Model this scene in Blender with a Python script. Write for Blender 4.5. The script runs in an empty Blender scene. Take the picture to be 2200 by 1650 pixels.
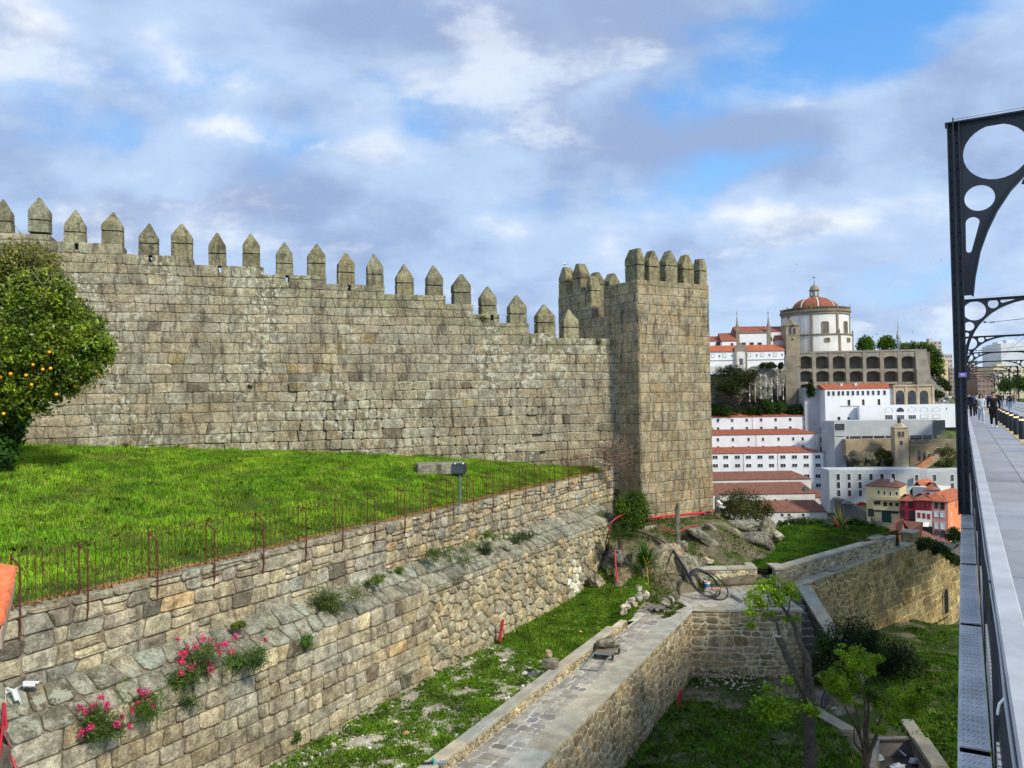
import bpy, bmesh, math, random
import numpy as np
from mathutils import Vector, Matrix, noise as mnoise
rng = random.Random(7)
nrg = np.random.default_rng(11)
SC = bpy.context.scene
COL = SC.collection
V = Vector
ZU = V((0, 0, 1))

# ------------------------------------------------------------------ camera
F = 1700.0; CX, CY = 1100.0, 825.0            # focal length and centre in photo pixels (2200 wide)
PIT = math.atan(37 / F); ROL = math.radians(1.0)
FW = V((0, math.cos(PIT), math.sin(PIT))); R0 = V((1, 0, 0)); U0 = V((0, -math.sin(PIT), math.cos(PIT)))
CU = U0 * math.cos(ROL) + R0 * math.sin(ROL); CR = R0 * math.cos(ROL) - U0 * math.sin(ROL)
cam = bpy.data.cameras.new('camera'); cam_o = bpy.data.objects.new('camera', cam); COL.objects.link(cam_o)
cam.sensor_width = 36; cam.lens = 36 * F / 2200; cam.clip_start = 0.05; cam.clip_end = 20000
m3 = Matrix((CR, CU, -FW)).transposed()
cam_o.matrix_world = m3.to_4x4()
SC.camera = cam_o

def ray(px, py):
    d = FW + CR * ((px - CX) / F) - CU * ((py - CY) / F)
    return d / d.y
def at(px, py, Y): return ray(px, py) * Y
def onz(px, py, z):
    d = ray(px, py); return d * (z / d.z)
def onpl(px, py, P, N):
    d = ray(px, py); return d * (P.dot(N) / d.dot(N))

# ------------------------------------------------------------------ objects
def tag(o, label=None, cat=None, group=None, kind=None):
    if label: o['label'] = label
    if cat: o['category'] = cat
    if group: o['group'] = group
    if kind: o['kind'] = kind
    return o
def thing(name, label, cat, loc, group=None, rz=0.0):
    o = bpy.data.objects.new(name, None); COL.objects.link(o)
    o.empty_display_size = 0.2
    o.location = loc; o.rotation_euler = (0, 0, rz)
    return tag(o, label, cat, group)
def origin_of(o):
    p = V((0, 0, 0))
    while o is not None:
        p = p + o.location; o = o.parent
    return p
def link(me, name, mats, parent=None, local=False, smooth=False):
    for m in (mats if isinstance(mats, (list, tuple)) else [mats]): me.materials.append(m)
    if smooth: me.polygons.foreach_set('use_smooth', [True] * len(me.polygons))
    if parent is not None and not local:
        p = origin_of(parent); me.transform(Matrix.Translation(-p))
    me.update()
    o = bpy.data.objects.new(name, me); COL.objects.link(o); o.parent = parent
    return o
def copy_tree(o, parent=None):
    c = o.copy(); COL.objects.link(c); c.parent = parent
    for ch in [x for x in COL.objects if x.parent == o]: copy_tree(ch, c)
    return c

class MB:
    """collects polygons with a colour and a material index"""
    def __init__(s): s.v = []; s.f = []; s.c = []; s.m = []
    def face(s, pts, c=(1, 1, 1), m=0):
        i = len(s.v); s.v.extend([tuple(p) for p in pts]); s.f.append(tuple(range(i, i + len(pts)))); s.c.append(c); s.m.append(m)
    def grid(s, rows, c=(1, 1, 1), m=0, close=False):
        """rows: list of equal length point lists, joined by quads"""
        i = len(s.v); n = len(rows[0])
        for r in rows: s.v.extend([tuple(p) for p in r])
        for a in range(len(rows) - 1):
            for b in range(n if close else n - 1):
                b2 = (b + 1) % n
                s.f.append((i + a * n + b, i + a * n + b2, i + (a + 1) * n + b2, i + (a + 1) * n + b)); s.c.append(c); s.m.append(m)
    def box(s, O, ax, ay, az, c=(1, 1, 1), m=0):
        """O corner, ax ay az full edge vectors"""
        O = V(O); ax = V(ax); ay = V(ay); az = V(az)
        if ax.cross(ay).dot(az) < 0: ax, ay = ay, ax
        p = [O, O + ax, O + ax + ay, O + ay, O + az, O + ax + az, O + ax + ay + az, O + ay + az]
        i = len(s.v); s.v.extend([tuple(q) for q in p])
        for f in ((0, 3, 2, 1), (4, 5, 6, 7), (0, 1, 5, 4), (1, 2, 6, 5), (2, 3, 7, 6), (3, 0, 4, 7)):
            s.f.append(tuple(i + k for k in f)); s.c.append(c); s.m.append(m)
    def cbox(s, C, dx, dy, dz, c=(1, 1, 1), m=0):
        C = V(C); s.box(C - V((dx, dy, dz)) / 2, (dx, 0, 0), (0, dy, 0), (0, 0, dz), c, m)
    def prism(s, pts, ext, c=(1, 1, 1), m=0):
        """closed polygon pts extruded by vector ext"""
        pts = [V(p) for p in pts]; ext = V(ext); n = len(pts)
        nn = V((0, 0, 0))
        for k in range(n): nn += pts[k].cross(pts[(k + 1) % n])
        if nn.dot(ext) > 0: pts = pts[::-1]
        i = len(s.v); s.v.extend([tuple(p) for p in pts] + [tuple(p + ext) for p in pts])
        s.f.append(tuple(range(i, i + n))); s.c.append(c); s.m.append(m)
        s.f.append(tuple(i + n + k for k in reversed(range(n)))); s.c.append(c); s.m.append(m)
        for k in range(n):
            k2 = (k + 1) % n
            s.f.append((i + k2, i + k, i + n + k, i + n + k2)); s.c.append(c); s.m.append(m)
    def tube(s, pts, rad, n=8, c=(1, 1, 1), m=0, cap=True):
        pts = [V(p) for p in pts]
        if not isinstance(rad, (list, tuple)): rad = [rad] * len(pts)
        rows = []; prev = None
        for k, p in enumerate(pts):
            t = (pts[min(k + 1, len(pts) - 1)] - pts[max(k - 1, 0)]).normalized()
            if prev is None:
                a = t.orthogonal().normalized()
            else:
                a = (prev - t * prev.dot(t)); a = a.normalized() if a.length > 1e-6 else t.orthogonal().normalized()
            prev = a; b = t.cross(a)
            rows.append([p + (a * math.cos(2 * math.pi * j / n) + b * math.sin(2 * math.pi * j / n)) * rad[k] for j in range(n)])
        s.grid(rows, c, m, close=True)
        if cap:
            s.face(rows[0][::-1], c, m); s.face(rows[-1], c, m)
    def lathe(s, C, prof, n=16, c=(1, 1, 1), m=0, sx=1, sy=1):
        C = V(C)
        rows = [[C + V((r * sx * math.cos(2 * math.pi * j / n), r * sy * math.sin(2 * math.pi * j / n), z)) for j in range(n)] for r, z in prof]
        s.grid(rows, c, m, close=True)
        if prof[-1][0] > 1e-4: s.face(rows[-1], c, m)
        if prof[0][0] > 1e-4: s.face(rows[0][::-1], c, m)
    def rock(s, C, rx, ry, rz, seed, c=(1, 1, 1), m=0, sub=3, amp=.28, M=None, planes=9, dr=(.62, .9)):
        bm = bmesh.new(); bmesh.ops.create_icosphere(bm, subdivisions=sub, radius=1)
        i = len(s.v); C = V(C)
        for v in bm.verts:
            p = v.co.copy()
            # facet the sphere with a few random planes, then roughen
            q = p.copy()
            rr = random.Random(seed)
            for _ in range(planes):
                n = V((rr.gauss(0, 1), rr.gauss(0, 1), rr.gauss(0, 1))).normalized(); d = rr.uniform(*dr)
                if q.dot(n) > d: q -= n * (q.dot(n) - d)
            f = 1 + amp * .5 * mnoise.noise(p * 1.7 + V((seed, 0, 0))) + amp * .3 * mnoise.noise(p * 5 + V((0, seed, 0)))
            q = V((q.x * rx * f, q.y * ry * f, q.z * rz * f))
            if M is not None: q = M @ q
            s.v.append(tuple(C + q))
        bm.verts.ensure_lookup_table()
        for f in bm.faces:
            s.f.append(tuple(i + v.index for v in f.verts)); s.c.append(c); s.m.append(m)
        bm.free()
    def mesh(s, name='mesh'):
        me = bpy.data.meshes.new(name); me.from_pydata(s.v, [], s.f)
        if any(s.m): me.polygons.foreach_set('material_index', s.m)
        at_ = me.attributes.new('Col', 'FLOAT_COLOR', 'FACE')
        arr = np.ones((len(s.f), 4), dtype=np.float32); arr[:, :3] = np.array(s.c, dtype=np.float32)
        at_.data.foreach_set('color', arr.ravel())
        return me
    def build(s, name, mats, parent=None, local=False, smooth=False, bevel=0, fixn=False):
        me = s.mesh(name)
        if bevel or fixn:
            bm = bmesh.new(); bm.from_mesh(me)
            if fixn: bmesh.ops.recalc_face_normals(bm, faces=bm.faces)
            if bevel:
                bmesh.ops.bevel(bm, geom=[e for e in bm.edges if len(e.link_faces) == 2 and e.calc_face_angle(0) > .5], offset=bevel, segments=1, affect='EDGES', clamp_overlap=True)
            bm.to_mesh(me); bm.free()
        return link(me, name, mats, parent, local, smooth)

def np_mesh(name, verts, nper, cols, mats, parent=None, local=False, smooth=False):
    """verts (N,nper,3) separate polygons with one colour each"""
    n = len(verts)
    me = bpy.data.meshes.new(name)
    me.vertices.add(n * nper); me.vertices.foreach_set('co', np.ascontiguousarray(verts, dtype=np.float32).ravel())
    me.loops.add(n * nper); me.loops.foreach_set('vertex_index', np.arange(n * nper, dtype=np.int32))
    me.polygons.add(n); me.polygons.foreach_set('loop_start', np.arange(0, n * nper, nper, dtype=np.int32))
    a = me.attributes.new('Col', 'FLOAT_COLOR', 'FACE'); c4 = np.ones((n, 4), dtype=np.float32); c4[:, :3] = cols
    a.data.foreach_set('color', c4.ravel())
    me.update(calc_edges=True); me.validate()
    return link(me, name, mats, parent, local, smooth)

# ------------------------------------------------------------------ materials
def new_mat(name):
    m = bpy.data.materials.new(name); m.use_nodes = True; nt = m.node_tree
    return m, nt, nt.nodes['Principled BSDF']
def nd(nt, typ, ins=None, **kw):
    n = nt.nodes.new(typ)
    for k, v in kw.items(): setattr(n, k, v)
    for k, v in (ins or {}).items():
        if hasattr(v, 'is_linked') or isinstance(v, bpy.types.NodeSocket): nt.links.new(v, n.inputs[k])
        else: n.inputs[k].default_value = v
    return n
def mixc(nt, fac, a, b, mode='MIX'):
    n = nt.nodes.new('ShaderNodeMix'); n.data_type = 'RGBA'; n.blend_type = mode
    for idx, v in ((0, fac), (6, a), (7, b)):
        if isinstance(v, bpy.types.NodeSocket): nt.links.new(v, n.inputs[idx])
        else: n.inputs[idx].default_value = v if idx == 0 or len(v) == 4 else (*v, 1)
    return n.outputs[2]
def mr(nt, val, a, b, c=0., d=1., smooth=True):
    n = nd(nt, 'ShaderNodeMapRange', {0: val, 1: a, 2: b, 3: c, 4: d}); n.interpolation_type = 'SMOOTHSTEP' if smooth else 'LINEAR'
    return n.outputs[0]
def pos(nt, scale=(1, 1, 1)):
    g = nd(nt, 'ShaderNodeNewGeometry')
    if scale == (1, 1, 1): return g.outputs['Position']
    return nd(nt, 'ShaderNodeMapping', {0: g.outputs['Position'], 3: scale}).outputs[0]
def noise(nt, vec, scale, detail=4, rough=.55, dist=0.):
    return nd(nt, 'ShaderNodeTexNoise', {'Vector': vec, 'Scale': scale, 'Detail': detail, 'Roughness': rough, 'Distortion': dist}).outputs[0]
def math_(nt, op, a, b=0.):
    return nd(nt, 'ShaderNodeMath', {0: a, 1: b}, operation=op).outputs[0]
def bump(nt, bs, h, strength=.5, dist=.02):
    b = nd(nt, 'ShaderNodeBump', {'Strength': strength, 'Distance': dist, 'Height': h}); nt.links.new(b.outputs[0], bs.inputs['Normal']); return b

def mat_stone(name, lichen=.3, mott=1., stain=.5, pale=(.42, .42, .34), fine=18., bs_=.6, sat=(1, 1, 1), yellow=0.):
    m, nt, bs = new_mat(name)
    at_ = nd(nt, 'ShaderNodeAttribute', attribute_name='Col').outputs['Color']
    P = pos(nt)
    n1 = noise(nt, P, .9, 6, .6); n2 = noise(nt, P, fine, 5, .7); n3 = noise(nt, P, 3.2, 6, .65)
    c = mixc(nt, 1, at_, mixc(nt, mr(nt, n1, .3, .7), (.72, .70, .68, 1), (1.2, 1.19, 1.17, 1)), 'MULTIPLY')
    c = mixc(nt, 1, c, mixc(nt, mr(nt, n2, .32, .68), (.66, .65, .64, 1), (1.3, 1.3, 1.28, 1)), 'MULTIPLY')
    c = mixc(nt, 1, c, mixc(nt, mr(nt, n3, .34, .66), (1 - .38 * mott, 1 - .4 * mott, 1 - .43 * mott, 1), (1 + .26 * mott, 1 + .26 * mott, 1 + .25 * mott, 1)), 'MULTIPLY')
    c = mixc(nt, 1, c, (.95 * sat[0], .995 * sat[1], .96 * sat[2], 1), 'MULTIPLY')
    st = noise(nt, pos(nt, (2.2, 2.2, .35)), 1.5, 7, .68)
    c = mixc(nt, math_(nt, 'MULTIPLY', mr(nt, st, .5, .68), stain), c, (.045, .038, .03, 1))
    if yellow: c = mixc(nt, math_(nt, 'MULTIPLY', mr(nt, noise(nt, P, .35, 4), .45, .65), yellow), c, mixc(nt, 1, c, (1.5, 1.3, .75, 1), 'MULTIPLY'))
    big = mr(nt, noise(nt, P, .26, 4, .6), .46, .60)
    sp = mr(nt, noise(nt, P, 3.6, 7, .72), .515, .575)
    c = mixc(nt, math_(nt, 'MULTIPLY', math_(nt, 'MULTIPLY', big, sp), lichen), c, (*pale, 1))
    nt.links.new(c, bs.inputs['Base Color']); bs.inputs['Roughness'].default_value = .92
    bs.inputs['Specular IOR Level'].default_value = .2
    h = math_(nt, 'ADD', n2, math_(nt, 'MULTIPLY', n3, 2.))
    bump(nt, bs, h, bs_, .03)
    return m
def mat_leaf(name, trans=.35, rough=.55, var=.25):
    m, nt, bs = new_mat(name)
    at_ = nd(nt, 'ShaderNodeAttribute', attribute_name='Col').outputs['Color']
    c = mixc(nt, 1, at_, mixc(nt, mr(nt, noise(nt, pos(nt), 1.3, 3), .35, .65), (1 - var, 1 - var, 1 - var, 1), (1 + var, 1 + var, 1, 1)), 'MULTIPLY')
    nt.links.new(c, bs.inputs['Base Color']); bs.inputs['Roughness'].default_value = rough
    bs.inputs['Specular IOR Level'].default_value = .25
    tr = nd(nt, 'ShaderNodeBsdfTranslucent', {'Color': mixc(nt, 1, c, (1.3, 1.25, .6, 1), 'MULTIPLY')})
    mx = nd(nt, 'ShaderNodeMixShader', {0: trans, 1: bs.outputs[0], 2: tr.outputs[0]})
    nt.links.new(mx.outputs[0], nt.nodes['Material Output'].inputs[0])
    return m
def mat_plain(name, col, rough=.7, metal=0., var=.12, scale=2., bmp=.0, spec=.3, streak=0., streakcol=(.2, .19, .17), useattr=False, fine=0.):
    m, nt, bs = new_mat(name)
    n1 = noise(nt, pos(nt), scale, 5, .6)
    base = nd(nt, 'ShaderNodeAttribute', attribute_name='Col').outputs['Color'] if useattr else (*col, 1)
    c = mixc(nt, 1, base, mixc(nt, mr(nt, n1, .3, .7), (1 - var,) * 3 + (1,), (1 + var,) * 3 + (1,)), 'MULTIPLY')
    if streak:
        s = noise(nt, pos(nt, (1, 1, .12)), scale * 1.3, 6, .65)
        c = mixc(nt, math_(nt, 'MULTIPLY', mr(nt, s, .5, .75), streak), c, (*streakcol, 1))
    if fine:
        c = mixc(nt, 1, c, mixc(nt, mr(nt, noise(nt, pos(nt), scale * 15, 4, .7), .3, .7), (1 - fine,) * 3 + (1,), (1 + fine,) * 3 + (1,)), 'MULTIPLY')
    nt.links.new(c, bs.inputs['Base Color']); bs.inputs['Roughness'].default_value = rough; bs.inputs['Metallic'].default_value = metal
    bs.inputs['Specular IOR Level'].default_value = spec
    if bmp: bump(nt, bs, noise(nt, pos(nt), scale * 8, 5, .65), bmp, .02)
    return m
def mat_emit(name, col, s):
    m, nt, bs = new_mat(name)
    bs.inputs['Base Color'].default_value = (*col, 1); bs.inputs['Emission Color'].default_value = (*col, 1); bs.inputs['Emission Strength'].default_value = s
    return m

M = {}
M['castle'] = mat_stone('castle_granite', lichen=.85, stain=.8, fine=9., pale=(.50, .50, .40), mott=.45)
M['merlon'] = mat_stone('merlon_granite', lichen=.35, stain=.75, fine=9., pale=(.36, .37, .22), mott=.6)
M['tower'] = mat_stone('tower_granite', lichen=.2, stain=.75, fine=9., mott=.5)
M['ret'] = mat_stone('retaining_granite', lichen=.25, stain=.5, fine=16., bs_=.8, pale=(.45, .44, .38))
M['coping'] = mat_stone('coping_granite', lichen=.75, stain=.3, fine=14., bs_=.8, pale=(.36, .38, .3))
M['rubble'] = mat_stone('rubble_stone', lichen=.0, stain=.35, fine=14., bs_=1., yellow=.3)
M['rock'] = mat_stone('bedrock', lichen=.4, stain=.8, fine=7., bs_=1.4, mott=1.3)
M['mortar_dark'] = mat_plain('old_mortar', (.20, .165, .12), .95, var=.35, scale=3, bmp=.6, fine=.3)
M['mortar_pale'] = mat_plain('lime_mortar', (.56, .48, .345), .95, var=.25, scale=2, bmp=.8, fine=.25)
M['slab'] = mat_plain('dressed_slab', (.25, .225, .185), .85, var=.2, scale=1.5, bmp=.25, useattr=True, streak=.25, fine=.18)
M['cobble'] = mat_plain('worn_cobbles', (.3, .3, .3), .8, var=.2, scale=3, bmp=.4, useattr=True, fine=.15)
M['soil'] = mat_plain('soil', (.12, .1, .075), .95, var=.4, scale=1.2, bmp=.8, fine=.35)
def mat_soil(name, a, b, g, gs, lo, hi):
    m, nt, bs = new_mat(name); P = pos(nt)
    c = mixc(nt, mr(nt, noise(nt, P, 1.3, 6, .65), .32, .68), (*a, 1), (*b, 1))
    c = mixc(nt, mr(nt, noise(nt, P, gs, 6, .7), lo, hi), c, (*g, 1))
    c = mixc(nt, 1, c, mixc(nt, mr(nt, noise(nt, P, 22, 4, .7), .3, .7), (.6, .6, .6, 1), (1.4, 1.4, 1.35, 1)), 'MULTIPLY')
    nt.links.new(c, bs.inputs['Base Color']); bs.inputs['Roughness'].default_value = .95; bs.inputs['Specular IOR Level'].default_value = .1
    bump(nt, bs, noise(nt, P, 9, 6, .7), 1., .05); return m
M['turf'] = mat_soil('turf_soil', (.05, .075, .015), (.085, .12, .022), (.05, .06, .02), .8, .5, .7)
M['earth'] = mat_soil('rocky_earth', (.10, .085, .06), (.20, .168, .12), (.06, .085, .025), .6, .46, .6)
M['leaf'] = mat_leaf('leaves'); M['grass'] = mat_leaf('grass_blades', trans=.4, var=.3)
M['bark'] = mat_plain('bark', (.085, .07, .055), .95, var=.4, scale=9, bmp=1., streak=.4, streakcol=(.1, .09, .075))
M['rust'] = mat_plain('rusty_iron', (.095, .03, .018), .8, var=.3, scale=9, fine=.3)
M['white_paint'] = mat_plain('white_render', (.74, .76, .80), .8, var=.05, scale=.15, streak=.28, streakcol=(.42, .42, .41))
M['old_white'] = mat_plain('old_white_render', (.66, .65, .62), .85, var=.1, scale=.12, streak=.35, streakcol=(.3, .3, .29))
M['concrete'] = mat_plain('pale_concrete', (.42, .44, .46), .85, var=.12, scale=.1, streak=.2)
M['attr'] = mat_plain('painted', (.5, .5, .5), .75, var=.07, scale=.3, useattr=True, streak=.12)
M['attr_rough'] = mat_plain('weathered', (.5, .5, .5), .9, var=.2, scale=.25, useattr=True, streak=.3, streakcol=(.08, .075, .06), fine=.15)
def mat_tile():
    m, nt, bs = new_mat('clay_roof_tiles')
    at_ = nd(nt, 'ShaderNodeAttribute', attribute_name='Col').outputs['Color']
    n1 = noise(nt, pos(nt), .8, 6, .7); n2 = noise(nt, pos(nt), 4, 4, .7)
    c = mixc(nt, 1, at_, mixc(nt, mr(nt, n1, .3, .7), (.7, .68, .66, 1), (1.2, 1.2, 1.2, 1)), 'MULTIPLY')
    c = mixc(nt, 1, c, mixc(nt, mr(nt, n2, .3, .7), (.75, .75, .75, 1), (1.25, 1.2, 1.2, 1)), 'MULTIPLY')
    nt.links.new(c, bs.inputs['Base Color']); bs.inputs['Roughness'].default_value = .85; bump(nt, bs, n2, .4, .1)
    return m
M['tile'] = mat_tile()
M['glass'] = mat_plain('dark_window_glass', (.035, .04, .045), .12, var=.3, scale=.3, spec=.6)
M['steel'] = mat_plain('dark_blue_grey_steel', (.012, .018, .026), .45, var=.25, scale=2.5, spec=.45, streak=.15, streakcol=(.05, .05, .05))
M['steel_grey'] = mat_plain('grey_painted_steel', (.40, .41, .44), .5, var=.14, scale=2.2, spec=.4, streak=.15, streakcol=(.12, .12, .12), fine=.05)
M['deck'] = mat_plain('deck_paving', (.30, .305, .33), .6, var=.12, scale=.9, spec=.35, fine=.08)
M['white_plastic'] = mat_plain('white_plastic', (.78, .79, .8), .35, var=.04, scale=5, spec=.5)
M['black_plastic'] = mat_plain('black_plastic', (.012, .013, .016), .4, var=.2, scale=5, spec=.5)
M['red_plastic'] = mat_plain('red_conduit', (.50, .02, .04), .45, var=.15, scale=4, spec=.4)
M['asphalt'] = mat_plain('asphalt', (.055, .057, .062), .85, var=.2, scale=.3, fine=.15)
# ------------------------------------------------------------------ masonry
def clip(poly, a, b, c):
    out = []; n = len(poly)
    for k in range(n):
        p = poly[k]; q = poly[(k + 1) % n]
        dp = a * p[0] + b * p[1] - c; dq = a * q[0] + b * q[1] - c
        if dp <= 0: out.append(p)
        if (dp < 0 < dq) or (dq < 0 < dp):
            t = dp / (dp - dq); out.append((p[0] + (q[0] - p[0]) * t, p[1] + (q[1] - p[1]) * t))
    return out
def area(p): return .5 * sum(p[k][0] * p[(k + 1) % len(p)][1] - p[(k + 1) % len(p)][0] * p[k][1] for k in range(len(p)))
def inset(poly, d):
    if area(poly) < 0: poly = poly[::-1]
    out = list(poly); n = len(poly)
    for k in range(n):
        p = poly[k]; q = poly[(k + 1) % n]; ex, ey = q[0] - p[0], q[1] - p[1]; L = math.hypot(ex, ey)
        if L < 1e-6: continue
        nx, ny = ey / L, -ex / L                      # outward
        out = clip(out, nx, ny, nx * p[0] + ny * p[1] - d)
        if len(out) < 3: return None
    return out
def rounded(poly, r):
    out = []; n = len(poly)
    for k in range(n):
        p0 = poly[k - 1]; p = poly[k]; p1 = poly[(k + 1) % n]
        for q in (p0, p1):
            L = math.hypot(q[0] - p[0], q[1] - p[1]); t = min(r, .38 * L) / max(L, 1e-6)
            out.append((p[0] + (q[0] - p[0]) * t, p[1] + (q[1] - p[1]) * t))
    return out
def add_stone(mb, poly, surf, depth, gap, bev, col, r=.06, bulge=.1, m=1, base=0., topcol=None):
    p = inset(poly, gap)
    if not p or area(p) < .004: return
    p = rounded(p, r * rng.uniform(.5, 1.4)); n = len(p)
    cx = sum(q[0] for q in p) / n; cy = sum(q[1] for q in p) / n
    mrad = sum(math.hypot(q[0] - cx, q[1] - cy) for q in p) / n
    k = 1 - min(.45, bev / mrad)
    tilt = (rng.gauss(0, .25), rng.gauss(0, .25)); h = depth * rng.uniform(.75, 1.15)
    def top(q): return base + h + depth * .5 * (tilt[0] * (q[0] - cx) + tilt[1] * (q[1] - cy)) / mrad
    A = [surf(*q, base * .0 - .02) for q in p]
    B = [surf(*q, top(q) - depth * .45) for q in p]
    pc = [(cx + (q[0] - cx) * k, cy + (q[1] - cy) * k) for q in p]
    C = [surf(*q, top(q) + rng.gauss(0, depth * .07)) for q in pc]
    k2 = k * .5
    D = [surf(cx + (q[0] - cx) * k2, cy + (q[1] - cy) * k2, top((cx, cy)) + depth * bulge + rng.gauss(0, depth * .1)) for q in p]
    i = len(mb.v)
    mb.grid([A, B, C, D], col, m, close=True)
    if topcol:
        vm = max(q[1] for q in p)
        for row in (0, 1):
            for j in range(n):
                if min(p[j][1], p[(j + 1) % n][1]) > vm - .15 * (1 + row): mb.c[len(mb.c) - 3 * n + row * n + j] = topcol
    mb.v.append(tuple(surf(cx, cy, top((cx, cy)) + depth * bulge * 1.1)))
    ci = len(mb.v) - 1
    for j in range(n):
        mb.f.append((i + 3 * n + j, i + 3 * n + (j + 1) % n, ci)); mb.c.append(col); mb.m.append(m)
def coursed(u0, u1, v0, segs, rowh, bw, jit=.02, rowjit=.18, slant=.02, wmin=.6, wmax=1.5, split=.0):
    """yield block polygons filling u0..u1 from v0 up to the stepped top segs [(ua,ub,top)]"""
    v = v0; j = 0
    vmax = max(s[2] for s in segs)
    ph = [(rng.uniform(0, 6), rng.uniform(0, 6)) for _ in range(200)]
    def wob(j, u): return jit * (math.sin(u * .9 + ph[j][0]) + .6 * math.sin(u * 2.3 + ph[j][1]))
    while v < vmax - .05:
        h = rowh * (1 + rng.uniform(-rowjit, rowjit)); vt = v + h; ints = []
        for ua, ub, t in segs:
            ua = max(ua, u0); ub = min(ub, u1)
            if ub - ua < .02: continue
            top = t if t - vt < .16 else vt
            top = min(top, t)
            if top - v < .1: continue
            if ints and abs(ints[-1][2] - top) < 1e-6 and abs(ints[-1][1] - ua) < 1e-6: ints[-1][1] = ub
            else: ints.append([ua, ub, top])
        for ua, ub, top in ints:
            u = ua; sl = 0.
            while u < ub - 1e-6:
                w = bw * rng.uniform(wmin, wmax)
                if ub - u - w < .5 * bw: w = ub - u
                s2 = rng.gauss(0, slant) if u + w < ub - 1e-6 else 0.
                bl = v + wob(j, u); br = v + wob(j, u + w)
                if top == vt: tl, tr = vt + wob(j + 1, u), vt + wob(j + 1, u + w)
                else: tl = tr = top
                if split and rng.random() < split and h > .3:
                    f = rng.uniform(.35, .65); ml = bl + (tl - bl) * f; mr_ = br + (tr - br) * (f + rng.uniform(-.1, .1))
                    yield [(u - sl, bl), (u + w - s2, br), (u + w, mr_), (u, ml)]
                    yield [(u, ml), (u + w, mr_), (u + w + s2, tr), (u + sl, tl)]
                else:
                    yield [(u - sl, bl), (u + w - s2, br), (u + w + s2, tr), (u + sl, tl)]
                u += w; sl = s2
        v = vt; j += 1
def rubble(u0, u1, bot, top, su, sv, jit=.38):
    """irregular cells between straight lines bot=(v at u0, v at u1) and top"""
    vb = min(bot); vt = max(top); pts = []
    nr = int((vt - vb) / sv) + 3; nc = int((u1 - u0) / su) + 3
    for j in range(-1, nr):
        for k in range(-1, nc):
            pts.append((j, k, u0 + su * (k + .5 * (j % 2) + rng.uniform(-jit, jit)), vb + sv * (j + .5 + rng.uniform(-jit, jit))))
    d = {(j, k): (x, y) for j, k, x, y in pts}
    def line(p):   # half planes a*u+b*v<=c for above bot / below top
        s = (p[1] - p[0]) / (u1 - u0); return s, p[0] - s * u0
    sb, cb = line(bot); st, ct = line(top)
    for (j, k), (x, y) in d.items():
        poly = [(x - 2 * su, y - 2 * sv), (x + 2 * su, y - 2 * sv), (x + 2 * su, y + 2 * sv), (x - 2 * su, y + 2 * sv)]
        for dj in (-2, -1, 0, 1, 2):
            for dk in (-2, -1, 0, 1, 2):
                q = d.get((j + dj, k + dk))
                if q is None or (dj == 0 and dk == 0): continue
                # anisotropic metric so that stones stay wider than tall
                a = (q[0] - x) / su ** 2; b = (q[1] - y) / sv ** 2
                c = a * (q[0] + x) / 2 + b * (q[1] + y) / 2
                poly = clip(poly, a, b, c)
                if len(poly) < 3: break
            if len(poly) < 3: break
        if len(poly) < 3: continue
        poly = clip(poly, -1, 0, -u0)
        if len(poly) > 2: poly = clip(poly, 1, 0, u1)
        if len(poly) > 2: poly = clip(poly, sb, -1, -cb)
        if len(poly) > 2: poly = clip(poly, -st, 1, ct)
        if len(poly) > 2 and abs(area(poly)) > .25 * su * sv * .3: yield poly
def vary(c, s=.12, h=.04):
    k = math.exp(rng.gauss(0, s)); t = rng.gauss(0, h)
    return (c[0] * k * (1 + t), c[1] * k, c[2] * k * (1 - t * 1.3))
def plane(O, U, N, W=ZU):
    O = V(O); U = V(U); N = V(N); W = V(W)
    return lambda u, v, d: O + U * u + W * v + N * d

GR = (.325, .28, .215)      # warm granite
# ------------------------------------------------------------------ castle wall
A0 = V((-23.4, 39.0, 0)); A1 = V((6.5, 48.9, 0))
WU = (A1 - A0).normalized(); WN = V((WU.y, -WU.x, 0))
def wall_uv(px, py):
    p = onpl(px, py, A0, WN); return (p - A0).dot(WU), p.z
steps = [(-260, 107, 496), (107, 263, 521), (263, 414, 548), (414, 567, 571), (567, 701, 591), (701, 826, 611), (826, 957, 633),
         (957, 1016, 653), (1016, 1073, 675), (1073, 1136, 694), (1136, 1195, 716), (1195, 1345, 727)]
segs = [(wall_uv(a, y)[0], wall_uv(b, y)[0], wall_uv((a + b) / 2, y)[1]) for a, b, y in steps]
segs = [(segs[k - 1][1] if k else s[0], s[1], s[2]) for k, s in enumerate(segs)]
merl = [(-75, 22, 395, 470, 0), (2, 21, 425, 496, 0), (82, 23, 422, 496, 0), (159, 22, 449, 521, 1), (240, 23, 453, 521, 0), (318, 21, 477, 546, 1), (390, 23, 479, 548, 0),
        (467, 19, 498, 569, 1), (540, 19, 500, 571, 0), (612, 18, 519, 590, 1), (681, 19, 522, 591, 0), (745, 18, 541, 611, 1), (808, 17, 543, 611, 0),
        (872, 18, 566, 633, 0), (936, 17, 569, 633, 0), (995, 19, 587, 652, 0), (1052, 17, 614, 675, 1), (1115, 18, 633, 695, 0), (1176, 19, 653, 716, 0), (1229, 16, 663, 727, 0)]
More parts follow.
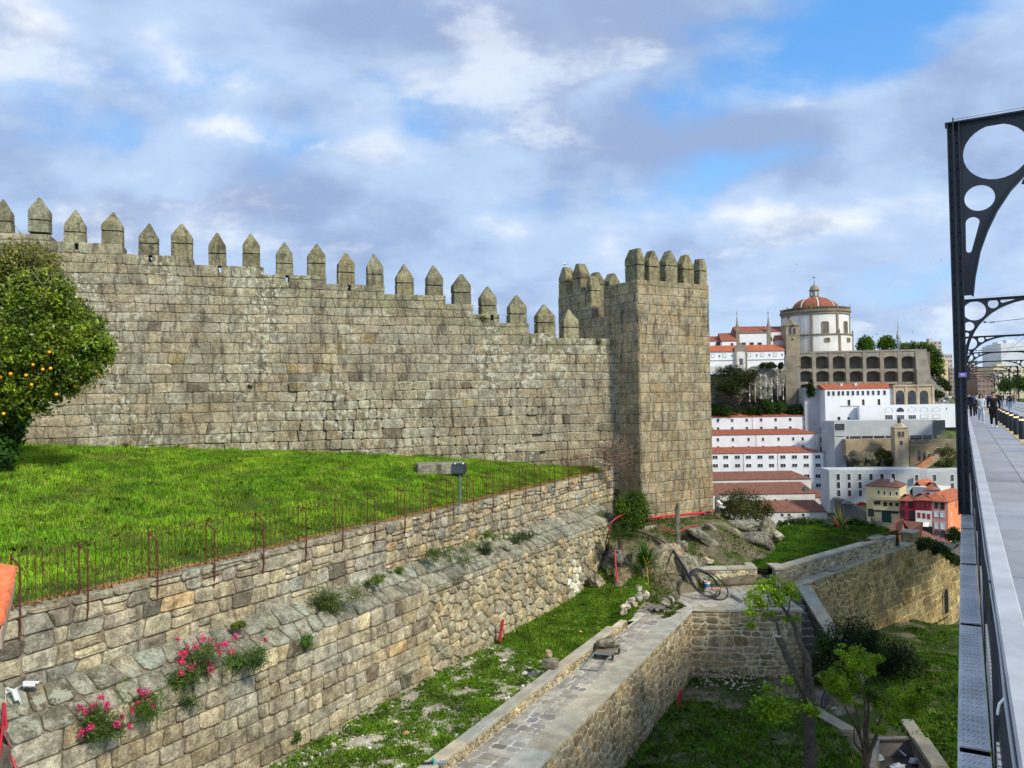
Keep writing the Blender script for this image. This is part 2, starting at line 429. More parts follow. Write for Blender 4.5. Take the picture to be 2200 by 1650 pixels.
# arrow slits: notch the stepped top below some merlons
def cut(segs, ua, ub, depth):
    out = []
    for a, b, t in segs:
        if ub <= a or ua >= b: out.append((a, b, t)); continue
        if a < ua: out.append((a, ua, t))
        out.append((max(a, ua), min(b, ub), t - depth))
        if ub < b: out.append((ub, b, t))
    return out
for cx, hw, yt, yb, slit in merl:
    if slit:
        u = wall_uv(cx + 5, yb)[0]; segs = cut(segs, u - .085, u + .085, .36)
castle = thing('castle_wall', 'long grey granite castle wall with pointed merlons rising above the green lawn', 'castle wall', A0 + V((0, 0, -2)))
mb = MB(); zb = -5.5
prof = [(segs[0][0], zb)]
for a, b, t in segs: prof += [(a, t - .03), (b, t - .03)]
prof += [(segs[-1][1], zb)]
P0 = plane(A0, WU, WN)
mb.prism([P0(u, v, 0) for u, v in prof], WN * -1.6, (.5, .5, .5), 0)
top_at = lambda u: next((t for a, b, t in segs if a <= u <= b), 4)
def castle_col(u, v):
    t = top_at(u) - v
    c = vary(GR, .085, .03)
    g = max(0, 1 - t / 2.2) * rng.uniform(.3, 1)
    c = tuple(c[k] * (1 - g) + (.235, .222, .135)[k] * g for k in range(3))
    if rng.random() < .02: c = vary((.31, .245, .15), .08)
    if rng.random() < .035: c = vary((.19, .16, .125), .1)
    return c
def ledge(v, u):       # the lower courses step forward a little
    uu = u / 31.
    return (.13 if v < .95 + .3 * (1 - uu) and 12 < u < 29 else 0) + (.12 if v < .4 + .2 * (1 - uu) and 14 < u < 26 else 0) + (.10 if v < -.6 and 8 < u < 26 else 0) + (.09 if v < -1.15 and u > 15 else 0)
for poly in coursed(segs[0][0], segs[-1][1], zb, segs, .53, .86, jit=.028, slant=.03, rowjit=.13, wmin=.45, wmax=1.6):
    cu = sum(p[0] for p in poly) / 4; cv = sum(p[1] for p in poly) / 4
    b = ledge(cv, cu); lt = ledge(cv + .53, cu) < b - .01 or (rng.random() < .12 and cv < 2)
    add_stone(mb, poly, P0, .06, .009, .05, castle_col(cu, cv), r=rng.uniform(.03, .09), base=b, topcol=vary((.44, .46, .35), .15) if lt and rng.random() < .85 else None)
mb.build('wall_masonry', [M['mortar_dark'], M['castle']], castle)
def merlon(parent, O, Ux, Nx, w, dep, H, joint, shoulder, col, mat, ridge=.3, tipw=.1, name='merlon'):
    """pointed merlon: O base centre, a lower block up to joint*H, then one cap block: upright to shoulder*H and hipped above"""
    bm_ = MB(); O = V(O)
    def ring(a, b, z, j=0.): return [O + Ux * (w / 2 * a * p + j) + Nx * (dep / 2 * b * q) + ZU * z for p, q in ((-1, -1), (1, -1), (1, 1), (-1, 1))]
    z = -.05; js = [q * H for q in joint]
    for t in js:
        e = 1 + rng.uniform(-.02, .03); r0 = ring(e, e, z + .02); r1 = ring(e, e, t - .03); bm_.grid([r0, r1], col, 0, close=True); bm_.face(r0[::-1], col); bm_.face(r1, col); z = t
    j = rng.uniform(-.015, .015); rs = [ring(1, 1, z + .03, j), ring(1, 1, shoulder * H, j), ring(tipw, ridge, H, j + rng.uniform(-.045, .045))]
    bm_.grid(rs, col, 0, close=True); bm_.face(rs[0][::-1], col); bm_.face(rs[-1], col)
    me = bm_.mesh(name); b2 = bmesh.new(); b2.from_mesh(me)
    bmesh.ops.recalc_face_normals(b2, faces=b2.faces)
    bmesh.ops.bevel(b2, geom=[e for e in b2.edges if len(e.link_faces) == 2], offset=.028, segments=2, affect='EDGES', clamp_overlap=True)
    for v in b2.verts: v.co += V((mnoise.noise(v.co * 2.1), mnoise.noise(v.co * 2.1 + V((9, 0, 0))), mnoise.noise(v.co * 2.1 + V((0, 9, 0))))) * .02
    b2.to_mesh(me); b2.free()
    # recessed core behind the joint
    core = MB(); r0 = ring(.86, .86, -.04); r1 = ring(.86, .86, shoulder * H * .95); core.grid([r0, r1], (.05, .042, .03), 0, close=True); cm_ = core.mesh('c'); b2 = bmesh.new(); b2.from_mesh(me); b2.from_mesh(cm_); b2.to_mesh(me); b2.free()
    return link(me, name, mat, parent)
for k, (cx, hw, yt, yb, slit) in enumerate(merl):
    u, z = wall_uv(cx, yb); ul = wall_uv(cx - hw, yb)[0]; ur = wall_uv(cx + hw, yb)[0]; zt = wall_uv(cx, yt)[1]
    w = ur - ul; H = zt - z; jt = rng.uniform(.30, .38) if H < 2.2 else .45
    merlon(castle, A0 + WU * u - WN * .42 + ZU * z, WU, WN, w, .72, H, (jt,), max(jt + .12, rng.uniform(.56, .66)), vary((.225, .205, .135), .12), M['merlon'], ridge=rng.uniform(.2, .4), tipw=rng.uniform(.06, .14))

# ------------------------------------------------------------------ tower
TW = V((.862, .507, 0)).normalized(); TL = V((-TW.y, TW.x, 0)); TN = -TL
C0 = V((7.58, 47.0, 0)); Wd, Ld, TT = 5.72, 8.45, 7.13
tower = thing('castle_tower', 'square granite castle tower with pointed merlons at the end of the wall', 'tower', C0 + TW * 2.8 + TL * 4 + V((0, 0, -8)))
tm = MB(); zb = -8.6
# solid body up to the platform, then the parapet walls round a sunken floor
tm.box(C0 + ZU * zb, TW * Wd, TL * Ld, ZU * (5.2 - zb), (.5, .5, .5), 0)
th = .8
Pf = plane(C0, TW, TN); Ps = plane(C0, TL, -TW); Pr = plane(C0 + TW * Wd, TL, TW); Pb = plane(C0 + TL * Ld, TW, TL)
tm.box(C0 + ZU * 5.2, TW * Wd, TL * th, ZU * (TT - 5.2 - .03), (.5, .5, .5), 0)
tm.box(C0 + TW * (Wd - th) + TL * th + ZU * 5.2, TW * th, TL * (Ld - 2 * th), ZU * (TT - 5.2 - .03), (.5, .5, .5), 0)
tm.box(C0 + TL * (Ld - th) + ZU * 5.2, TW * Wd, TL * th, ZU * (TT - 5.2 - .03), (.5, .5, .5), 0)
lside = [(.0, 3.3, TT), (3.3, 4.6, 5.25), (4.6, 5.3, 6.1), (5.3, 8.45, TT)]
for a, b, t in lside:
    a2 = max(a, th); b2 = min(b, Ld - th)
    if t > 5.3: tm.box(C0 + TL * a2 + ZU * 5.2, TW * th, TL * (b2 - a2), ZU * (t - 5.2 - .03), (.5, .5, .5), 0)
def tcol(u, v):
    c = vary((.335, .27, .185), .09, .04)
    g = max(0, 1 - (TT - v) / 1.8) * rng.uniform(.1, .6)
    return tuple(c[k] * (1 - g) + (.25, .22, .12)[k] * g for k in range(3))
for S, L_, sg in ((Pf, Wd, [(0, Wd, TT)]), (Ps, Ld, lside), (Pr, Ld, [(0, Ld, TT)]), (Pb, Wd, [(0, Wd, TT)])):
    for poly in coursed(0, L_, zb, sg, .6, .6, jit=.012, rowjit=.1, slant=.012, wmin=.65, wmax=1.4):
        add_stone(tm, poly, S, .05, .007, .045, tcol(0, sum(p[1] for p in poly) / 4), r=.04)
tm.build('tower_masonry', [M['mortar_dark'], M['tower']], tower)
def tmerl(O, ux, nx, w, dep, hb, hc, tip=.35, ridge=.75): merlon(tower, O, ux, nx, w, dep, hb + hc, (rng.uniform(.46, .54),), rng.uniform(.62, .7), vary((.25, .22, .14), .1), M['merlon'], ridge=ridge, tipw=tip)
def tu(px, py):
    p = onpl(px, py, C0, TN); return (p - C0).dot(TW), p.z
for xa, xb, yt, yb, tip in ((1396, 1419, 538, 604, .3), (1432, 1457, 538, 607, .2), (1469, 1492, 547, 609, .3), (1505, 1526, 556, 613, .7)):
    ua, ub = tu(xa, yb)[0], tu(xb, yb)[0]; zt = tu((xa + xb) / 2, yt)[1]
    ub = min(ub, Wd - .02); H = zt - TT; tmerl(C0 + TW * ((ua + ub) / 2) + TL * .36 + ZU * TT, TW, TL, ub - ua, .66, H * .52, H * .48, tip)
zt = tu(1362, 530)[1]; tmerl(C0 + TW * .31 + TL * .62 + ZU * TT, TW, TL, .58, 1.2, (zt - TT) * .5, (zt - TT) * .5, .45, .7)
for d in (1.75, 3.4, 5.0, 6.6): tmerl(C0 + TW * (Wd - .4) + TL * d + ZU * TT, TL, TW, .95, .78, .95, .85, .3)
for d in (1.4, 2.9, 4.3): tmerl(C0 + TL * (Ld - .4) + TW * d + ZU * TT, TW, TL, .95, .78, .95, .85, .3)
for d, w, h0 in ((7.95, .95, TT), (6.3, .95, TT), (4.98, .6, 6.1)):
    tmerl(C0 + TL * d + TW * .4 + ZU * h0, TL, TW, w, .78, 1.0, .95, .35)
# ------------------------------------------------------------------ retaining walls
T1 = onz(28, 1314, -4.3); T2 = onz(1310, 1010, -4.3); T1.z = T2.z = 0
D1 = (T2 - T1).normalized(); N1 = V((D1.y, -D1.x, 0))
L0 = V((-10.21, 16.07, 0)); L1 = V((5.15, 43.96, 0)); D2 = (L1 - L0).normalized(); N2 = V((D2.y, -D2.x, 0))
ret = thing('retaining_wall', 'two tier retaining wall of rounded granite blocks with a sloping stone ledge below the fence', 'retaining wall', L0 + V((0, 0, -10)))
def rcol(u, v):
    c = vary(rng.choice([(.40, .345, .265), (.43, .36, .25), (.37, .33, .27), (.44, .37, .265), (.36, .31, .24)]), .14, .04)
    if rng.random() < .06: c = vary((.20, .17, .135), .15)
    if rng.random() < .06: c = vary((.46, .33, .2), .1)
    return c
PU = plane(T1, D1, N1); PL = plane(L0, D2, N2); UE = 37.3
mb = MB()
mb.box(PU(-6, -10.4, 0), D1 * (UE + 6), N1 * -1.2, ZU * (10.4 - 4.36), (1, 1, 1), 0)
sU = [(-6, UE, -4.3)]
for poly in coursed(-6, 13, -6.15, [(-6, 13, -4.3)], .42, .70, jit=.03, slant=.035, rowjit=.15, wmin=.4, wmax=1.6, split=.08):
    add_stone(mb, poly, PU, .085, .014, .05, rcol(*poly[0]), r=.06)
for poly in coursed(13, UE, -6.15, [(13, UE, -4.3)], .37, .52, jit=.05, slant=.06, rowjit=.2, wmin=.45, wmax=1.6, split=.22):
    add_stone(mb, poly, PU, .09, .013, .06, rcol(*poly[0]), r=.10)
for poly in coursed(-6, -.4, -10.3, [(-6, -.4, -6.15)], .5, .8, jit=.03, slant=.03): add_stone(mb, poly, PU, .07, .014, .05, vary((.2, .18, .15)), r=.08)
# cap stones lying on the wall top
PT = lambda u, v, d: T1 + D1 * u - N1 * v + ZU * (-4.36 + d)
for poly in coursed(-6, UE, -.05, [(-6, UE, .62)], .6, .8, jit=.02, slant=.05, rowjit=.05): add_stone(mb, poly, PT, .06, .012, .06, vary((.27, .25, .215), .12), r=.08)
mb.build('upper_tier', [M['mortar_dark'], M['ret']], ret)
mb = MB(); LE = 33.5
mb.box(PL(0, -10.5, 0), D2 * LE, N2 * -.85, ZU * (10.5 - 6.8), (1, 1, 1), 0)
for poly in coursed(0, 14.6, -10.3, [(0, 14.6, -6.75)], .41, .70, jit=.022, slant=.03, rowjit=.14, wmin=.45, wmax=1.6, split=.03):
    add_stone(mb, poly, PL, .09, .013, .05, rcol(*poly[0]), r=.055)
for poly in rubble(14.4, LE, (-10.3, -10.3), (-6.98, -6.98), .52, .38, .42):
    add_stone(mb, poly, PL, .10, .014, .065, vary(rng.choice([(.42, .36, .26), (.45, .37, .25), (.40, .35, .27), (.38, .325, .24)]) if math.hypot((poly[0][0] - 27.2) / .6, (poly[0][1] + 8.8) / 1.) > 1 else (.62, .59, .53), .12, .04), r=.05)
for poly in coursed(14.6, LE, -6.98, [(14.6, LE, -6.75)], .24, .6, jit=.01, slant=.04, rowjit=.02): add_stone(mb, poly, PL, .10, .012, .05, rcol(0, 0), r=.06)
mb.build('lower_tier', [M['mortar_dark'], M['ret']], ret)
def up_line(u): return T1 + D1 * (u - .56) + ZU * -6.02
def lo_line(u): return L0 + D2 * u + N2 * .05 + ZU * -6.78
def PCop(u, v, d):
    a = lo_line(u); b = up_line(u); s = b - a; W = s.length; s = s / W
    n = D2.cross(s); n = n if n.z > 0 else -n
    return a + s * (v / 1.25 * W) + n.normalized() * d
mb = MB()
mb.grid([[PCop(u, 0, -.02) for u in np.linspace(0, LE, 40)], [PCop(u, 1.25, -.02) for u in np.linspace(0, LE, 40)]], (1, 1, 1), 0)
for poly in coursed(0, LE, 0, [(0, LE, 1.25)], .63, .58, jit=.03, slant=.08, rowjit=.22, wmin=.45, wmax=1.5):
    add_stone(mb, poly, PCop, .11, .016, .07, vary(rng.choice([(.27, .25, .21), (.29, .27, .22), (.25, .235, .195), (.27, .265, .215)]), .10, .03), r=.09)
mb.build('sloping_ledge', [M['mortar_dark'], M['coping']], ret)
# ------------------------------------------------------------------ ground sheets and grass
def sheet(name, fn, nu, nv, mat, kind='structure', label=None):
    mb = MB(); mb.grid([[fn(s, t) for s in np.linspace(0, 1, nu)] for t in np.linspace(0, 1, nv)])
    o = mb.build(name, mat, smooth=True); tag(o, kind=kind); return o
def n2(x, y, s=1., o=0.): return mnoise.noise(V((x * s + o, y * s - o * .7, o)))
def fbm(x, y, s, o=0.): return n2(x, y, s, o) + .5 * n2(x, y, s * 2.1, o + 3) + .25 * n2(x, y, s * 4.3, o + 7)
def blades(name, pts, hts, wid, cols, mat, lean=.5, label=None, cat=None, kind='stuff', seg=1, parent=None, out=None):
    """one bent leaf blade (triangle fan of 2 faces) per point"""
    n = len(pts); P = np.array(pts); H = np.array(hts)[:, None]
    ang = nrg.uniform(0, 2 * np.pi, n); side = np.stack([np.cos(ang), np.sin(ang), np.zeros(n)], 1)
    la = nrg.uniform(0, 2 * np.pi, n)
    ld = np.stack([np.cos(la), np.sin(la), np.zeros(n)], 1) if out is None else out
    ln = (np.abs(nrg.normal(0, lean, n)))[:, None] * H
    up = np.array([[0, 0, 1.]])
    w = (np.array(wid) * np.ones(n))[:, None]
    mid = P + up * H * .6 + ld * ln * .35; tip = P + up * H * np.clip(1 - .35 * (ln / np.maximum(H, 1e-6)) ** 2, .3, 1) + ld * ln
    verts = np.stack([P - side * w / 2, P + side * w / 2, mid + side * w * .35, tip, mid - side * w * .35], 1)
    o = np_mesh(name, verts, 5, cols, mat, parent=parent)
    if kind: o['kind'] = kind
    if label: o['label'] = label
    if cat: o['category'] = cat
    return o
def gcols(pts, base, alt, s=.35, dry=.04, drycol=(.32, .27, .10), noise_amp=.5):
    out = np.zeros((len(pts), 3)); b = np.array(base); a = np.array(alt)
    for i, p in enumerate(pts):
        f = min(1, max(0, .5 + noise_amp * fbm(p[0], p[1], s, 5)))
        out[i] = b * (1 - f) + a * f
    k = np.exp(nrg.normal(0, .22, (len(pts), 1))); out = out * k
    d = nrg.random(len(pts)) < dry; out[d] = np.array(drycol) * np.exp(nrg.normal(0, .2, (d.sum(), 1)))
    return out

# lawn between the castle wall and the fence
lawn_z = [(-300, 948), (0, 952), (60, 956), (300, 962), (600, 969), (800, 975), (1000, 987), (1200, 1004), (1330, 1012)]
def lawn_top(s):
    px = -200 + 1525 * s; py = np.interp(px, [a for a, b in lawn_z], [b for a, b in lawn_z])
    p = onpl(px, py, A0, WN); return p
def lawn(s, t):
    a = T1 + D1 * (-7 + 43.2 * s ** 1.35) - N1 * .52 + ZU * -4.33; b = lawn_top(s) - WN * .1
    p = a.lerp(b, t); k = math.sin(math.pi * t)
    p.z += k * .35 * (1 - .6 * s) + .09 * fbm(p.x, p.y, .7) * min(1, t * 8)
    return p
sheet('lawn_ground', lawn, 90, 34, M['turf'])
pts = []; hts = []
while len(pts) < 190000:
    s, t = rng.random(), rng.random() ** 1.0
    p = lawn(s, t)
    if rng.random() > min(1, (26 / max(p.y, 14)) ** .8): continue
    f = fbm(p.x, p.y, .9, 2)
    if t < .025 and rng.random() < .6: continue
    pts.append(tuple(p)); hts.append(max(.04, (.14 + .10 * f) * rng.uniform(.6, 1.35) * (1 if t > .04 else .6)))
lc = gcols(pts, (.115, .28, .014), (.25, .42, .03), .45, .07, noise_amp=.9)
for i_, p_ in enumerate(pts):
    f_ = min(1, max(0, (fbm(p_[0], p_[1], .3, 40) - .12) * 2.2)); lc[i_] = lc[i_] * (1 - .6 * f_) + np.array((.21, .25, .055)) * .6 * f_
    g_ = min(1, max(0, (fbm(p_[0], p_[1], .55, 60) - .25) * 3)); lc[i_] *= 1.12 - .25 * g_
blades('lawn_grass', pts, hts, nrg.uniform(.016, .034, len(pts)), lc, M['grass'], .55)
# dry straw at the lawn's edge on the wall top
pts = []
for k in range(15000):
    u = rng.uniform(-6, 36); v = .36 + rng.gauss(0, .12)
    p = T1 + D1 * u - N1 * v + ZU * -4.31
    if fbm(p.x, p.y, .8, 9) > -.55: pts.append(tuple(p))
blades('dry_straw', pts, nrg.uniform(.03, .09, len(pts)), .02, np.array([vary((.50, .32, .16), .25) for _ in pts]), M['grass'], 1.6)

# sandy strip between retaining wall and the path's parapet
R0p = V((-1.48, 22.37, 0)); R1p = V((5.2, 35.37, 0)); DP = (R1p - R0p).normalized(); NP_ = V((DP.y, -DP.x, 0))
O0 = V((.41, 21.56, 0)); O1 = V((8.22, 37.33, 0)); DO = (O1 - O0).normalized(); NO = V((DO.y, -DO.x, 0))
def strip(s, t):
    a = L0 + D2 * (-4 + 37.5 * s) + N2 * -.1; b = R0p + DP * (-9 + 27 * s) - NP_ * .2
    p = a.lerp(b, t); k = max(0, (s - .80) / .2)
    p.z = -9.92 + .07 * fbm(p.x, p.y, .6, 3) + 2.2 * k * k * (1 - t * .75); return p
M['sand'] = mat_plain('sandy_rubble_ground', (.38, .34, .27), .95, var=.5, scale=1.5, bmp=1., fine=.35)
sheet('garden_strip_ground', strip, 60, 26, M['sand'])
def tufts(name, fn, n, hmin, hmax, wid, base, alt, mask, ms=.5, mo=1., thr=.0, dry=.02, lean=.9, ksz=1.):
    pts = []; hts = []; tries = 0
    while len(pts) < n and tries < n * 12:
        tries += 1
        s, t = rng.random(), rng.random(); p = fn(s, t)
        m_ = fbm(p.x, p.y, ms, mo) + mask(p, s, t)
        if m_ < thr + rng.uniform(-.32, .32): continue
        pts.append(tuple(p)); hts.append(rng.uniform(hmin, hmax) * (1 + .5 * min(1, max(-.5, m_))))
    return blades(name, pts, hts, nrg.uniform(*wid, len(pts)), gcols(pts, base, alt, 1.1, dry), M['grass'], lean)
tufts('strip_grass', strip, 85000, .05, .13, (.02, .05), (.08, .18, .014), (.19, .33, .03), lambda p, s, t: .08 + (.75 if s > .62 else 0) - (.5 if t < .06 else 0), 1.25, 1., -.10)
# loose pebbles
def pebbles(name, fn, n, smin, smax, cols):
    mb = MB()
    for k in range(n):
        p = fn(rng.random(), rng.random()); r = smin * (smax / smin) ** rng.random()
        c = vary(rng.choice(cols), .15)
        q = [[p + V((math.cos(a + rng.uniform(-.2, .2)) * r * f, math.sin(a) * r * f * .8, z * r)) for a in np.linspace(0, 5.24, 6)] for f, z in ((1, -.2), (.95, .3), (.5, .7))]
        mb.grid(q, c, 0, close=True); mb.face(q[-1], c)
    o = mb.build(name, M['attr_rough'], smooth=False); o['kind'] = 'stuff'; return o
pebbles('strip_rubble_pieces', strip, 2200, .015, .09, [(.5, .46, .4), (.42, .36, .28), (.56, .54, .5)])

# ------------------------------------------------------------------ path with parapet
par = thing('low_parapet', 'low rubble parapet with grey coping running along the cobbled path', 'parapet', R0p + V((0, 0, -9.9)))
PP = plane(R0p, DP, NP_); PE = 13.8
mb = MB(); mb.box(PP(-9, -10.2, -.02), DP * (9 + PE), NP_ * -.28, ZU * .58, (1, 1, 1), 0)
for poly in rubble(-9, PE, (-9.95, -9.95), (-9.63, -9.63), .3, .2, .4): add_stone(mb, poly, PP, .03, .014, .03, vary((.44, .37, .27), .16), r=.04)
mb.build('rubble_face', [M['mortar_pale'], M['rubble']], par, smooth=False)
mb = MB(); u = -9.
while u < 12.2:
    w = min(rng.uniform(1.2, 1.9), 12.3 - u); mb.box(PP(u + .006, -9.615, .05), DP * (w - .012), NP_ * -.40, ZU * (.11 + rng.uniform(-.004, .004)), vary((.40, .37, .29), .08)); u += w
mb.build('coping_slabs', M['slab'], par, bevel=.012)
mb = MB()
def path(s, t): return (PP(-9 + 26 * s, 0, -.05)).lerp(O0 + DO * (-9 + 27 * s), t) + ZU * -9.925
mb.grid([[path(s, t) for s in np.linspace(0, 1, 30)] for t in (0, 1)], (1, 1, 1), 0)
PQ = lambda u, v, d: PP(v, 0, 0) * 1 + NP_ * u + ZU * (-9.925 + d)
def path_w(v):  # width from the parapet to the coping
    a = PP(v, 0, 0); return max(.3, (O0 - a).dot(NP_) / 1 + 0 - .85 + ((a - O0).dot(DO)) * (-(DO.dot(NP_)) * -1))
v = -9.
while v < 17.5:
    h = .36 * rng.uniform(.85, 1.2); a = PP(v, 0, 0); e = O0 + DO * ((a - O0).dot(DO)); W = (e - a).dot(NP_) - .82
    u = .04 + rng.uniform(-.2, 0) * 0
    first = True
    while u < W - .05:
        w = .5 * rng.uniform(.55, 1.35)
        if first and rng.random() < .5: w *= .6
        first = False
        if W - u - w < .2: w = W - u
        j = [rng.uniform(-.014, .014) for _ in range(4)]
        add_stone(mb, [(u + j[0], v + j[1]), (u + w + j[1], v + j[2]), (u + w + j[2], v + h + j[3]), (u + j[3], v + h + j[0])], PQ, .02, .018, .02, vary(rng.choice([(.32, .295, .25), (.36, .33, .28), (.28, .26, .22)]), .14, .03), r=.05, bulge=.15)
        u += w
    v += h
path_o = mb.build('cobbled_path', [mat_plain('path_grout', (.56, .53, .47), .95, var=.3, scale=1.2, fine=.2), M['cobble']], smooth=False)
path_o['kind'] = 'structure'
gw = thing('garden_terrace_wall', 'tall pale mortared rubble wall with grey coping holding up the cobbled path and plaza', 'terrace wall', O1 + V((0, 0, -13)))
PO = plane(O0, DO, NO); OL = (O1 - O0).length; O2 = V((13.25, 37.0, 0)); DF = (O2 - O1).normalized(); NF = V((DF.y, -DF.x, 0)); FL = (O2 - O1).length
PF = plane(O1, DF, NF); DR = V((-DF.y, DF.x, 0)); PRt = plane(O2, DR, V((DR.y, -DR.x, 0)))
def gcol(): return vary(rng.choice([(.33, .27, .185), (.37, .30, .205), (.30, .24, .17), (.40, .33, .22)]), .15, .05)
mb = MB(); mb.box(PO(-9, -13.4, -.0), DO * (9 + OL), NO * -.6, ZU * (13.4 - 10.04), (1, 1, 1), 0)
for poly in rubble(-9, OL, (-13.3, -13.3), (-10.03, -10.03), .42, .30, .46): add_stone(mb, poly, PO, .022, .022, .04, gcol(), r=.05, bulge=.3)
mb.build('path_side_masonry', [M['mortar_pale'], M['rubble']], gw)
mb = MB(); mb.box(PF(0, -13.4, 0), DF * FL, NF * -.6, ZU * (13.4 - 10.04), (1, 1, 1), 0)
mb.box(PRt(0, -13.4, 0), DR * 4.0, V((DR.y, -DR.x, 0)) * -.6, ZU * (13.4 - 10.04), (1, 1, 1), 0)
for poly in coursed(0, FL, -13.3, [(0, FL, -10.03)], .34, .46, jit=.05, slant=.07, rowjit=.3, wmin=.35, wmax=1.7, split=.25): add_stone(mb, poly, PF, .03, rng.uniform(.018, .04), .04, gcol(), r=.08, bulge=.25)
for poly in rubble(0, 4, (-13.3, -13.3), (-10.03, -10.03), .6, .42, .42): add_stone(mb, poly, PRt, .045, .03, .06, gcol(), r=.10, bulge=.25)
mb.build('plaza_front_masonry', [M['mortar_pale'], M['rubble']], gw)
mb = MB(); u = -9.
while u < OL - .2:
    w = min(rng.uniform(1.1, 1.8), OL - .86 - u)
    if w < .2: break
    mb.box(PO(u + .006, -10.02, .06), DO * (w - .012), NO * -.88, ZU * (.12 + rng.uniform(-.004, .004)), vary((.40, .37, .29), .08)); u += w
u = -.0
mb.box(PO(OL - .86, -10.02, .06), DO * .92, NO * -.88, ZU * .118, vary((.40, .37, .29), .05))
while u < FL - .1:
    w = min(rng.uniform(1.1, 1.7), FL + .02 - u); mb.box(PF(u + .09, -10.02, .06), DF * (w - .012), NF * -.5, ZU * (.121 + rng.uniform(-.003, .003)), vary((.40, .37, .29), .08)); u += w
mb.box(PRt(.45, -10.02, .03), DR * 3.4, V((DR.y, -DR.x, 0)) * -.4, ZU * .123, vary((.40, .37, .29), .05))
mb.build('coping_slabs', M['slab'], gw, bevel=.012)
# plaza paving
mb = MB(); PZ = lambda u, v, d: V((u, v, -9.93 + d))
mb.face([V((4.6, 35.4, -9.94)), V((8.3, 37.2, -9.94)), V((13.3, 37.2, -9.94)), V((13.6, 42, -9.94)), V((7.5, 43, -9.94)), V((5.2, 40, -9.94))][::1], (1, 1, 1), 0)
for poly in rubble(5.0, 13.2, (37.0, 37.45), (41.4, 41.6), .9, .7, .4):
    add_stone(mb, poly, PZ, .022, .025, .02, vary(rng.choice([(.38, .35, .30), (.42, .385, .33), (.34, .315, .27)]), .1, .02), r=.05)
po = mb.build('plaza_paving', [mat_plain('plaza_grout', (.56, .54, .49), .95, var=.2, scale=1.2, fine=.2), M['cobble']]); po['kind'] = 'structure'

# ------------------------------------------------------------------ terrace parapets, stairs and the big right hand wall
def wall_run(parent, name, P, D, L, N, zb, zt, th, su, sv, col, cop=None, mort='mortar_pale', depth=.035):
    mb = MB(); S = plane(P, D, N)
    mb.box(S(0, zb, 0), D * L, N * -th, ZU * (zt - zb - .0), (1, 1, 1), 0)
    for poly in rubble(0, L, (zb, zb), (zt, zt), su, sv, .42): add_stone(mb, poly, S, depth, .022, .045, col(), r=.06, bulge=.25)
    mb.build(name, [M[mort], M['rubble']], parent)
    if cop:
        mb = MB(); u = -.0
        while u < L - .05:
            w = min(rng.uniform(1.1, 1.7), L - u)
            mb.box(S(u + .006, zt + .002, .07), D * (w - .012), N * -(th + .14), ZU * (cop + rng.uniform(-.003, .003)), vary((.40, .37, .29), .08)); u += w
        mb.build('coping_slabs', M['slab'], parent, bevel=.012)
tw1 = thing('plaza_back_parapet', 'pale rubble parapet behind the white bucket with a flat coping', 'parapet', (11, 41.4, -9.95))
pcol = lambda: vary(rng.choice([(.42, .37, .29), (.36, .31, .24), (.45, .4, .32)]), .14, .04)
wall_run(tw1, 'rubble_masonry', V((9.6, 41.45, 0)), V((1, 0, 0)), 3.0, V((0, -1, 0)), -10, -8.98, .45, .42, .26, pcol, .12)
mb = MB(); mb.box((12.2, 41.9, -8.97), (.45, 0, 0), (0, .9, 0), (0, 0, .12), (.40, .37, .29)); mb.build('return_coping', M['slab'], tw1, bevel=.012)
tw2 = thing('planter_parapet', 'rubble parapet with flat coping between the terrace lawn and the planter trough', 'parapet', (18, 45, -9.95))
B0 = V((13.75, 41.2, 0)); B1_ = V((24.0, 50.1, 0)); DB = (B1_ - B0).normalized(); NB = V((DB.y, -DB.x, 0))
wall_run(tw2, 'rubble_masonry', B0, DB, (B1_ - B0).length, NB, -10.2, -8.98, .45, .45, .27, pcol, .12)
mb = MB(); mb.box(V((13.45, 41.15, -10)), (.5, 0, 0), (0, .5, 0), (0, 0, 1.02), (.36, .31, .24)); mb.build('corner_pier', M['rubble'], tw2, bevel=.02)
mb = MB(); mb.box(V((13.4, 41.1, -8.97)), (.62, 0, 0), (0, 1.3, 0), (0, 0, .115), (.40, .37, .29)); mb.build('pier_cap', M['slab'], tw2, bevel=.012)
st = thing('garden_steps', 'short grey stone steps up from the plaza to the terrace lawn', 'steps', (13, 41.5, -9.93))
for k in range(4):
    mb = MB(); mb.box(V((12.62, 41.35 + .33 * k, -10)), (.82, 0, 0), (0, 1.6 - .33 * k, 0), (0, 0, .09 + .24 * k), vary((.2, .195, .18), .06)); mb.build('step', M['slab'], st, bevel=.015)
bol = MB(); bol.lathe((13.1, 40.6, -9.93), [(.17, 0), (.165, .3), (.15, .62), (.12, .66), (0.001, .67)], 14, (.24, .235, .22)); tag(bol.build('stone_bollard', M['slab'], smooth=True), 'short round grey stone bollard in front of the garden steps', 'bollard')
st2 = thing('descending_stairs', 'dark narrow stone stairs descending beside the sloping coping to the lower garden', 'stairs', (13.9, 39, -13))
for k in range(11):
    mb = MB(); mb.box(V((13.32, 40.6 - .36 * (k + 1), -13.3)), (1.2, 0, 0), (0, .36, 0), (0, 0, 13.3 - 9.95 - .28 * k - .28), vary((.15, .145, .135), .08)); mb.build('step', M['slab'], st2, bevel=.012)
rw = thing('garden_boundary_wall', 'long ochre stained rubble wall with coping and a small arched doorway beside the lower garden', 'boundary wall', (20, 46, -14))
G0 = V((14.56, 41.0, 0)); G1 = V((26.3, 52.4, 0)); DG = (G1 - G0).normalized(); NG = V((DG.y, -DG.x, 0)); GL = (G1 - G0).length
PG = plane(G0, DG, NG); GE = GL + 14
def rwtop(u): return -9.85 if u < GL - .3 else -9.85 - max(0, u - GL - 1.2) * .30
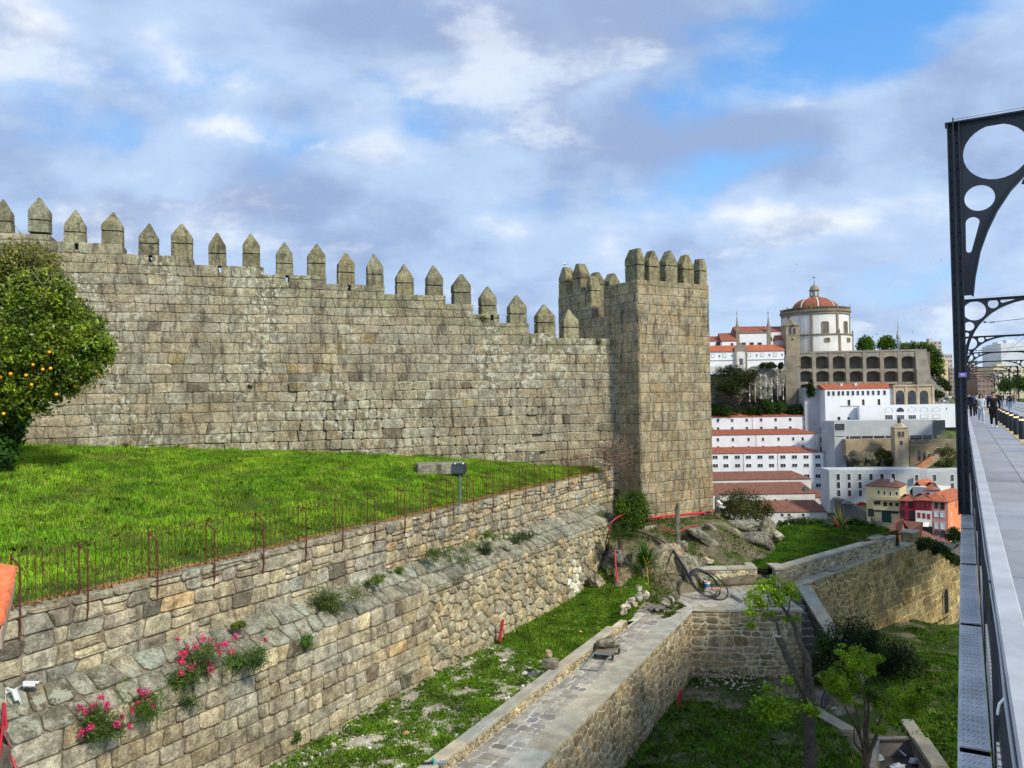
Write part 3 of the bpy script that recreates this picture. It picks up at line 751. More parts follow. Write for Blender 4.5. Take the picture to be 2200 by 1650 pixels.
mb = MB(); mb.box(PG(0, -18, 0), DG * GL, NG * -.55, ZU * (18 - 9.86), (1, 1, 1), 0)
mb.prism([PG(GL, -18, 0), PG(GE, -18, 0), PG(GE, rwtop(GE), 0), PG(GL, -9.9, 0)], NG * -.55, (1, 1, 1), 0)
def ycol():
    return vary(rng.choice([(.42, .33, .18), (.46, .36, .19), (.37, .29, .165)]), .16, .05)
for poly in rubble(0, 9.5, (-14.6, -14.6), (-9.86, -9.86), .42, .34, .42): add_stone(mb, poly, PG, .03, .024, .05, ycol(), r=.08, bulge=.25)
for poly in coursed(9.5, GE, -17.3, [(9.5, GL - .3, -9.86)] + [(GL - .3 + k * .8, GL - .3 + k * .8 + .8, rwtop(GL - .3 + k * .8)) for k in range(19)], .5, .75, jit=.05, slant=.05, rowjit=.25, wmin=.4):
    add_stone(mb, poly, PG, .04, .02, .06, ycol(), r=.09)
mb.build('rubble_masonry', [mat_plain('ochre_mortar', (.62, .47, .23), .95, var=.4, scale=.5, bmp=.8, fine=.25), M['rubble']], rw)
mb = MB(); u = 0.
while u < GL - .1:
    w = min(rng.uniform(1.3, 2.0), GL - u); mb.box(PG(u + .006, -9.855, .09), DG * (w - .012), NG * -.74, ZU * (.115 + rng.uniform(-.003, .003)), vary((.40, .37, .29), .08)); u += w
mb.build('coping_slabs', M['slab'], rw, bevel=.012)
mb = MB(); c = PG(GL - .2, -9.8, 0); mb.box(c, DG * 1.1, NG * -.75, ZU * .62, (.3, .26, .18)); mb.build('end_pier', M['rubble'], rw, bevel=.03)
mb = MB(); mb.box(c + ZU * .62 - DG * .08 + NG * .08, DG * 1.26, NG * -.91, ZU * .11, (.40, .37, .29)); mb.build('pier_cap', M['slab'], rw, bevel=.012)
# arched doorway in the wall: dark opening inside a stone surround
dp = onpl(2031, 1318, G0, NG); ud = (dp - G0).dot(DG); zd = dp.z
arch = lambda w, h, d: [PG(ud - w, zd, d)] + [PG(ud - w * math.cos(a), zd + h - w * 1.2 + w * 1.2 * math.sin(a), d) for a in np.linspace(0, math.pi, 11)] + [PG(ud + w, zd, d)]
mb = MB(); mb.prism(arch(.42, 1.75, -.05), NG * .115, (.012, .011, .01)); dd = mb.build('doorway', M['attr_rough'], rw)
mb = MB(); a1 = arch(.42, 1.75, .09); a2 = arch(.68, 2.05, .09)
for k in range(len(a1) - 1): mb.prism([a1[k], a1[k + 1], a2[k + 1], a2[k]], NG * -.08, vary((.3, .24, .15), .1))
mb.build('stone_surround', M['rubble'], dd)
# sloping coping that follows the stairs down
sc = thing('stair_side_wall', 'inclined flat coping slab wall dropping beside the dark stairs', 'stair wall', (14.9, 38, -13))
sp0 = V((14.5, 41.0, -9.75)); sp1 = V((14.95, 35.6, -12.55)); dS = sp1 - sp0; wS = V((.72, .06, 0))
mb = MB(); mb.prism([sp0 + V((.1, 0, -.13)), sp1 + V((.1, 0, -.13)), V((sp1.x + .1, sp1.y, -14.5)), V((sp0.x + .1, sp0.y, -14.5))], V((.5, .05, 0)), (.22, .2, .17)); mb.build('wall_body', M['rubble'], sc)
mb = MB()
for k in range(4):
    a = sp0 + dS * (k / 4 + .001); b = sp0 + dS * ((k + 1) / 4 - .001); mb.prism([a, b, b - ZU * .13, a - ZU * .13], wS, vary((.40, .37, .29), .06))
mb.build('coping_slabs', M['slab'], sc, bevel=.012)

# ------------------------------------------------------------------ rocky slope below the tower, terrace lawn, lower garden
def smooth(a, b, x): t = min(1, max(0, (x - a) / (b - a))); return t * t * (3 - 2 * t)
def slope_z(x, y):
    k = smooth(38.2, 46.3, y - .15 * (x - 8)); z = -9.98 + 2.75 * k
    kx = smooth(11., 17., x); z2 = -9.95 + 1.15 * smooth(41.0, 50, y)
    z = z * (1 - kx) + z2 * kx - .35 * (1 - smooth(40.6, 41.6, y)) * smooth(7.6, 8.6, x)
    if x < 6.2: z -= smooth(6.2, 3.8, x) * .6 * (1 - k)
    return z
def rocky(s, t):
    y = 35.6 + 23 * t; x0 = 3.6 + (y - 35.6) * .20; x = x0 + (16.5 + 7 * t) * s
    x = min(x, 13.6 + (y - 41.2) * 1.15 - .35) if y > 41.2 else min(x, 9.5 if y > 38 else 6.5 + (y - 35.6) * .6)
    amp = .34 * (1 - smooth(12, 16, x))
    far_ = max(0, y - min(47.5 + (x - 11.5) * .8125, 54 - (x - 19.5) * .667))
    return V((x, y, slope_z(x, y) + amp * fbm(x, y, .45, 12) - 7 * smooth(.2, 2.5, far_) * smooth(15, 17.5, x)))
sheet('rocky_slope', rocky, 90, 80, M['earth'])
# soft earth bank against the wall end
tufts('slope_grass', rocky, 52000, .05, .14, (.02, .05), (.05, .1, .015), (.12, .18, .03), lambda p, s, t: (.3 if p.x < 8 else .15), .5, 21., .12, dry=.15)
def terr(s, t):
    f = V((9.7, 41.9, 0)).lerp(V((13.6, 41.7, 0)), min(1, s * 3)) if s < 1 / 3 else V((13.6, 41.75, 0)).lerp(V((23.8, 50.6, 0)), (s - 1 / 3) * 1.5)
    b = V((11.5, 47.5, 0)).lerp(V((19.5, 54.0, 0)), s / .6) if s < .6 else V((19.5, 54.0, 0)).lerp(V((24.0, 51.0, 0)), (s - .6) / .4)
    p = f.lerp(b, t); p.z = -9.0 + .35 * t + .05 * fbm(p.x, p.y, .8, 4) - .35 * smooth(.75, 1, t) * 0; return p
sheet('terrace_lawn_ground', terr, 50, 26, M['turf'])
tufts('terrace_lawn_grass', terr, 42000, .05, .12, (.018, .04), (.05, .14, .01), (.11, .24, .02), lambda p, s, t: .9 - (1.0 if p.x < 13 and t > .55 else 0), .7, 31., .0)
BAS = [onz(x, y, -13.1) for x, y in ((1890, 1590), (1958, 1588), (2010, 1668), (1868, 1690))]
def in_basin(x, y):
    return all((BAS[(k + 1) % 4].x - BAS[k].x) * (y - BAS[k].y) - (BAS[(k + 1) % 4].y - BAS[k].y) * (x - BAS[k].x) < .0 for k in range(4))
def low(s, t):
    x = -4 + 42 * s; y = 19 + 44 * t
    y = min(y, 41.5 + (x - 14.56) * .971 + .6) if x > 14.8 else min(y, 41.)
    z = -13.05 + .10 * fbm(x, y, .5, 6) - 1.0 * smooth(14, 24, x) * smooth(34, 46, y) - .4 * smooth(14, 30, x) - 2.1 * smooth(46, 57, y) * smooth(22, 32, x)
    if in_basin(x, y): z -= .75
    return V((x, y, z))
M['dark_soil'] = mat_soil('dark_garden_soil', (.12, .10, .075), (.21, .185, .14), (.045, .07, .018), .45, .42, .55)
sheet('lower_garden_ground', low, 170, 170, M['dark_soil'])
tufts('lower_garden_weeds', low, 170000, .05, .18, (.03, .08), (.055, .13, .013), (.125, .26, .022), lambda p, s, t: .62 - (.9 if (p.y > 34.3 and p.x < 14.5) else 0) - (.8 if p.y > 43.0 else 0) - (3. if in_basin(p.x, p.y) else 0) - (1.6 if (12.3 < p.x - (p.y - 28) * .04 < 14.6 and p.y > 25.5) else 0), .6, 41., .05, lean=1.1)
pebbles('lower_garden_stones', low, 900, .012, .06, [(.5, .46, .4), (.42, .36, .28), (.3, .27, .22)])
# ------------------------------------------------------------------ vegetation
def leaves(name, P, size, cols, parent=None, aspect=.5, ctr=None, up=.5, mat='leaf', droop=0., label=None):
    P = np.asarray(P, dtype=float); n = len(P)
    nrm = nrg.normal(0, 1, (n, 3)); nrm[:, 2] += up * 1.5
    if ctr is not None:
        o = P - np.asarray(ctr); o /= np.maximum(np.linalg.norm(o, axis=1, keepdims=True), 1e-6); nrm += o * 1.0
    nrm /= np.linalg.norm(nrm, axis=1, keepdims=True)
    a = np.cross(nrm, nrg.normal(0, 1, (n, 3))); a[:, 2] -= droop; a -= nrm * (a * nrm).sum(1, keepdims=True)
    a /= np.maximum(np.linalg.norm(a, axis=1, keepdims=True), 1e-6); b = np.cross(nrm, a)
    s = (np.asarray(size) * np.ones(n))[:, None]
    verts = np.stack([P - a * s * .5, P + b * s * .5 * aspect + a * s * .05, P + a * s * .5 + nrm * s * .08, P - b * s * .5 * aspect + a * s * .05], 1)
    return np_mesh(name, verts, 4, cols, M[mat], parent)
def clouds(cl, n, fill=.5, rough=.3, seed=0., mask=True):
    """leaf positions in a list of blobs (centre, rx, ry, rz), denser toward the outside"""
    vol = np.array([b[1] * b[2] + b[2] * b[3] + b[1] * b[3] for b in cl]); vol = vol / vol.sum(); out = []; idx = []
    for k, (c, rx, ry, rz) in enumerate(cl):
        m = int(n * vol[k]) + 1; d = nrg.normal(0, 1, (m, 3)); d /= np.linalg.norm(d, axis=1, keepdims=True)
        r = nrg.random((m, 1)) ** fill * (1 + rough * nrg.normal(0, .5, (m, 1)))
        p = np.array(c)[None] + d * r * np.array([[rx, ry, rz]])
        if mask:
            rm = (rx + ry + rz) / 3
            keep = np.array([mnoise.noise(V(q) * (1.6 / rm) + V((seed, k, 0))) > -.22 for q in p]); p = p[keep]
        out.append(p); idx += [k] * len(p)
    return np.concatenate(out), np.array(idx)
def lcols(P, a, b, s=.6, alt=None, f=.0, sd=.22, o=3.):
    n = len(P); t = np.array([min(1, max(0, .5 + .9 * mnoise.noise(V(p) * s + V((o, 0, 0))))) for p in P])[:, None]
    c = np.array(a) * (1 - t) + np.array(b) * t; c = c * np.exp(nrg.normal(0, sd, (n, 1)))
    if alt is not None: q = nrg.random(n) < f; c[q] = np.array(alt) * np.exp(nrg.normal(0, .2, (q.sum(), 1)))
    return c
def blob(px, py, r, Y, dy=0., rz=None, k=1.):
    s = Y / F; c = at(px, py, Y + dy); return (c, r * s * k, r * s * k, (rz or r) * s)
def limb(mb, pts, r0, r1, n=7, c=(1, 1, 1), wig=.0):
    m = len(pts); P = [V(p) for p in pts]; out = []; rad = []
    for k in range(m - 1):
        for j in range(3):
            t = j / 3; q = P[k].lerp(P[k + 1], t) + V((rng.gauss(0, wig), rng.gauss(0, wig), rng.gauss(0, wig * .5))); out.append(q); rad.append(r0 + (r1 - r0) * (k + t) / (m - 1))
    out.append(P[-1]); rad.append(r1); mb.tube(out, rad, n, c)
def px_limb(mb, pix, Y, r0, r1, dy=0., wig=.01):
    limb(mb, [at(x, y, Y + dy * k / max(1, len(pix) - 1)) for k, (x, y) in enumerate(pix)], r0, r1, wig=wig)
# --- orange tree with ivy on the left
YT = 31.
ot = thing('orange_tree', 'bushy orange tree with ripe fruit and an ivy covered trunk at the lawn edge', 'tree', at(-8, 1008, YT))
mb = MB(); px_limb(mb, [(-6, 1012), (0, 930), (8, 870), (20, 800)], YT, .24, .14)
for pix in ([(5, 880), (60, 850), (120, 800), (180, 760)], [(10, 840), (40, 760), (60, 660), (70, 570)], [(5, 830), (-30, 740), (-40, 640)], [(20, 800), (110, 760), (160, 690)], [(15, 820), (90, 835), (150, 800)]):
    px_limb(mb, pix, YT, .11, .025, rng.uniform(-1, 1), .03)
mb.build('trunk', M['bark'], ot)
cl = [blob(x, y, r, YT, rng.uniform(-1.3, 1.3)) for x, y, r in ((60, 590, 62), (-10, 610, 85), (110, 625, 48), (95, 560, 34), (30, 680, 80), (110, 700, 70), (165, 690, 42), (185, 740, 50), (222, 745, 26), (205, 700, 26), (130, 770, 70), (60, 800, 80), (175, 790, 45), (-10, 780, 90), (90, 850, 40), (20, 850, 55), (150, 835, 22), (230, 770, 18), (60, 545, 26), (20, 550, 30), (75, 640, 62), (140, 665, 42), (60, 720, 70))]
P, ix = clouds(cl, 86000, .5, .28, 2)
z = (P[:, 2] - P[:, 2].min()) / np.ptp(P[:, 2])
cA = lcols(P, (.042, .092, .012), (.22, .29, .02), 1.3, sd=.45); cB = lcols(P, (.13, .115, .05), (.24, .22, .06), 1.3, sd=.4)
w = np.clip((z - .62) / .25, 0, 1)[:, None] * np.clip(.8 + .4 * nrg.normal(0, 1, (len(P), 1)), 0, 1); cA = cA * (1 - w) + cB * w
q = nrg.random(len(P)) < .012; cA[q] = (.6, .6, .5)
leaves('crown', P, nrg.uniform(.09, .22, len(P)), cA, ot, .5, ctr=at(40, 730, YT), up=.4)
mb = MB()
for k in range(420):
    b = cl[rng.choice([0, 1, 2, 3, 4, 5, 18, 19])]; p = V(b[0]) + V((rng.gauss(0, .5) * b[1], rng.gauss(0, .5) * b[2], rng.gauss(0, .5) * b[3]))
    d = V((rng.gauss(0, .5), rng.gauss(0, .5), 1)).normalized() * rng.uniform(.3, .8); mb.tube([p, p + d * .5 + V((rng.gauss(0, .04), 0, 0)), p + d], [.012, .008, .003], 4, vary((.2, .18, .11)), cap=False)
mb.build('twigs', M['attr_rough'], ot)
cl2 = [blob(x, y, r, YT - .3, rng.uniform(-.5, .3)) for x, y, r in ((15, 900, 42), (-10, 950, 52), (35, 870, 36), (6, 990, 26), (60, 850, 22), (45, 905, 20))]
P, ix = clouds(cl2, 7000, .4, .25, 5); leaves('ivy', P, nrg.uniform(.12, .24, len(P)), lcols(P, (.012, .035, .01), (.05, .14, .02), 1.6), ot, .85, ctr=at(0, 930, YT), up=.1, droop=.8)
omat = mat_plain('orange_peel', (.95, .42, .02), .45, var=.06, scale=20)
def ball(name, C, r, mat, parent=None, n=10):
    mb = MB(); mb.lathe(C, [(r * math.sin(a), -r * math.cos(a)) for a in np.linspace(.01, math.pi - .01, 9)], n); return mb.build(name, mat, parent, smooth=True)
for x, y in ((335, 813), (225, 900), (292, 932), (345, 925), (73, 962), (177, 972), (507, 945), (487, 942), (555, 986), (676, 970), (515, 1046), (215, 1036), (385, 1102), (25, 1234), (5, 985)):
    ball('orange', at(x / 3.173, 500 + y / 3.173, YT - 1.75 + rng.uniform(-.1, .1) + (.7 if x > 480 else 0)), rng.uniform(.054, .068), omat, ot)
# --- round bush, tower bush
def bush(name, label, cat, cl, n, size, a, b, base, alt=None, f=0., stems=(), asp=.5, group=None, fill=.4, up=.4, rough=.3, sc=.9, cmask=True):
    t = thing(name, label, cat, base, group); P, ix = clouds(cl, n, fill, rough, rng.uniform(0, 50), cmask)
    c = V((0, 0, 0))
    for q in cl: c += V(q[0]) / len(cl)
    leaves('foliage', P, nrg.uniform(size[0], size[1], len(P)), lcols(P, a, b, sc, alt, f), t, asp, ctr=c, up=up)
    if stems:
        mb = MB()
        for pix, Y, r0, r1 in stems: px_limb(mb, pix, Y, r0, r1, 0, .02)
        mb.build('stems', M['bark'], t)
    return t
bush('round_bush', 'dense round glossy green bush at the foot of the tower corner', 'bush', [blob(1360, 1092, 36, 44), blob(1352, 1112, 33, 44), blob(1368, 1075, 22, 44), blob(1345, 1085, 22, 43.6), blob(1372, 1108, 26, 43.8)], 20000, (.07, .15), (.025, .065, .008), (.10, .17, .015), at(1358, 1138, 44), stems=[([(1360, 1140), (1358, 1110), (1362, 1080)], 44, .05, .02)], sc=1.5)
bush('tower_bush', 'wide olive green bush beside the right foot of the tower', 'bush', [blob(x, y, r, 51, d) for x, y, r, d in ((1565, 1078, 24, 0), (1590, 1072, 26, .6), (1612, 1080, 28, 0), (1635, 1090, 24, .5), (1650, 1098, 16, 0), (1575, 1095, 26, -.3), (1605, 1100, 26, -.4), (1630, 1108, 18, -.2), (1556, 1092, 14, .2))], 13000, (.07, .15), (.03, .045, .01), (.11, .12, .03), at(1595, 1128, 51), stems=[([(1580, 1128), (1575, 1100), (1565, 1080)], 51, .05, .02), ([(1600, 1128), (1605, 1100), (1612, 1075)], 51, .05, .02), ([(1620, 1128), (1628, 1105), (1640, 1092)], 51, .05, .02)], sc=1.2)
bush('terrace_hedge_bush', 'low dark green bush on the terrace edge left of the spiky yucca', 'bush', [blob(x, y, r, 53.5, d) for x, y, r, d in ((1700, 1128, 16, 0), (1725, 1126, 17, 0), (1750, 1128, 15, 0), (1680, 1130, 12, 0), (1765, 1126, 13, 0))], 6000, (.09, .2), (.02, .055, .008), (.07, .13, .015), at(1720, 1142, 53.5))
bush('terrace_corner_bush', 'low trailing green bush on the terrace edge right of the spiky yucca', 'bush', [blob(x, y, r, 52.6, d * .3) for x, y, r, d in ((1835, 1126, 14, 0), (1855, 1130, 14, 0), (1875, 1136, 12, 0), (1895, 1140, 10, 0), (1820, 1130, 12, 0))], 6000, (.09, .2), (.02, .06, .008), (.08, .15, .02), at(1855, 1145, 52.6))
bush('wall_top_ivy', 'dark ivy draped over the ruined far end of the ochre boundary wall', 'ivy', [(PG(GL + k * .9 + .8, rwtop(GL + k * .9 + .8) + rng.uniform(-.3, .15), .05), .5, .35, .38) for k in range(9)], 7000, (.08, .17), (.015, .04, .008), (.055, .1, .015), PG(GL + 4, -12, 0), asp=.8)
# --- spiky plants
def spiky(name, label, cat, C, n, L, w, cols, parts_name='fronds', droop=.5, tilt=.6, trunk=0., pinnate=False, skew=1.):
    t = thing(name, label, cat, C); mb = MB(); top = V(C) + ZU * trunk
    if trunk:
        tb = MB(); tb.lathe(C, [(.11, -.3), (.10, trunk * .5), (.13, trunk), (.02, trunk + .08)], 9); tb.build('trunk', M['bark'], t)
    for k in range(n):
        a = rng.uniform(0, 6.283); el = tilt - .5 + (2 - tilt) * rng.random() ** skew; l = L * rng.uniform(.7, 1.1); d = V((math.cos(a) * math.cos(el), math.sin(a) * math.cos(el), math.sin(el)))
        sd = V((-math.sin(a), math.cos(a), 0)); c = vary(rng.choice(cols), .2); pts = []
        for j in range(6):
            s = j / 5; pts.append(top + d * (l * s) - ZU * (droop * l * s * s * math.cos(el)))
        if pinnate:
            mb.tube(pts, [.012, .01, .008, .006, .005, .003], 4, c, cap=False)
            for j in range(16):
                s = .15 + .85 * j / 16; i = min(4, int(s * 5)); q = pts[i].lerp(pts[i + 1], s * 5 - i)
                for sg in (-1, 1):
                    ll = l * .28 * math.sin(math.pi * (.12 + .85 * s)) ; e = q + sd * sg * ll * .8 + (pts[i + 1] - pts[i]).normalized() * ll * .6 - ZU * ll * .25
                    mb.face([q, q.lerp(e, .5) + ZU * .012 + d * .012, e, q.lerp(e, .5) - d * .012], c)
        else:
            wd = [w * .7, w, w * .9, w * .7, w * .4, .002]
            mb.grid([[p - sd * x / 2, p + sd * x / 2 + ZU * .004] for p, x in zip(pts, wd)], c)
    mb.build(parts_name, M['leaf'], t); return t
spiky('small_palm', 'small feathery palm growing in the rocky slope left of the spiky clump', 'palm', onpl(1332, 1168, V((0, 41.6, 0)), V((0, 1, 0))), 26, 1.15, .05, [(.05, .09, .02), (.08, .12, .03)], trunk=.35, pinnate=True)
spiky('spiky_clump', 'dense clump of upright sword shaped green leaves on top of the big boulder', 'plant', at(1383, 1215, 40.4), 230, 1.55, .05, [(.03, .10, .01), (.06, .16, .015), (.05, .12, .012)], 'blades', .55, .75)
t = spiky('dead_leaf_tuft', 'few yellowed drooping sword leaves hanging down the boulder', 'leaves', at(1388, 1213, 40.1), 9, .8, .05, [(.45, .36, .04), (.4, .33, .06)], 'blades', 1.9, .3)
spiky('yucca', 'pale spiky yucca with straw coloured outer leaves on the terrace edge', 'yucca', at(1806, 1136, 52.4), 190, 1.9, .10, [(.22, .24, .08), (.32, .30, .13), (.12, .16, .05), (.38, .33, .16)], 'blades', .6, .45, skew=1.9)
# --- plants in the retaining wall: valerian with pink flowers, shrubs, grass tufts
fm = mat_leaf('flower_petals', .3)
def valerian(label, px, py, r, nl, nf, Y=None, cols=((.06, .11, .025), (.13, .2, .04)), fcol=(.72, .05, .24), fr=1., group='plants rooted in the retaining wall', name='valerian_plant', head=7.):
    b = onpl(px, py, lo_line(0), N2) if Y is None else at(px, py, Y)
    b = b + N1 * .10; Yb = b.y; s = Yb / F
    t = thing(name, label, 'plant', b, group)
    cl = [(b + V((rng.gauss(0, r * s * .5), rng.gauss(0, r * s * .25), rng.gauss(0, r * s * .28))), r * s * .6, r * s * .45, r * s * .45) for _ in range(7)]
    P, _ = clouds(cl, int(nl * 1.8), .6, .4, rng.uniform(0, 9), False); leaves('leaves', P, nrg.uniform(.04, .10, len(P)), lcols(P, cols[0], cols[1], 3.), t, .32, ctr=b, up=.3)
    mb = MB()
    for k in range(40):
        c_ = rng.choice(cl); q = V(c_[0]) + V((rng.gauss(0, .3) * c_[1], rng.gauss(0, .3) * c_[2], rng.uniform(.2, 1.3) * c_[3])); mb.tube([b + (q - b) * .2, b.lerp(q, .6) + ZU * .02, q], [.006, .005, .003], 4, vary((.1, .15, .04)), cap=False)
    mb.build('stalks', M['attr_rough'], t)
    for k in range(nf):
        c_ = rng.choice(cl); q = V(c_[0]) + V((rng.gauss(0, .6) * c_[1], rng.gauss(0, .6) * c_[2], rng.uniform(.1, 1.5) * c_[3])); hr = rng.uniform(.6, 1.2) * head * s * fr
        Q = np.clip(nrg.normal(0, .5, (60, 3)), -.9, .9) * hr * np.array([[1, 1, 1.1]]) + np.array(q); leaves('flower_head', Q, nrg.uniform(.025, .06, 60), np.array([vary(fcol, .25) for _ in range(60)]), t, .8)
    return t
valerian('red valerian low on the stone ledge nearest the cameras', 190, 1545, 56, 1900, 14)
valerian('red valerian in a wide leafy mat right of the lowest one', 292, 1525, 54, 2000, 9, cols=((.05, .12, .02), (.11, .21, .03)))
valerian('dark green valerian with few flowers below the big pink cluster', 385, 1465, 48, 1700, 6, cols=((.035, .075, .02), (.09, .15, .03)))
valerian('red valerian with the largest cluster of deep pink flower heads', 430, 1420, 52, 1300, 18, Y=20.2)
valerian('feathery green fennel like plant right of the big pink flowers', 505, 1420, 42, 2400, 1, cols=((.05, .12, .03), (.10, .19, .05)), fr=.7)
valerian('olive green shrub growing from the ledge in the middle of the wall', 700, 1290, 55, 3000, 0, Y=24.8, cols=((.06, .09, .02), (.15, .18, .045)), name='wall_shrub')
valerian('small round green shrub above the ledge right of the olive shrub', 845, 1232, 18, 900, 0, Y=28.6, cols=((.05, .10, .015), (.12, .19, .03)), name='wall_shrub')
valerian('small leafy plant hanging below the ledge under the olive shrub', 648, 1378, 22, 700, 0, cols=((.06, .15, .02), (.11, .24, .04)), name='wall_shrub')
valerian('tiny leafy plant at the foot of the retaining wall', 630, 1585, 13, 300, 0, cols=((.06, .13, .02), (.11, .2, .04)), name='wall_shrub')
for k, (x, y, r, lab) in enumerate(((1040, 1180, 20, 'white flowered cushion on the ledge nearest the tall grass tuft'), (1078, 1186, 18, 'white flowered cushion at the outer edge of the ledge'), (1104, 1152, 20, 'white flowered cushion in the middle of the ledge row'), (1128, 1148, 16, 'white flowered cushion farthest along the ledge'))):
    valerian(lab, x, y, r, 900, 16, Y=onpl(x, y, PCop(10, .6, 0), N2).y, cols=((.08, .11, .05), (.16, .2, .09)), fcol=(.62, .62, .58), name='white_flower_cushion', head=4.)
for k, (x, y, r, lab) in enumerate(((925, 1195, 26, 'grassy tuft hanging over the ledge right of the small shrub'), (1040, 1150, 20, 'tall grass tuft on the back of the ledge'), (980, 1185, 30, 'grey green low shrub mat on the ledge'), (1290, 1110, 22, 'green tuft at the far end of the ledge'), (1165, 1165, 14, 'small grass tuft below the white flowers'), (505, 1345, 14, 'small yellowish weed on the ledge above the fennel'), (255, 1465, 14, 'small green weed on the ledge between the pink valerians'), (800, 1245, 16, 'grey weed on the ledge left of the small round shrub'))):
    valerian(lab, x, y, r, 700, 0, Y=onpl(x, y, PCop(10, .6, 0), N2).y, cols=((.08, .13, .02), (.17, .22, .05)), name='ledge_weed')
def wallplant(label, px, py, r, P_, N_, n=500, cols=((.03, .06, .012), (.09, .13, .03))):
    b = onpl(px, py, P_, N_) + N_ * .1; s = b.y / F; t = bush('wall_weed', label, 'plant', [(b + V((rng.gauss(0, r * s * .5), 0, rng.gauss(0, r * s * .15))), r * s * .6, .12, r * s * .35) for _ in range(4)], n, (.04, .1), cols[0], cols[1], b, group='weeds growing in the castle wall')
wallplant('dark weed low on the castle wall left of the floodlight', 995, 943, 16, A0, WN); wallplant('dark trailing weed low on the castle wall above the lawn slope', 1080, 943, 20, A0, WN)
wallplant('small dark weed on the castle wall near the pale ledge', 540, 830, 10, A0, WN, 300); wallplant('mossy weed on the wall top beside the lowest merlon', 1290, 735, 12, A0, WN, 400)
wallplant('dry weed at the foot of the castle wall beside the white stone', 272, 958, 20, A0, WN, 500, ((.08, .09, .03), (.15, .13, .06))); wallplant('weed at the foot of the castle wall right of the white stone', 385, 962, 14, A0, WN, 300)
wallplant('weed at the foot of the castle wall above the stone slab', 1030, 965, 14, A0, WN, 300); wallplant('moss clump on the wall top between two lower merlons', 1035, 682, 16, A0, WN, 400, ((.13, .15, .03), (.2, .2, .05)))
# dry grass stalks on the wall top in front of the tower's wing
dg = thing('dry_grass_stalks', 'thin dry grass stalks standing on the wall top in front of the tower wing', 'grass', PU(0, 0, 0)); mb = MB()
for k in range(90):
    x = rng.uniform(1245, 1310) if k < 60 else rng.uniform(1080, 1200); b = onpl(x, 727 if x > 1200 else (697 if x < 1135 else 718), A0, WN) - WN * rng.uniform(.1, .6); h = rng.uniform(.3, .95); mb.tube([b, b + V((rng.gauss(0, .06), 0, h * .6)), b + V((rng.gauss(0, .16), rng.gauss(0, .1), h))], [.009, .007, .003], 3, vary((.3, .25, .14), .2), cap=False)
dg.location = A1 + V((-2, 0, 3.8)); mb.build('stalks', M['attr_rough'], dg)
# heap of dead branches in the corner by the tower
hp = thing('dead_branch_heap', 'tangled heap of dead brown branches in the corner between wall and tower', 'branches', at(1318, 1000, 46)); mb = MB()
for k in range(260):
    c = at(1318 + rng.gauss(0, 16), 985 + rng.gauss(0, 14), 46.2 + rng.gauss(0, .4)); a = rng.uniform(.2, 2.9); d = V((math.cos(a), rng.gauss(0, .4), math.sin(a) * .9)).normalized() * rng.uniform(.5, 1.5)
    mb.tube([c, c + d * .5 + V((rng.gauss(0, .08), 0, rng.gauss(0, .08))), c + d + V((rng.gauss(0, .15), 0, -.12))], [.014, .011, .004], 4, vary((.17, .115, .08), .25), cap=False)
mb.build('branches', M['attr_rough'], hp)
# --- pollarded tree in the lower garden
Y1 = 26.
tr = thing('pollarded_tree', 'forked pollarded tree with a thick dark trunk and few fresh leaf tufts', 'tree', onz(1738, 1700, -13.0))
mb = MB()
px_limb(mb, [(1739, 1712), (1741, 1620), (1739, 1550), (1736, 1505)], Y1, .215, .185, 0, .012)
px_limb(mb, [(1736, 1515), (1728, 1485), (1714, 1462), (1696, 1422), (1681, 1389), (1671, 1368)], Y1, .15, .105, -.3, .012)
px_limb(mb, [(1742, 1520), (1741, 1480), (1736, 1452), (1736, 1417), (1722, 1391), (1714, 1366), (1703, 1337), (1690, 1318), (1674, 1292)], Y1, .155, .045, .4, .01)
px_limb(mb, [(1676, 1376), (1672, 1350), (1668, 1336), (1652, 1327), (1636, 1332)], Y1 - .3, .06, .02, 0, .008)
px_limb(mb, [(1674, 1292), (1664, 1275), (1660, 1255)], Y1 + .4, .04, .012); px_limb(mb, [(1690, 1318), (1700, 1285), (1705, 1258)], Y1 + .4, .03, .01)
px_limb(mb, [(1738, 1480), (1728, 1500), (1735, 1516)], Y1 - .3, .02, .01); px_limb(mb, [(1733, 1490), (1748, 1455), (1768, 1440)], Y1 - .25, .03, .012)
for px in (1668, 1675, 1655, 1690): px_limb(mb, [(px, 1300), (px + rng.uniform(-14, 14), 1275), (px + rng.uniform(-25, 25), 1255)], Y1 + .3, .015, .006)
px_limb(mb, [(1730, 1500), (1700, 1500), (1665, 1512)], Y1 - .25, .03, .01)
mb.build('trunk', M['bark'], tr)
mb = MB(); p = at(1669, 1366, Y1 - .3); mb.lathe(p, [(.10, -.03), (.145, .0), (.14, .03), (.001, .035)], 12); mb.build('sawn_end', mat_plain('sawn_wood', (.5, .37, .33), .8, var=.15, scale=9), tr)
cl = [blob(x, y, r, Y1, d, rz=r * .7) for x, y, r, d in ((1644, 1262, 24, .3), (1665, 1273, 22, .4), (1622, 1284, 24, .1), (1613, 1316, 20, 0), (1694, 1262, 24, .5), (1672, 1290, 22, .3), (1655, 1323, 16, 0), (1613, 1343, 14, 0), (1708, 1280, 18, .5), (1636, 1300, 18, .1), (1690, 1330, 14, .4), (1710, 1330, 12, .4), (1660, 1250, 18, .4),
      (1665, 1515, 38, -.5), (1640, 1510, 26, -.6), (1690, 1525, 26, -.4), (1694, 1461, 14, -.4), (1652, 1478, 14, -.5), (1735, 1522, 20, -.4), (1750, 1530, 14, -.4), (1655, 1540, 24, -.5), (1625, 1525, 16, -.6))]
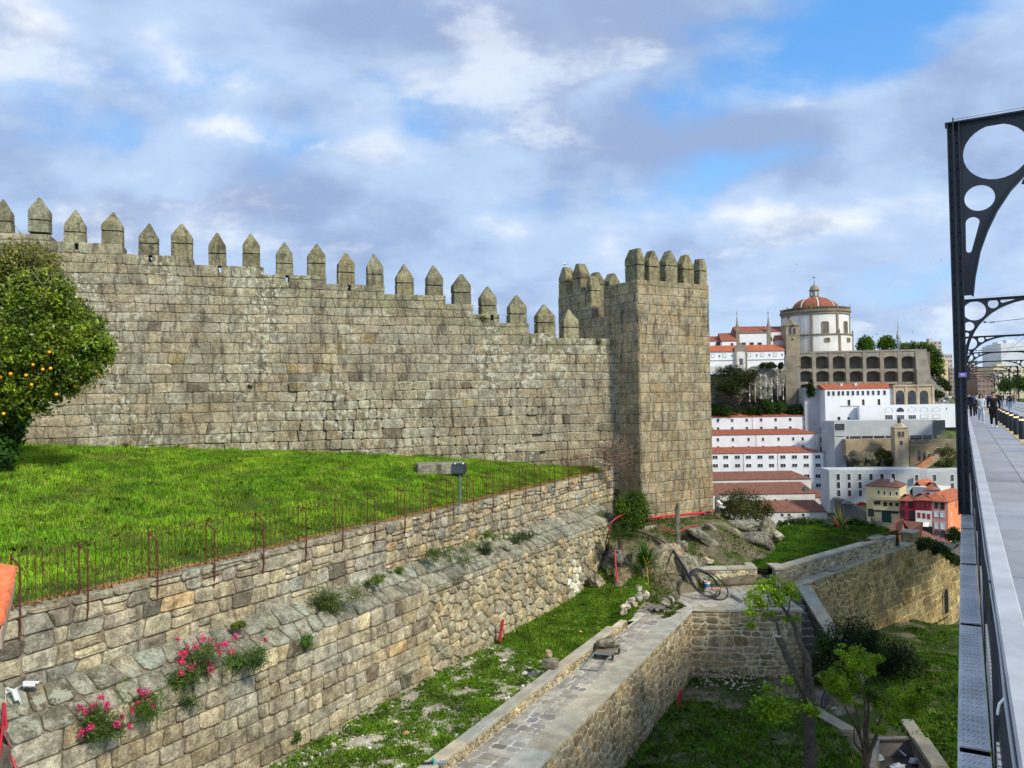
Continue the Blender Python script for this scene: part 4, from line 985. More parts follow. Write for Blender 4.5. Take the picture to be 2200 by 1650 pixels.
P, _ = clouds(cl, 7000, .55, .4, 8); leaves('crown', P, nrg.uniform(.05, .125, len(P)), lcols(P, (.11, .22, .015), (.32, .48, .03), 1.4), tr, .8, up=.9)
# --- young multi stemmed tree
Y2 = 27.2; zb = lambda x, y: (1600 + x / 4.583, 1330 + y / 4.583)
t2 = thing('young_tree', 'young multi stemmed tree with bright yellow green leaves in front of the dark bushes', 'tree', onz(1862, 1662, -13.3))
mb = MB(); bx = [(1862, 1668), (1860, 1640), (1858, 1620)]; px_limb(mb, bx, Y2, .15, .11)
for pix, r in (([(1857, 1622), (1848, 1580), (1843, 1540), (1835, 1500), (1822, 1470)], .06), ([(1859, 1620), (1856, 1560), (1857, 1510), (1850, 1460), (1840, 1420)], .06), ([(1861, 1620), (1863, 1560), (1866, 1505), (1868, 1450), (1860, 1410)], .06), ([(1864, 1625), (1882, 1580), (1890, 1545), (1905, 1510), (1930, 1490)], .06), ([(1848, 1580), (1825, 1540), (1805, 1500), (1800, 1470)], .04), ([(1866, 1505), (1885, 1480), (1905, 1475), (1935, 1480), (1965, 1478)], .025), ([(1862, 1640), (1880, 1600), (1888, 1570)], .05), ([(1857, 1622), (1838, 1600), (1833, 1570), (1838, 1540)], .045)):
    px_limb(mb, pix, Y2, r, .01, rng.uniform(-.8, .8), .015)
mb.build('trunk', mat_plain('brown_bark', (.10, .075, .05), .9, var=.35, scale=8, bmp=.8), t2)
cl = [blob(*zb(x, y), r / 4.583, Y2, rng.uniform(-.9, .6), rz=r / 4.583 * .8) for x, y, r in ((1100, 370, 120), (1000, 500, 130), (880, 600, 130), (900, 680, 100), (1050, 620, 120), (1200, 500, 90), (1250, 400, 70), (1330, 390, 50), (960, 260, 40), (930, 330, 40), (1700, 700, 100), (1600, 800, 130), (1500, 760, 110), (1400, 850, 120), (1650, 900, 110), (1250, 760, 100), (1450, 960, 90), (1350, 1090, 60), (1780, 820, 60), (1000, 780, 80), (1130, 860, 60), (760, 560, 40), (1280, 1090, 50), (1120, 440, 80))]
P, _ = clouds(cl, 19000, .55, .35, 4); leaves('crown', P, nrg.uniform(.05, .11, len(P)), lcols(P, (.07, .15, .012), (.30, .44, .03), 1.5), t2, .75, up=.9)
bush('dark_bush', 'dark leafy bush hiding the bottom of the stairs', 'bush', [blob(x, y, r, 36.5, d) for x, y, r, d in ((1800, 1378, 42, 0), (1840, 1365, 42, .5), (1868, 1385, 36, 0), (1778, 1405, 34, -.4), (1820, 1400, 44, -.3), (1760, 1440, 34, -.5), (1800, 1440, 40, -.2), (1850, 1420, 38, -.3), (1770, 1380, 18, 0))], 15000, (.08, .18), (.010, .026, .008), (.045, .085, .018), at(1815, 1462, 36.5), alt=(.3, .27, .18), f=.012, sc=1.1)
bush('black_green_bush', 'very dark rounded bush right of the young tree', 'bush', [blob(x, y, r, 37.5, d) for x, y, r, d in ((1930, 1415, 44, 0), (1958, 1440, 40, .4), (1940, 1468, 42, -.3), (1902, 1450, 38, -.2), (1985, 1468, 20, 0), (1925, 1490, 34, -.2), (1895, 1420, 30, 0), (1965, 1480, 30, 0))], 14000, (.08, .18), (.009, .022, .007), (.035, .07, .014), at(1935, 1505, 37.5), sc=1.1)
bush('pale_dry_vine', 'dry straw coloured vine hanging on the ochre wall between the dark bushes', 'vine', [(PG(ud - 7.4 + rng.gauss(0, .5), -12.3 + rng.gauss(0, .9), .12), .35, .12, .4) for _ in range(9)], 1500, (.05, .11), (.3, .23, .12), (.5, .4, .24), PG(ud - 7.4, -13.9, .1), cmask=False)
# ------------------------------------------------------------------ bridge on the right
BD = ray(2070, 845); BD = V((BD.x, BD.y, 0)).normalized(); BR_ = V((BD.y, -BD.x, 0))
def BP(s, a, z): return BD * s + BR_ * a + ZU * z
ZD = -1.8; SB = 420.
mb = MB(); mb.box(BP(-6, .1, ZD - .55), BD * (SB + 6), BR_ * 9.0, ZU * .55)
deck = thing('bridge', 'dark steel bridge with grey paved deck running away on the right', 'bridge', BP(0, 4.6, ZD - 1))
mb.build('deck_slab', M['deck'], deck)
mb = MB(); mb.box(BP(-6, .24, ZD + .004), BD * (SB + 6), BR_ * 2.0, ZU * .02)
# paving joints as narrow grooves between big slabs
mb = MB(); s = -6.
while s < 120:
    L = 1.5; 
    for a0, a1 in ((.24, .98), (.985, 1.72), (1.725, 2.42)):
        mb.box(BP(s + .008, a0 + .004, ZD), BD * (L - .012), BR_ * (a1 - a0 - .008), ZU * .03, vary((.29, .295, .32), .05))
    s += L
mb.build('walkway_paving', mat_plain('walkway_slabs', (.2, .2, .2), .55, var=.12, scale=1.1, spec=.4, useattr=True, fine=.08), deck)
mb = MB(); mb.box(BP(-6, 1.72, ZD + .033), BD * 130, BR_ * .34, ZU * .006, (.5, .38, .06)); mb.build('yellow_edge_strip', mat_plain('yellow_tactile', (.42, .35, .16), .7, var=.3, scale=3, fine=.2), deck)
mb = MB()
for a in (3.3, 4.75, 5.6, 7.05): mb.box(BP(-6, a, ZD + .004), BD * (SB + 6), BR_ * .09, ZU * .02)
mb.build('tram_rails', M['steel'], deck)
mb = MB(); mb.box(BP(-6, .13, ZD - .9), BD * (SB + 6), BR_ * .08, ZU * .88); mb.build('edge_girder', M['steel'], deck)
mb = MB()
for k in range(60):
    mb.box(BP(-6 + k * 7, .3, ZD - 3.0), BD * .3, BR_ * 8.6, ZU * 2.4)
    if k % 2 == 0: mb.tube([BP(-6 + k * 7, .35, ZD - .6), BP(1 + k * 7, .35, ZD - 3)], .12, 6); mb.tube([BP(-6 + k * 7, 8.7, ZD - .6), BP(1 + k * 7, 8.7, ZD - 3)], .12, 6)
for a in (.25, 8.6): mb.box(BP(-6, a, ZD - 3.1), BD * (SB + 6), BR_ * .25, ZU * .25)
mb.build('truss', M['steel'], deck)
rl = thing('bridge_railing', 'steel bridge railing with a broad flat grey handrail and dark bars', 'railing', BP(0, .15, ZD))
zt = -.93; s = -3.
mb = MB(); s = -3.
while s < 150:
    mb.box(BP(s + .004, .098, zt - .035), BD * 2.392, BR_ * .092, ZU * .035, vary((1, 1, 1), .03)); s += 2.4
mb.build('handrail', M['steel_grey'], rl, bevel=.006)
mb = MB(); mb.box(BP(-3, .112, zt - .175), BD * 153, BR_ * .012, ZU * .14); mb.box(BP(-3, .11, ZD + .06), BD * 153, BR_ * .05, ZU * .045); mb.box(BP(-3, .11, zt - .2), BD * 153, BR_ * .03, ZU * .03)
mb.build('rails', M['steel'], rl)
mb = MB(); s = -3.
while s < 110: mb.box(BP(s, .118, ZD - .02), BD * .018, BR_ * .018, ZU * (zt - ZD - .03)); s += .085
b_ = mb.build('bars', M['steel'], rl); b_['kind'] = 'stuff'
s = -2.4
for k in range(44):
    mb = MB(); mb.box(BP(s, .09, ZD - .3), BD * .05, BR_ * .07, ZU * (zt - ZD + .25)); mb.build('post', M['steel'], rl); s += 2.4
mb = MB(); a0 = BP(3.05, .088, -1.02); mc = MB(); mc.tube([BP(1 + k * .5, .094 + rng.uniform(-.003, .003), zt - .055 + rng.uniform(-.012, .006)) for k in range(40)], .006, 5); tag(mc.build('rail_cable', M['steel_grey'], smooth=True), 'thin pale cable running under the outside of the bridge handrail', 'cable')
mb.tube([BP(3.0, .09, -.98), BP(3.0, .075, -1.0), BP(3.01, .07, -1.03), BP(3.03, .07, -1.045), BP(3.07, .075, -1.043)], .0045, 6); tag(mb.build('plastic_tie', M['white_plastic']), 'white plastic tie hooked on the outside of the bridge railing', 'tie')
# metal cover plates outside the railing
plate_m = mat_plain('tread_plate', (.55, .55, .56), .45, metal=.3, var=.18, scale=2, spec=.5, fine=.12)
pl = thing('cover_plate_walkway', 'row of grey tread plate covers running outside the bridge railing', 'cover plates', BP(8, 0, -2.2))
s = 2.6; k = 0
while s < 90:
    L = 1.55 if k % 2 else 1.5; z = -2.2 + (.0 if k % 2 else .012); a0 = -.085 - .0007 * s; a1 = .088
    mb = MB(); mb.box(BP(s, a0, z), BD * (L - .02 - (.05 if k % 2 else 0)), BR_ * (a1 - a0), ZU * .012); mb.box(BP(s, a0, z - .10), BD * (L - .03), BR_ * .012, ZU * .10)
    if s < 16:
        # raised tread lugs
        u = s + .05; row = 0
        while u < s + L - .1:
            v = a0 + .02 + (.012 if row % 2 else 0)
            while v < a1 - .02:
                d = BD * .018 + BR_ * (.009 if row % 2 else -.009); c = BP(u, v, z + .012)
                mb.prism([c - d - BR_ * .002, c - d + BR_ * .002, c + d + BR_ * .002, c + d - BR_ * .002], ZU * .003); v += .027
            u += .045; row += 1
    mb.build('plate', plate_m, pl); s += L; k += 1
mb = MB(); mb.box(BP(-6, -.08, -2.42), BD * 200, BR_ * .17, ZU * .12); mb.build('support_trough', M['steel'], pl)
# portals
def disc_spline(cu, cx, cy, rx, ry, n=28):
    s = cu.splines.new('POLY'); s.points.add(n - 1); s.use_cyclic_u = True
    for k in range(n): s.points[k].co = (cx + rx * math.cos(2 * math.pi * k / n), cy + ry * math.sin(2 * math.pi * k / n), 0, 1)
def poly_spline(cu, pts):
    s = cu.splines.new('POLY'); s.points.add(len(pts) - 1); s.use_cyclic_u = True
    for k, p in enumerate(pts): s.points[k].co = (p[0], p[1], 0, 1)
ARC = [(.13, -3.15), (.17, -2.8), (.26, -2.35), (.38, -2.0), (.54, -1.65), (.75, -1.32), (1.02, -1.02)]
ARC = ARC + [(-y, -x) for x, y in ARC[::-1]]
def bracket_mesh():
    cu = bpy.data.curves.new('br', 'CURVE'); cu.dimensions = '2D'; cu.fill_mode = 'BOTH'; cu.extrude = .02
    poly_spline(cu, [(0, -.06), (0, -3.15)] + ARC + [(3.15, -.06)])
    disc_spline(cu, .56, -.60, .515, .50)
    disc_spline(cu, .285, -1.40, .24, .235); disc_spline(cu, 1.40, -.29, .235, .235)
    def slot(f): poly_spline(cu, [f(.165 + .11 * math.cos(q), -1.83 + .10 * math.sin(q)) for q in np.linspace(0, math.pi, 9)] + [f(.095 - .045 * math.cos(q), -2.33 - .045 * math.sin(q)) for q in np.linspace(0, math.pi, 7)])
    slot(lambda x, y: (x, y)); slot(lambda x, y: (-y, -x))
    ob = bpy.data.objects.new('tmp', cu); COL.objects.link(ob); dg_ = bpy.context.evaluated_depsgraph_get()
    me = bpy.data.meshes.new_from_object(ob.evaluated_get(dg_)); bpy.data.objects.remove(ob); bpy.data.curves.remove(cu); return me
brm = bracket_mesh()
a_post = -.04; ztop = 4.93; AW = 8.9
def portal(s, label):
    t = thing('bridge_portal', label, 'portal', BP(s, a_post, -2.2), 'steel portals spanning the bridge deck')
    for a, sg in ((a_post, 1), (AW, -1)):
        mb = MB()
        # built up H section: two flanges and a web
        mb.box(BP(s - .14, a - .10, -2.2), BD * .28, BR_ * .02, ZU * (ztop + 2.2)); mb.box(BP(s - .14, a + .08, -2.2), BD * .28, BR_ * .02, ZU * (ztop + 2.2)); mb.box(BP(s - .012, a - .08, -2.2), BD * .024, BR_ * .16, ZU * (ztop + 2.2))
        mb.box(BP(s - .15, a - .012, -2.2), BD * .012, BR_ * .024, ZU * (ztop + 2.2))
        if s < 60:
            for k in range(30):
                for q in (-.05, .05): mb.cbox(BP(s - .016, a + q, -2 + k * .235), .02, .02, .02)
        mb.build('post', M['steel'], t)
        me = brm.copy(); b = a + sg * .1
        X = BR_ * sg; Z = ZU; Yv = X.cross(Z)
        me.transform(Matrix((X, Z, BD)).transposed().to_4x4()); me.transform(Matrix.Translation(BP(s, b, ztop)))
        link(me, 'bracket', M['steel'], t)
        # flange along the arch
        mb = MB(); rows = []
        for x, z in ARC: rows.append([BP(s - .08, b + sg * x, ztop + z), BP(s + .08, b + sg * x, ztop + z), BP(s + .08, b + sg * (x + .02), ztop + z - .02), BP(s - .08, b + sg * (x + .02), ztop + z - .02)])
        mb.grid(rows, (1, 1, 1), 0, close=True)
        if s < 60:
            for x, z in ARC[::1]: mb.cbox(BP(s - .06, b + sg * x, ztop + z - .02), .02, .02, .02)
        mb.build('arch_flange', M['steel'], t)
    mb = MB(); mb.box(BP(s - .15, a_post - .13, ztop), BD * .3, BR_ * (AW - a_post + .26), ZU * .025); mb.box(BP(s - .012, a_post, ztop - .12), BD * .024, BR_ * (AW - a_post), ZU * .12)
    mb.box(BP(s - .1, a_post + 3.0, ztop - .14), BD * .2, BR_ * (AW - a_post - 6), ZU * .02)
    mb.build('cross_beam', M['steel'], t)
    mb = MB(); mb.tube([BP(s, a_post + .0, ztop + .02), BP(s, a_post, ztop + .14)], .012, 5); mb.tube([BP(s, a_post, ztop + .1), BP(s, a_post + 4.5, ztop + .13), BP(s, AW, ztop + .1)], .004, 4); mb.build('guard_wire', M['steel'], t)
    mb = MB(); mb.tube([BP(s, 1.05, ztop - 1.22), BP(s, 1.3, ztop - 1.25), BP(s, AW / 2, ztop - 1.05), BP(s, AW - 1.1, ztop - 1.2)], .014, 5); mb.tube([BP(s, 1.0, ztop - 1.2), BP(s, 1.12, ztop - 1.24)], .045, 6); mb.tube([BP(s, 1.3, ztop - 1.25), BP(s, 1.5, ztop - 1.24)], .03, 6); mb.build('span_wire', M['steel'], t)
ords = ['nearest', 'second', 'third', 'fourth', 'fifth', 'sixth', 'seventh', 'eighth', 'ninth', 'tenth']
for k in range(10):
    portal(16.6 + 31.6 * k, 'nearest dark steel portal with round holes in its bracket' if k == 0 else f'dark steel bridge portal, {ords[k]} from the camera')
# sticker on the nearest post
mb = MB(); mb.box(BP(16.6 - .17, -.07, .29), BD * .006, BR_ * .13, ZU * .085, (.16, .13, .42)); mb.box(BP(16.6 - .173, -.045, .335), BD * .002, BR_ * .08, ZU * .018, (.6, .5, .6)); mb.box(BP(16.6 - .173, -.03, .312), BD * .002, BR_ * .05, ZU * .012, (.5, .45, .65))
tag(mb.build('sticker', M['attr']), 'small purple sticker on the nearest bridge post', 'sticker')
for a, z, lab in ((4.0, 4.1, 'thin overhead tram wire along the bridge, the left of two'), (6.3, 4.1, 'thin overhead tram wire along the bridge, the right of two')):
    mb = MB(); pts = []
    for k in range(11): pts.append(BP(16.6 + 31.6 * k, a, z)); 
    mb.tube(pts, .012, 4); pts = []
    for k in range(10):
        for j in range(6): pts.append(BP(16.6 + 31.6 * (k + j / 6), a, z + .55 - .35 * math.sin(math.pi * j / 6)))
    mb.tube(pts, .01, 4); tag(mb.build('overhead_wire', M['steel']), lab, 'wire')
# bollards
lampm = mat_emit('bollard_lamp', (1., .75, .4), .8)
proto = None
def bollard_obj():
    t = thing('bollard', 'b', 'bollard', (0, 0, 0), 'lit bollards along the walkway')
    mb = MB(); mb.lathe((0, 0, 0), [(.115, 0), (.115, .68), (.105, .70), (.105, .71)], 16); mb.build('post', M['steel'], t, local=True, smooth=True)
    mb = MB(); mb.lathe((0, 0, 0), [(.09, .71), (.09, .775)], 16); mb.build('lamp', lampm, t, local=True, smooth=True)
    mb = MB(); mb.lathe((0, 0, 0), [(.12, .772), (.12, .79), (.10, .83), (.06, .862), (.001, .872)], 16); mb.build('dome_cap', M['steel'], t, local=True, smooth=True)
    return t
for k in range(14):
    s = 28.0 + 3.7 * k
    o = bollard_obj() if proto is None else copy_tree(proto)
    if proto is None: proto = o
    o.location = BP(s, 1.88, ZD + .03); o['label'] = 'dark steel bollard with a glowing ring under its cap, ' + (ords[k] if k else 'nearest') + ' in the row' if k < 10 else f'small far bollard with a glowing ring, {["eleventh","twelfth","thirteenth","fourteenth"][k-10]} along the row'
# ------------------------------------------------------------------ people
def skin_mesh(nodes, edges, root):
    me = bpy.data.meshes.new('sk'); me.from_pydata([n[:3] for n in nodes], edges, []); ob = bpy.data.objects.new('sk', me); COL.objects.link(ob)
    md = ob.modifiers.new('s', 'SKIN'); md.use_smooth_shade = True
    sv = me.skin_vertices[0].data if me.skin_vertices else None
    if sv is None:
        bm = bmesh.new(); bm.from_mesh(me); bm.verts.layers.skin.verify(); bm.to_mesh(me); bm.free(); sv = me.skin_vertices[0].data
    for k, n in enumerate(nodes): sv[k].radius = (n[3], n[4] if len(n) > 4 else n[3]); sv[k].use_root = (k == root)
    sb = ob.modifiers.new('u', 'SUBSURF'); sb.levels = 1; sb.render_levels = 1
    dg_ = bpy.context.evaluated_depsgraph_get(); out = bpy.data.meshes.new_from_object(ob.evaluated_get(dg_)); bpy.data.objects.remove(ob); bpy.data.meshes.remove(me); return out
cm = {}
def cmat(col, r=.85):
    k = tuple(round(c, 3) for c in col)
    if k not in cm: cm[k] = mat_plain('cloth', col, r, var=.18, scale=9)
    return cm[k]
SKIN = mat_plain('skin', (.45, .27, .19), .6, var=.06, scale=20)
def person(label, s, a, face=0., h=1.74, jacket=(.02, .02, .025), trousers=(.03, .03, .05), hair=(.02, .015, .01), shoes=(.6, .6, .6), stride=.5, arm=None, longhair=False, simple=False, female=False, pack=None, hood=None):
    """local frame: x right of the person, y forward, z up"""
    t = thing('person', label, 'person', BP(s, a, ZD + .03), None if not simple else 'people far along the bridge')
    th = math.atan2(-BD.x, BD.y) + face; t.rotation_euler = (0, 0, th)
    k = h / 1.74; sw = .17 if female else .2; st = stride
    def J(*p): return tuple(q * k for q in p)
    hipL, hipR = (-.095, 0, .92), (.095, 0, .92); kneeL, kneeR = (-.1, .16 * st + .02, .5), (.1, -.06 * st + .02, .49); ankL, ankR = (-.1, .22 * st, .09), (.1, -.34 * st, .13 * 1)
    shL, shR = (-sw, 0, 1.43), (sw, 0, 1.43)
    elL, elR = (-sw - .06, -.08 * st - .02, 1.14), (sw + .06, .06 * st - .02, 1.14); haL, haR = (-sw - .06, .06 * st + .02, .90), (sw + .06, .22 * st + .04, .92)
    if arm == 'raised': elR, haR = (sw + .14, .1, 1.5), (.12, .14, 1.72)
    nodes = [J(0, 0, .95, .085), J(0, 0, 1.2, .085), J(0, 0, 1.42, .075), J(0, 0.01, 1.51, .055), J(0, .015, 1.62, .085, .095), J(0, .01, 1.70, .075, .085),
             J(*shL, .06), J(*elL, .042), J(*haL, .03), J(*shR, .06), J(*elR, .042), J(*haR, .03), J(*hipL, .07), J(*kneeL, .06), J(*ankL, .042), J(*hipR, .07), J(*kneeR, .06), J(*ankR, .042)]
    edges = [(0, 1), (1, 2), (2, 3), (3, 4), (4, 5), (2, 6), (6, 7), (7, 8), (2, 9), (9, 10), (10, 11), (0, 12), (12, 13), (13, 14), (0, 15), (15, 16), (16, 17)]
    me = skin_mesh(nodes, edges, 0)
    mb = MB()
    # hands with five fingers, nose and ears, joined into the body mesh
    for hx, el in ((haL, elL), (haR, elR)):
        hv = V(J(*hx)); d = (hv - V(J(*el))).normalized(); sd = d.cross(V((0, 1, 0))).normalized() if abs(d.y) < .9 else V((1, 0, 0)); w = d.cross(sd)
        mb.tube([hv, hv + d * .05, hv + d * .09], [.028, .034, .03], 6)
        for q, L in ((-1.5, .07), (-.5, .085), (.5, .08), (1.5, .06)):
            f0 = hv + d * .085 + w * (q * .016); mb.tube([f0, f0 + d * L * .5, f0 + d * L * .85 + sd * .015], [.009, .008, .006], 5)
        f0 = hv + d * .03 + w * .03; mb.tube([f0, f0 + d * .04 + w * .03, f0 + d * .07 + w * .035], [.011, .009, .007], 5)
    hd = V(J(0, .015, 1.62)); mb.prism([hd + V((-.014, .088, -.02)), hd + V((.014, .088, -.02)), hd + V((0, .085, .03))], V((0, .022, -.004)))
    for x in (-.088, .088): mb.cbox(hd + V((x, -.005, 0)), .014, .035, .055)
    hm = mb.mesh('x'); bm = bmesh.new(); bm.from_mesh(me); bm.from_mesh(hm); bm.to_mesh(me); bm.free()
    body = link(me, 'body', SKIN, t, local=True, smooth=True)
    mb = MB()
    for x in (-.032, .032): mb.cbox(hd + V((x, .092, .018)), .026, .008, .012, (.03, .02, .02))
    mb.cbox(hd + V((0, .09, -.048)), .045, .008, .01, (.35, .12, .1)); mb.build('face_features', M['attr'], t, local=True)
    e = .022
    jn = [J(0, 0, .84, .165), J(0, 0, 1.05, .155), J(0, 0, 1.25, .16), J(0, 0, 1.42, .13), J(0, .0, 1.50, .075),
          J(*shL, .075), J(*elL, .06), J(*[haL[i] * .93 + elL[i] * .07 for i in range(3)], .048), J(*shR, .075), J(*elR, .06), J(*[haR[i] * .93 + elR[i] * .07 for i in range(3)], .048)]
    me = skin_mesh(jn, [(0, 1), (1, 2), (2, 3), (3, 4), (3, 5), (5, 6), (6, 7), (3, 8), (8, 9), (9, 10)], 0); link(me, 'jacket', cmat(jacket), t, local=True, smooth=True)
    tn = [J(0, 0, .98, .13, .11), J(*hipL, .105), J(*kneeL, .078), J(ankL[0], ankL[1], ankL[2] + .0, .062), J(*hipR, .105), J(*kneeR, .078), J(ankR[0], ankR[1], ankR[2], .062)]
    me = skin_mesh(tn, [(0, 1), (1, 2), (2, 3), (0, 4), (4, 5), (5, 6)], 0); link(me, 'trousers', cmat(trousers), t, local=True, smooth=True)
    for x, y, z in (ankL, ankR):
        mb = MB(); c = V(J(x, y, z - .09)); 
        rows = [[c + V((math.cos(q) * w * .5, yy, zz + .0)) for q in (0, math.pi)] for yy, w, zz in ()]
        prof = [(-.08, .065, .09), (-.04, .075, .1), (.05, .085, .075), (.13, .085, .055), (.18, .06, .04)]
        R = [[c + V((-w / 2, yy, 0)), c + V((-w / 2, yy, hh * .7)), c + V((0, yy, hh)), c + V((w / 2, yy, hh * .7)), c + V((w / 2, yy, 0))] for yy, w, hh in prof]
        mb.grid(R, (1, 1, 1), 0, close=True); mb.face(R[0][::-1]); mb.face(R[-1]); mb.build('shoe', cmat(shoes), t, local=True, smooth=True)
    mb = MB(); hc = hd + V((0, -.012, .03)); prof = [(.104 * math.sin(q), .118 * math.cos(q)) for q in np.linspace(math.pi * .62, .01, 8)]
    hr = [[hc + V((r * math.cos(q), r * math.sin(q) - .07 * max(0, 1 - (z + .045) / .125), z)) for q in np.linspace(0, 2 * math.pi, 15)[:-1]] for r, z in prof]; mb.grid(hr, (1, 1, 1), 0, close=True); mb.face(hr[0][::-1]); mb.face(hr[-1])
    if longhair:
        for x in (-.07, -.035, 0, .035, .07): mb.tube([hc + V((x, -.06, .02)), hc + V((x * 1.3, -.08, -.15)), hc + V((x * 1.5, -.06, -.34))], [.05, .05, .015], 6)
        for x in (-.085, .085): mb.tube([hc + V((x, .02, .02)), hc + V((x * 1.05, .03, -.15)), hc + V((x * 1.1, .07, -.34))], [.03, .035, .012], 6)
    mb.build('hair', cmat(hair), t, local=True, smooth=True)
    if pack: mb = MB(); mb.cbox(J(0, -.19, 1.22), .30, .15, .42); mb.build('backpack', cmat(pack), t, local=True, smooth=True, bevel=.05)
    if hood: mb = MB(); mb.lathe(J(0, -.07, 1.46), [(.06, -.05), (.12, -.03), (.13, .03), (.08, .07)], 12, sy=.8); mb.build('hood', cmat(hood), t, local=True, smooth=True)
    return t
PI = math.pi
def sa(px, py):   # deck position of feet seen at a pixel
    p = onz(px, py, ZD + .03); return p.dot(BD), p.dot(BR_)
def pp(px, py): return sa(px, py)
s_, a_ = pp(2136, 918); person('man in a long black coat and black trousers walking toward the camera', s_, a_, PI, 1.80, (.008, .008, .01), (.012, .014, .018), shoes=(.62, .62, .62), stride=.7)
s_, a_ = pp(2109, 909); person('woman in pale hooded top and pale jeans with one hand at her hair', s_, a_, PI, 1.70, (.52, .54, .58), (.45, .5, .58), hair=(.06, .028, .015), stride=.7, arm='raised', longhair=True, female=True, hood=(.55, .56, .6))
s_, a_ = pp(2090, 898); person('person in dark jacket with a blue hood seen beside the railing', s_, a_, 0, 1.74, (.012, .016, .03), (.012, .012, .015), stride=.5, hood=(.02, .05, .35))
s_, a_ = pp(2172, 886); person('person in olive jacket and light blue jeans walking away beside the tram track', s_, a_, 0, 1.74, (.09, .075, .04), (.3, .38, .5), stride=.6, pack=(.03, .03, .02))
s_, a_ = pp(2151, 881); person('person in black jacket and grey blue jeans behind the lit bollards', s_, a_, .3, 1.74, (.012, .012, .014), (.14, .18, .22), stride=.5)
s_, a_ = pp(2101, 893); person('person in tan coat half hidden behind the woman in pale clothes', s_, a_, 0, 1.72, (.3, .24, .16), (.03, .03, .04), stride=.4)
s_, a_ = pp(2180, 871); person('person in a brown jacket farther back on the tram deck', s_, a_, 0, 1.75, (.28, .17, .08), (.3, .35, .42), stride=.5)
s_, a_ = pp(2166, 874); person('person in pale blue shirt farther back on the tram deck', s_, a_, .2, 1.72, (.45, .55, .65), (.03, .03, .05), stride=.5)
far = [((.012, .012, .02), 'black coat'), ((.1, .1, .12), 'grey coat'), ((.04, .05, .12), 'navy jacket'), ((.4, .38, .35), 'cream jacket'), ((.25, .05, .05), 'dark red jacket'), ((.08, .1, .06), 'green parka'), ((.3, .32, .35), 'light grey hoodie'), ((.02, .02, .02), 'black hoodie'), ((.5, .4, .08), 'yellow vest'), ((.15, .1, .07), 'brown coat'), ((.03, .06, .09), 'teal jacket'), ((.55, .55, .58), 'white jacket')]
where = ['close to the railing', 'in the middle of the walkway', 'behind the bollards', 'between the tram rails']
for k in range(12):
    s_ = 95 + k * 9 + rng.uniform(-2, 2); a_ = [.6, 1.2, 2.8, 5.][k % 4] + rng.uniform(-.2, .3)
    person(f'far off person in {far[k][1]} walking {where[k % 4]}', s_, a_, rng.choice([0, PI]) + rng.uniform(-.2, .2), rng.uniform(1.62, 1.82), far[k][0], rng.choice([(.02, .02, .03), (.15, .2, .28), (.05, .05, .05)]), stride=rng.uniform(.4, .8), simple=True)
# ------------------------------------------------------------------ far hillside and city
def tz(x, y):
    k = x / max(y, 1)                       # bearing
    prof = [(40, -16), (58, -17), (75, -40), (110, -66), (160, -72), (215, -58), (245, -47), (275, -42.5), (305, -41), (330, -38), (352, -31), (375, -22), (396, -12), (405, -6.5), (413, -3), (418, 4), (424, 15), (436, 20), (520, 22), (640, 10), (900, 0), (2500, -8), (16000, -14)]
    z = float(np.interp(y, [p[0] for p in prof], [p[1] for p in prof]))
    # right of the terraces the hill falls to street level
    # cut away below the stacked warehouses
    q = smooth(.24, .27, k) * (1 - smooth(.405, .43, k))
    zq = float(np.interp(y, [40, 58, 75, 110, 160, 300, 340, 398, 402.5, 405], [-16, -17, -40, -66, -72, -64, -60, -52, -14, -7.5]))
    if y < 405: z = z * (1 - q) + min(z, zq) * q
    w = smooth(.515, .56, k)
    prof2 = [(40, -16), (58, -17), (75, -40), (110, -66), (160, -72), (230, -56), (300, -44), (340, -36), (370, -26), (400, -14), (440, -4), (520, -3), (700, -2), (2500, -6), (16000, -14)]
    z2 = float(np.interp(y, [p[0] for p in prof2], [p[1] for p in prof2]))
    z = z * (1 - w) + z2 * w
    l = smooth(.36, .30, k) * smooth(380, 440, y); z -= l * 7
    if 300 < y < 460: z += 1.2 * fbm(x, y, .06, 3)
    return z
rows = []
ys = list(np.arange(46, 60, 3)) + list(np.arange(60, 330, 9)) + list(np.arange(330, 440, 4)) + list(np.arange(445, 700, 20)) + [760, 850, 1000, 1300, 1800, 2600, 4000, 7000, 12000, 16000]
for y in ys:
    rows.append([V((k * y, y, tz(k * y, y))) for k in list(np.linspace(-2.2, .1, 24)) + list(np.linspace(.12, .72, 90)) + list(np.linspace(.75, 2.6, 24))])
mb = MB(); mb.grid(rows)
m, nt, bs = new_mat('hillside'); P = pos(nt)
g = nd(nt, 'ShaderNodeNewGeometry'); nz = nd(nt, 'ShaderNodeSeparateXYZ', {0: g.outputs['True Normal']}).outputs[2]
gr = mixc(nt, mr(nt, noise(nt, P, .12, 6, .7), .35, .65), (.025, .05, .012, 1), (.10, .13, .03, 1))
rk = mixc(nt, mr(nt, noise(nt, pos(nt, (1, 1, .3)), .35, 7, .7), .3, .7), (.09, .085, .075, 1), (.30, .28, .245, 1))
nt.links.new(mixc(nt, mr(nt, nz, .55, .8), rk, gr), bs.inputs['Base Color']); bs.inputs['Roughness'].default_value = .95; bump(nt, bs, noise(nt, P, .6, 6, .7), 1., 1.)
hill = mb.build('hillside', m, smooth=True); tag(hill, kind='structure')

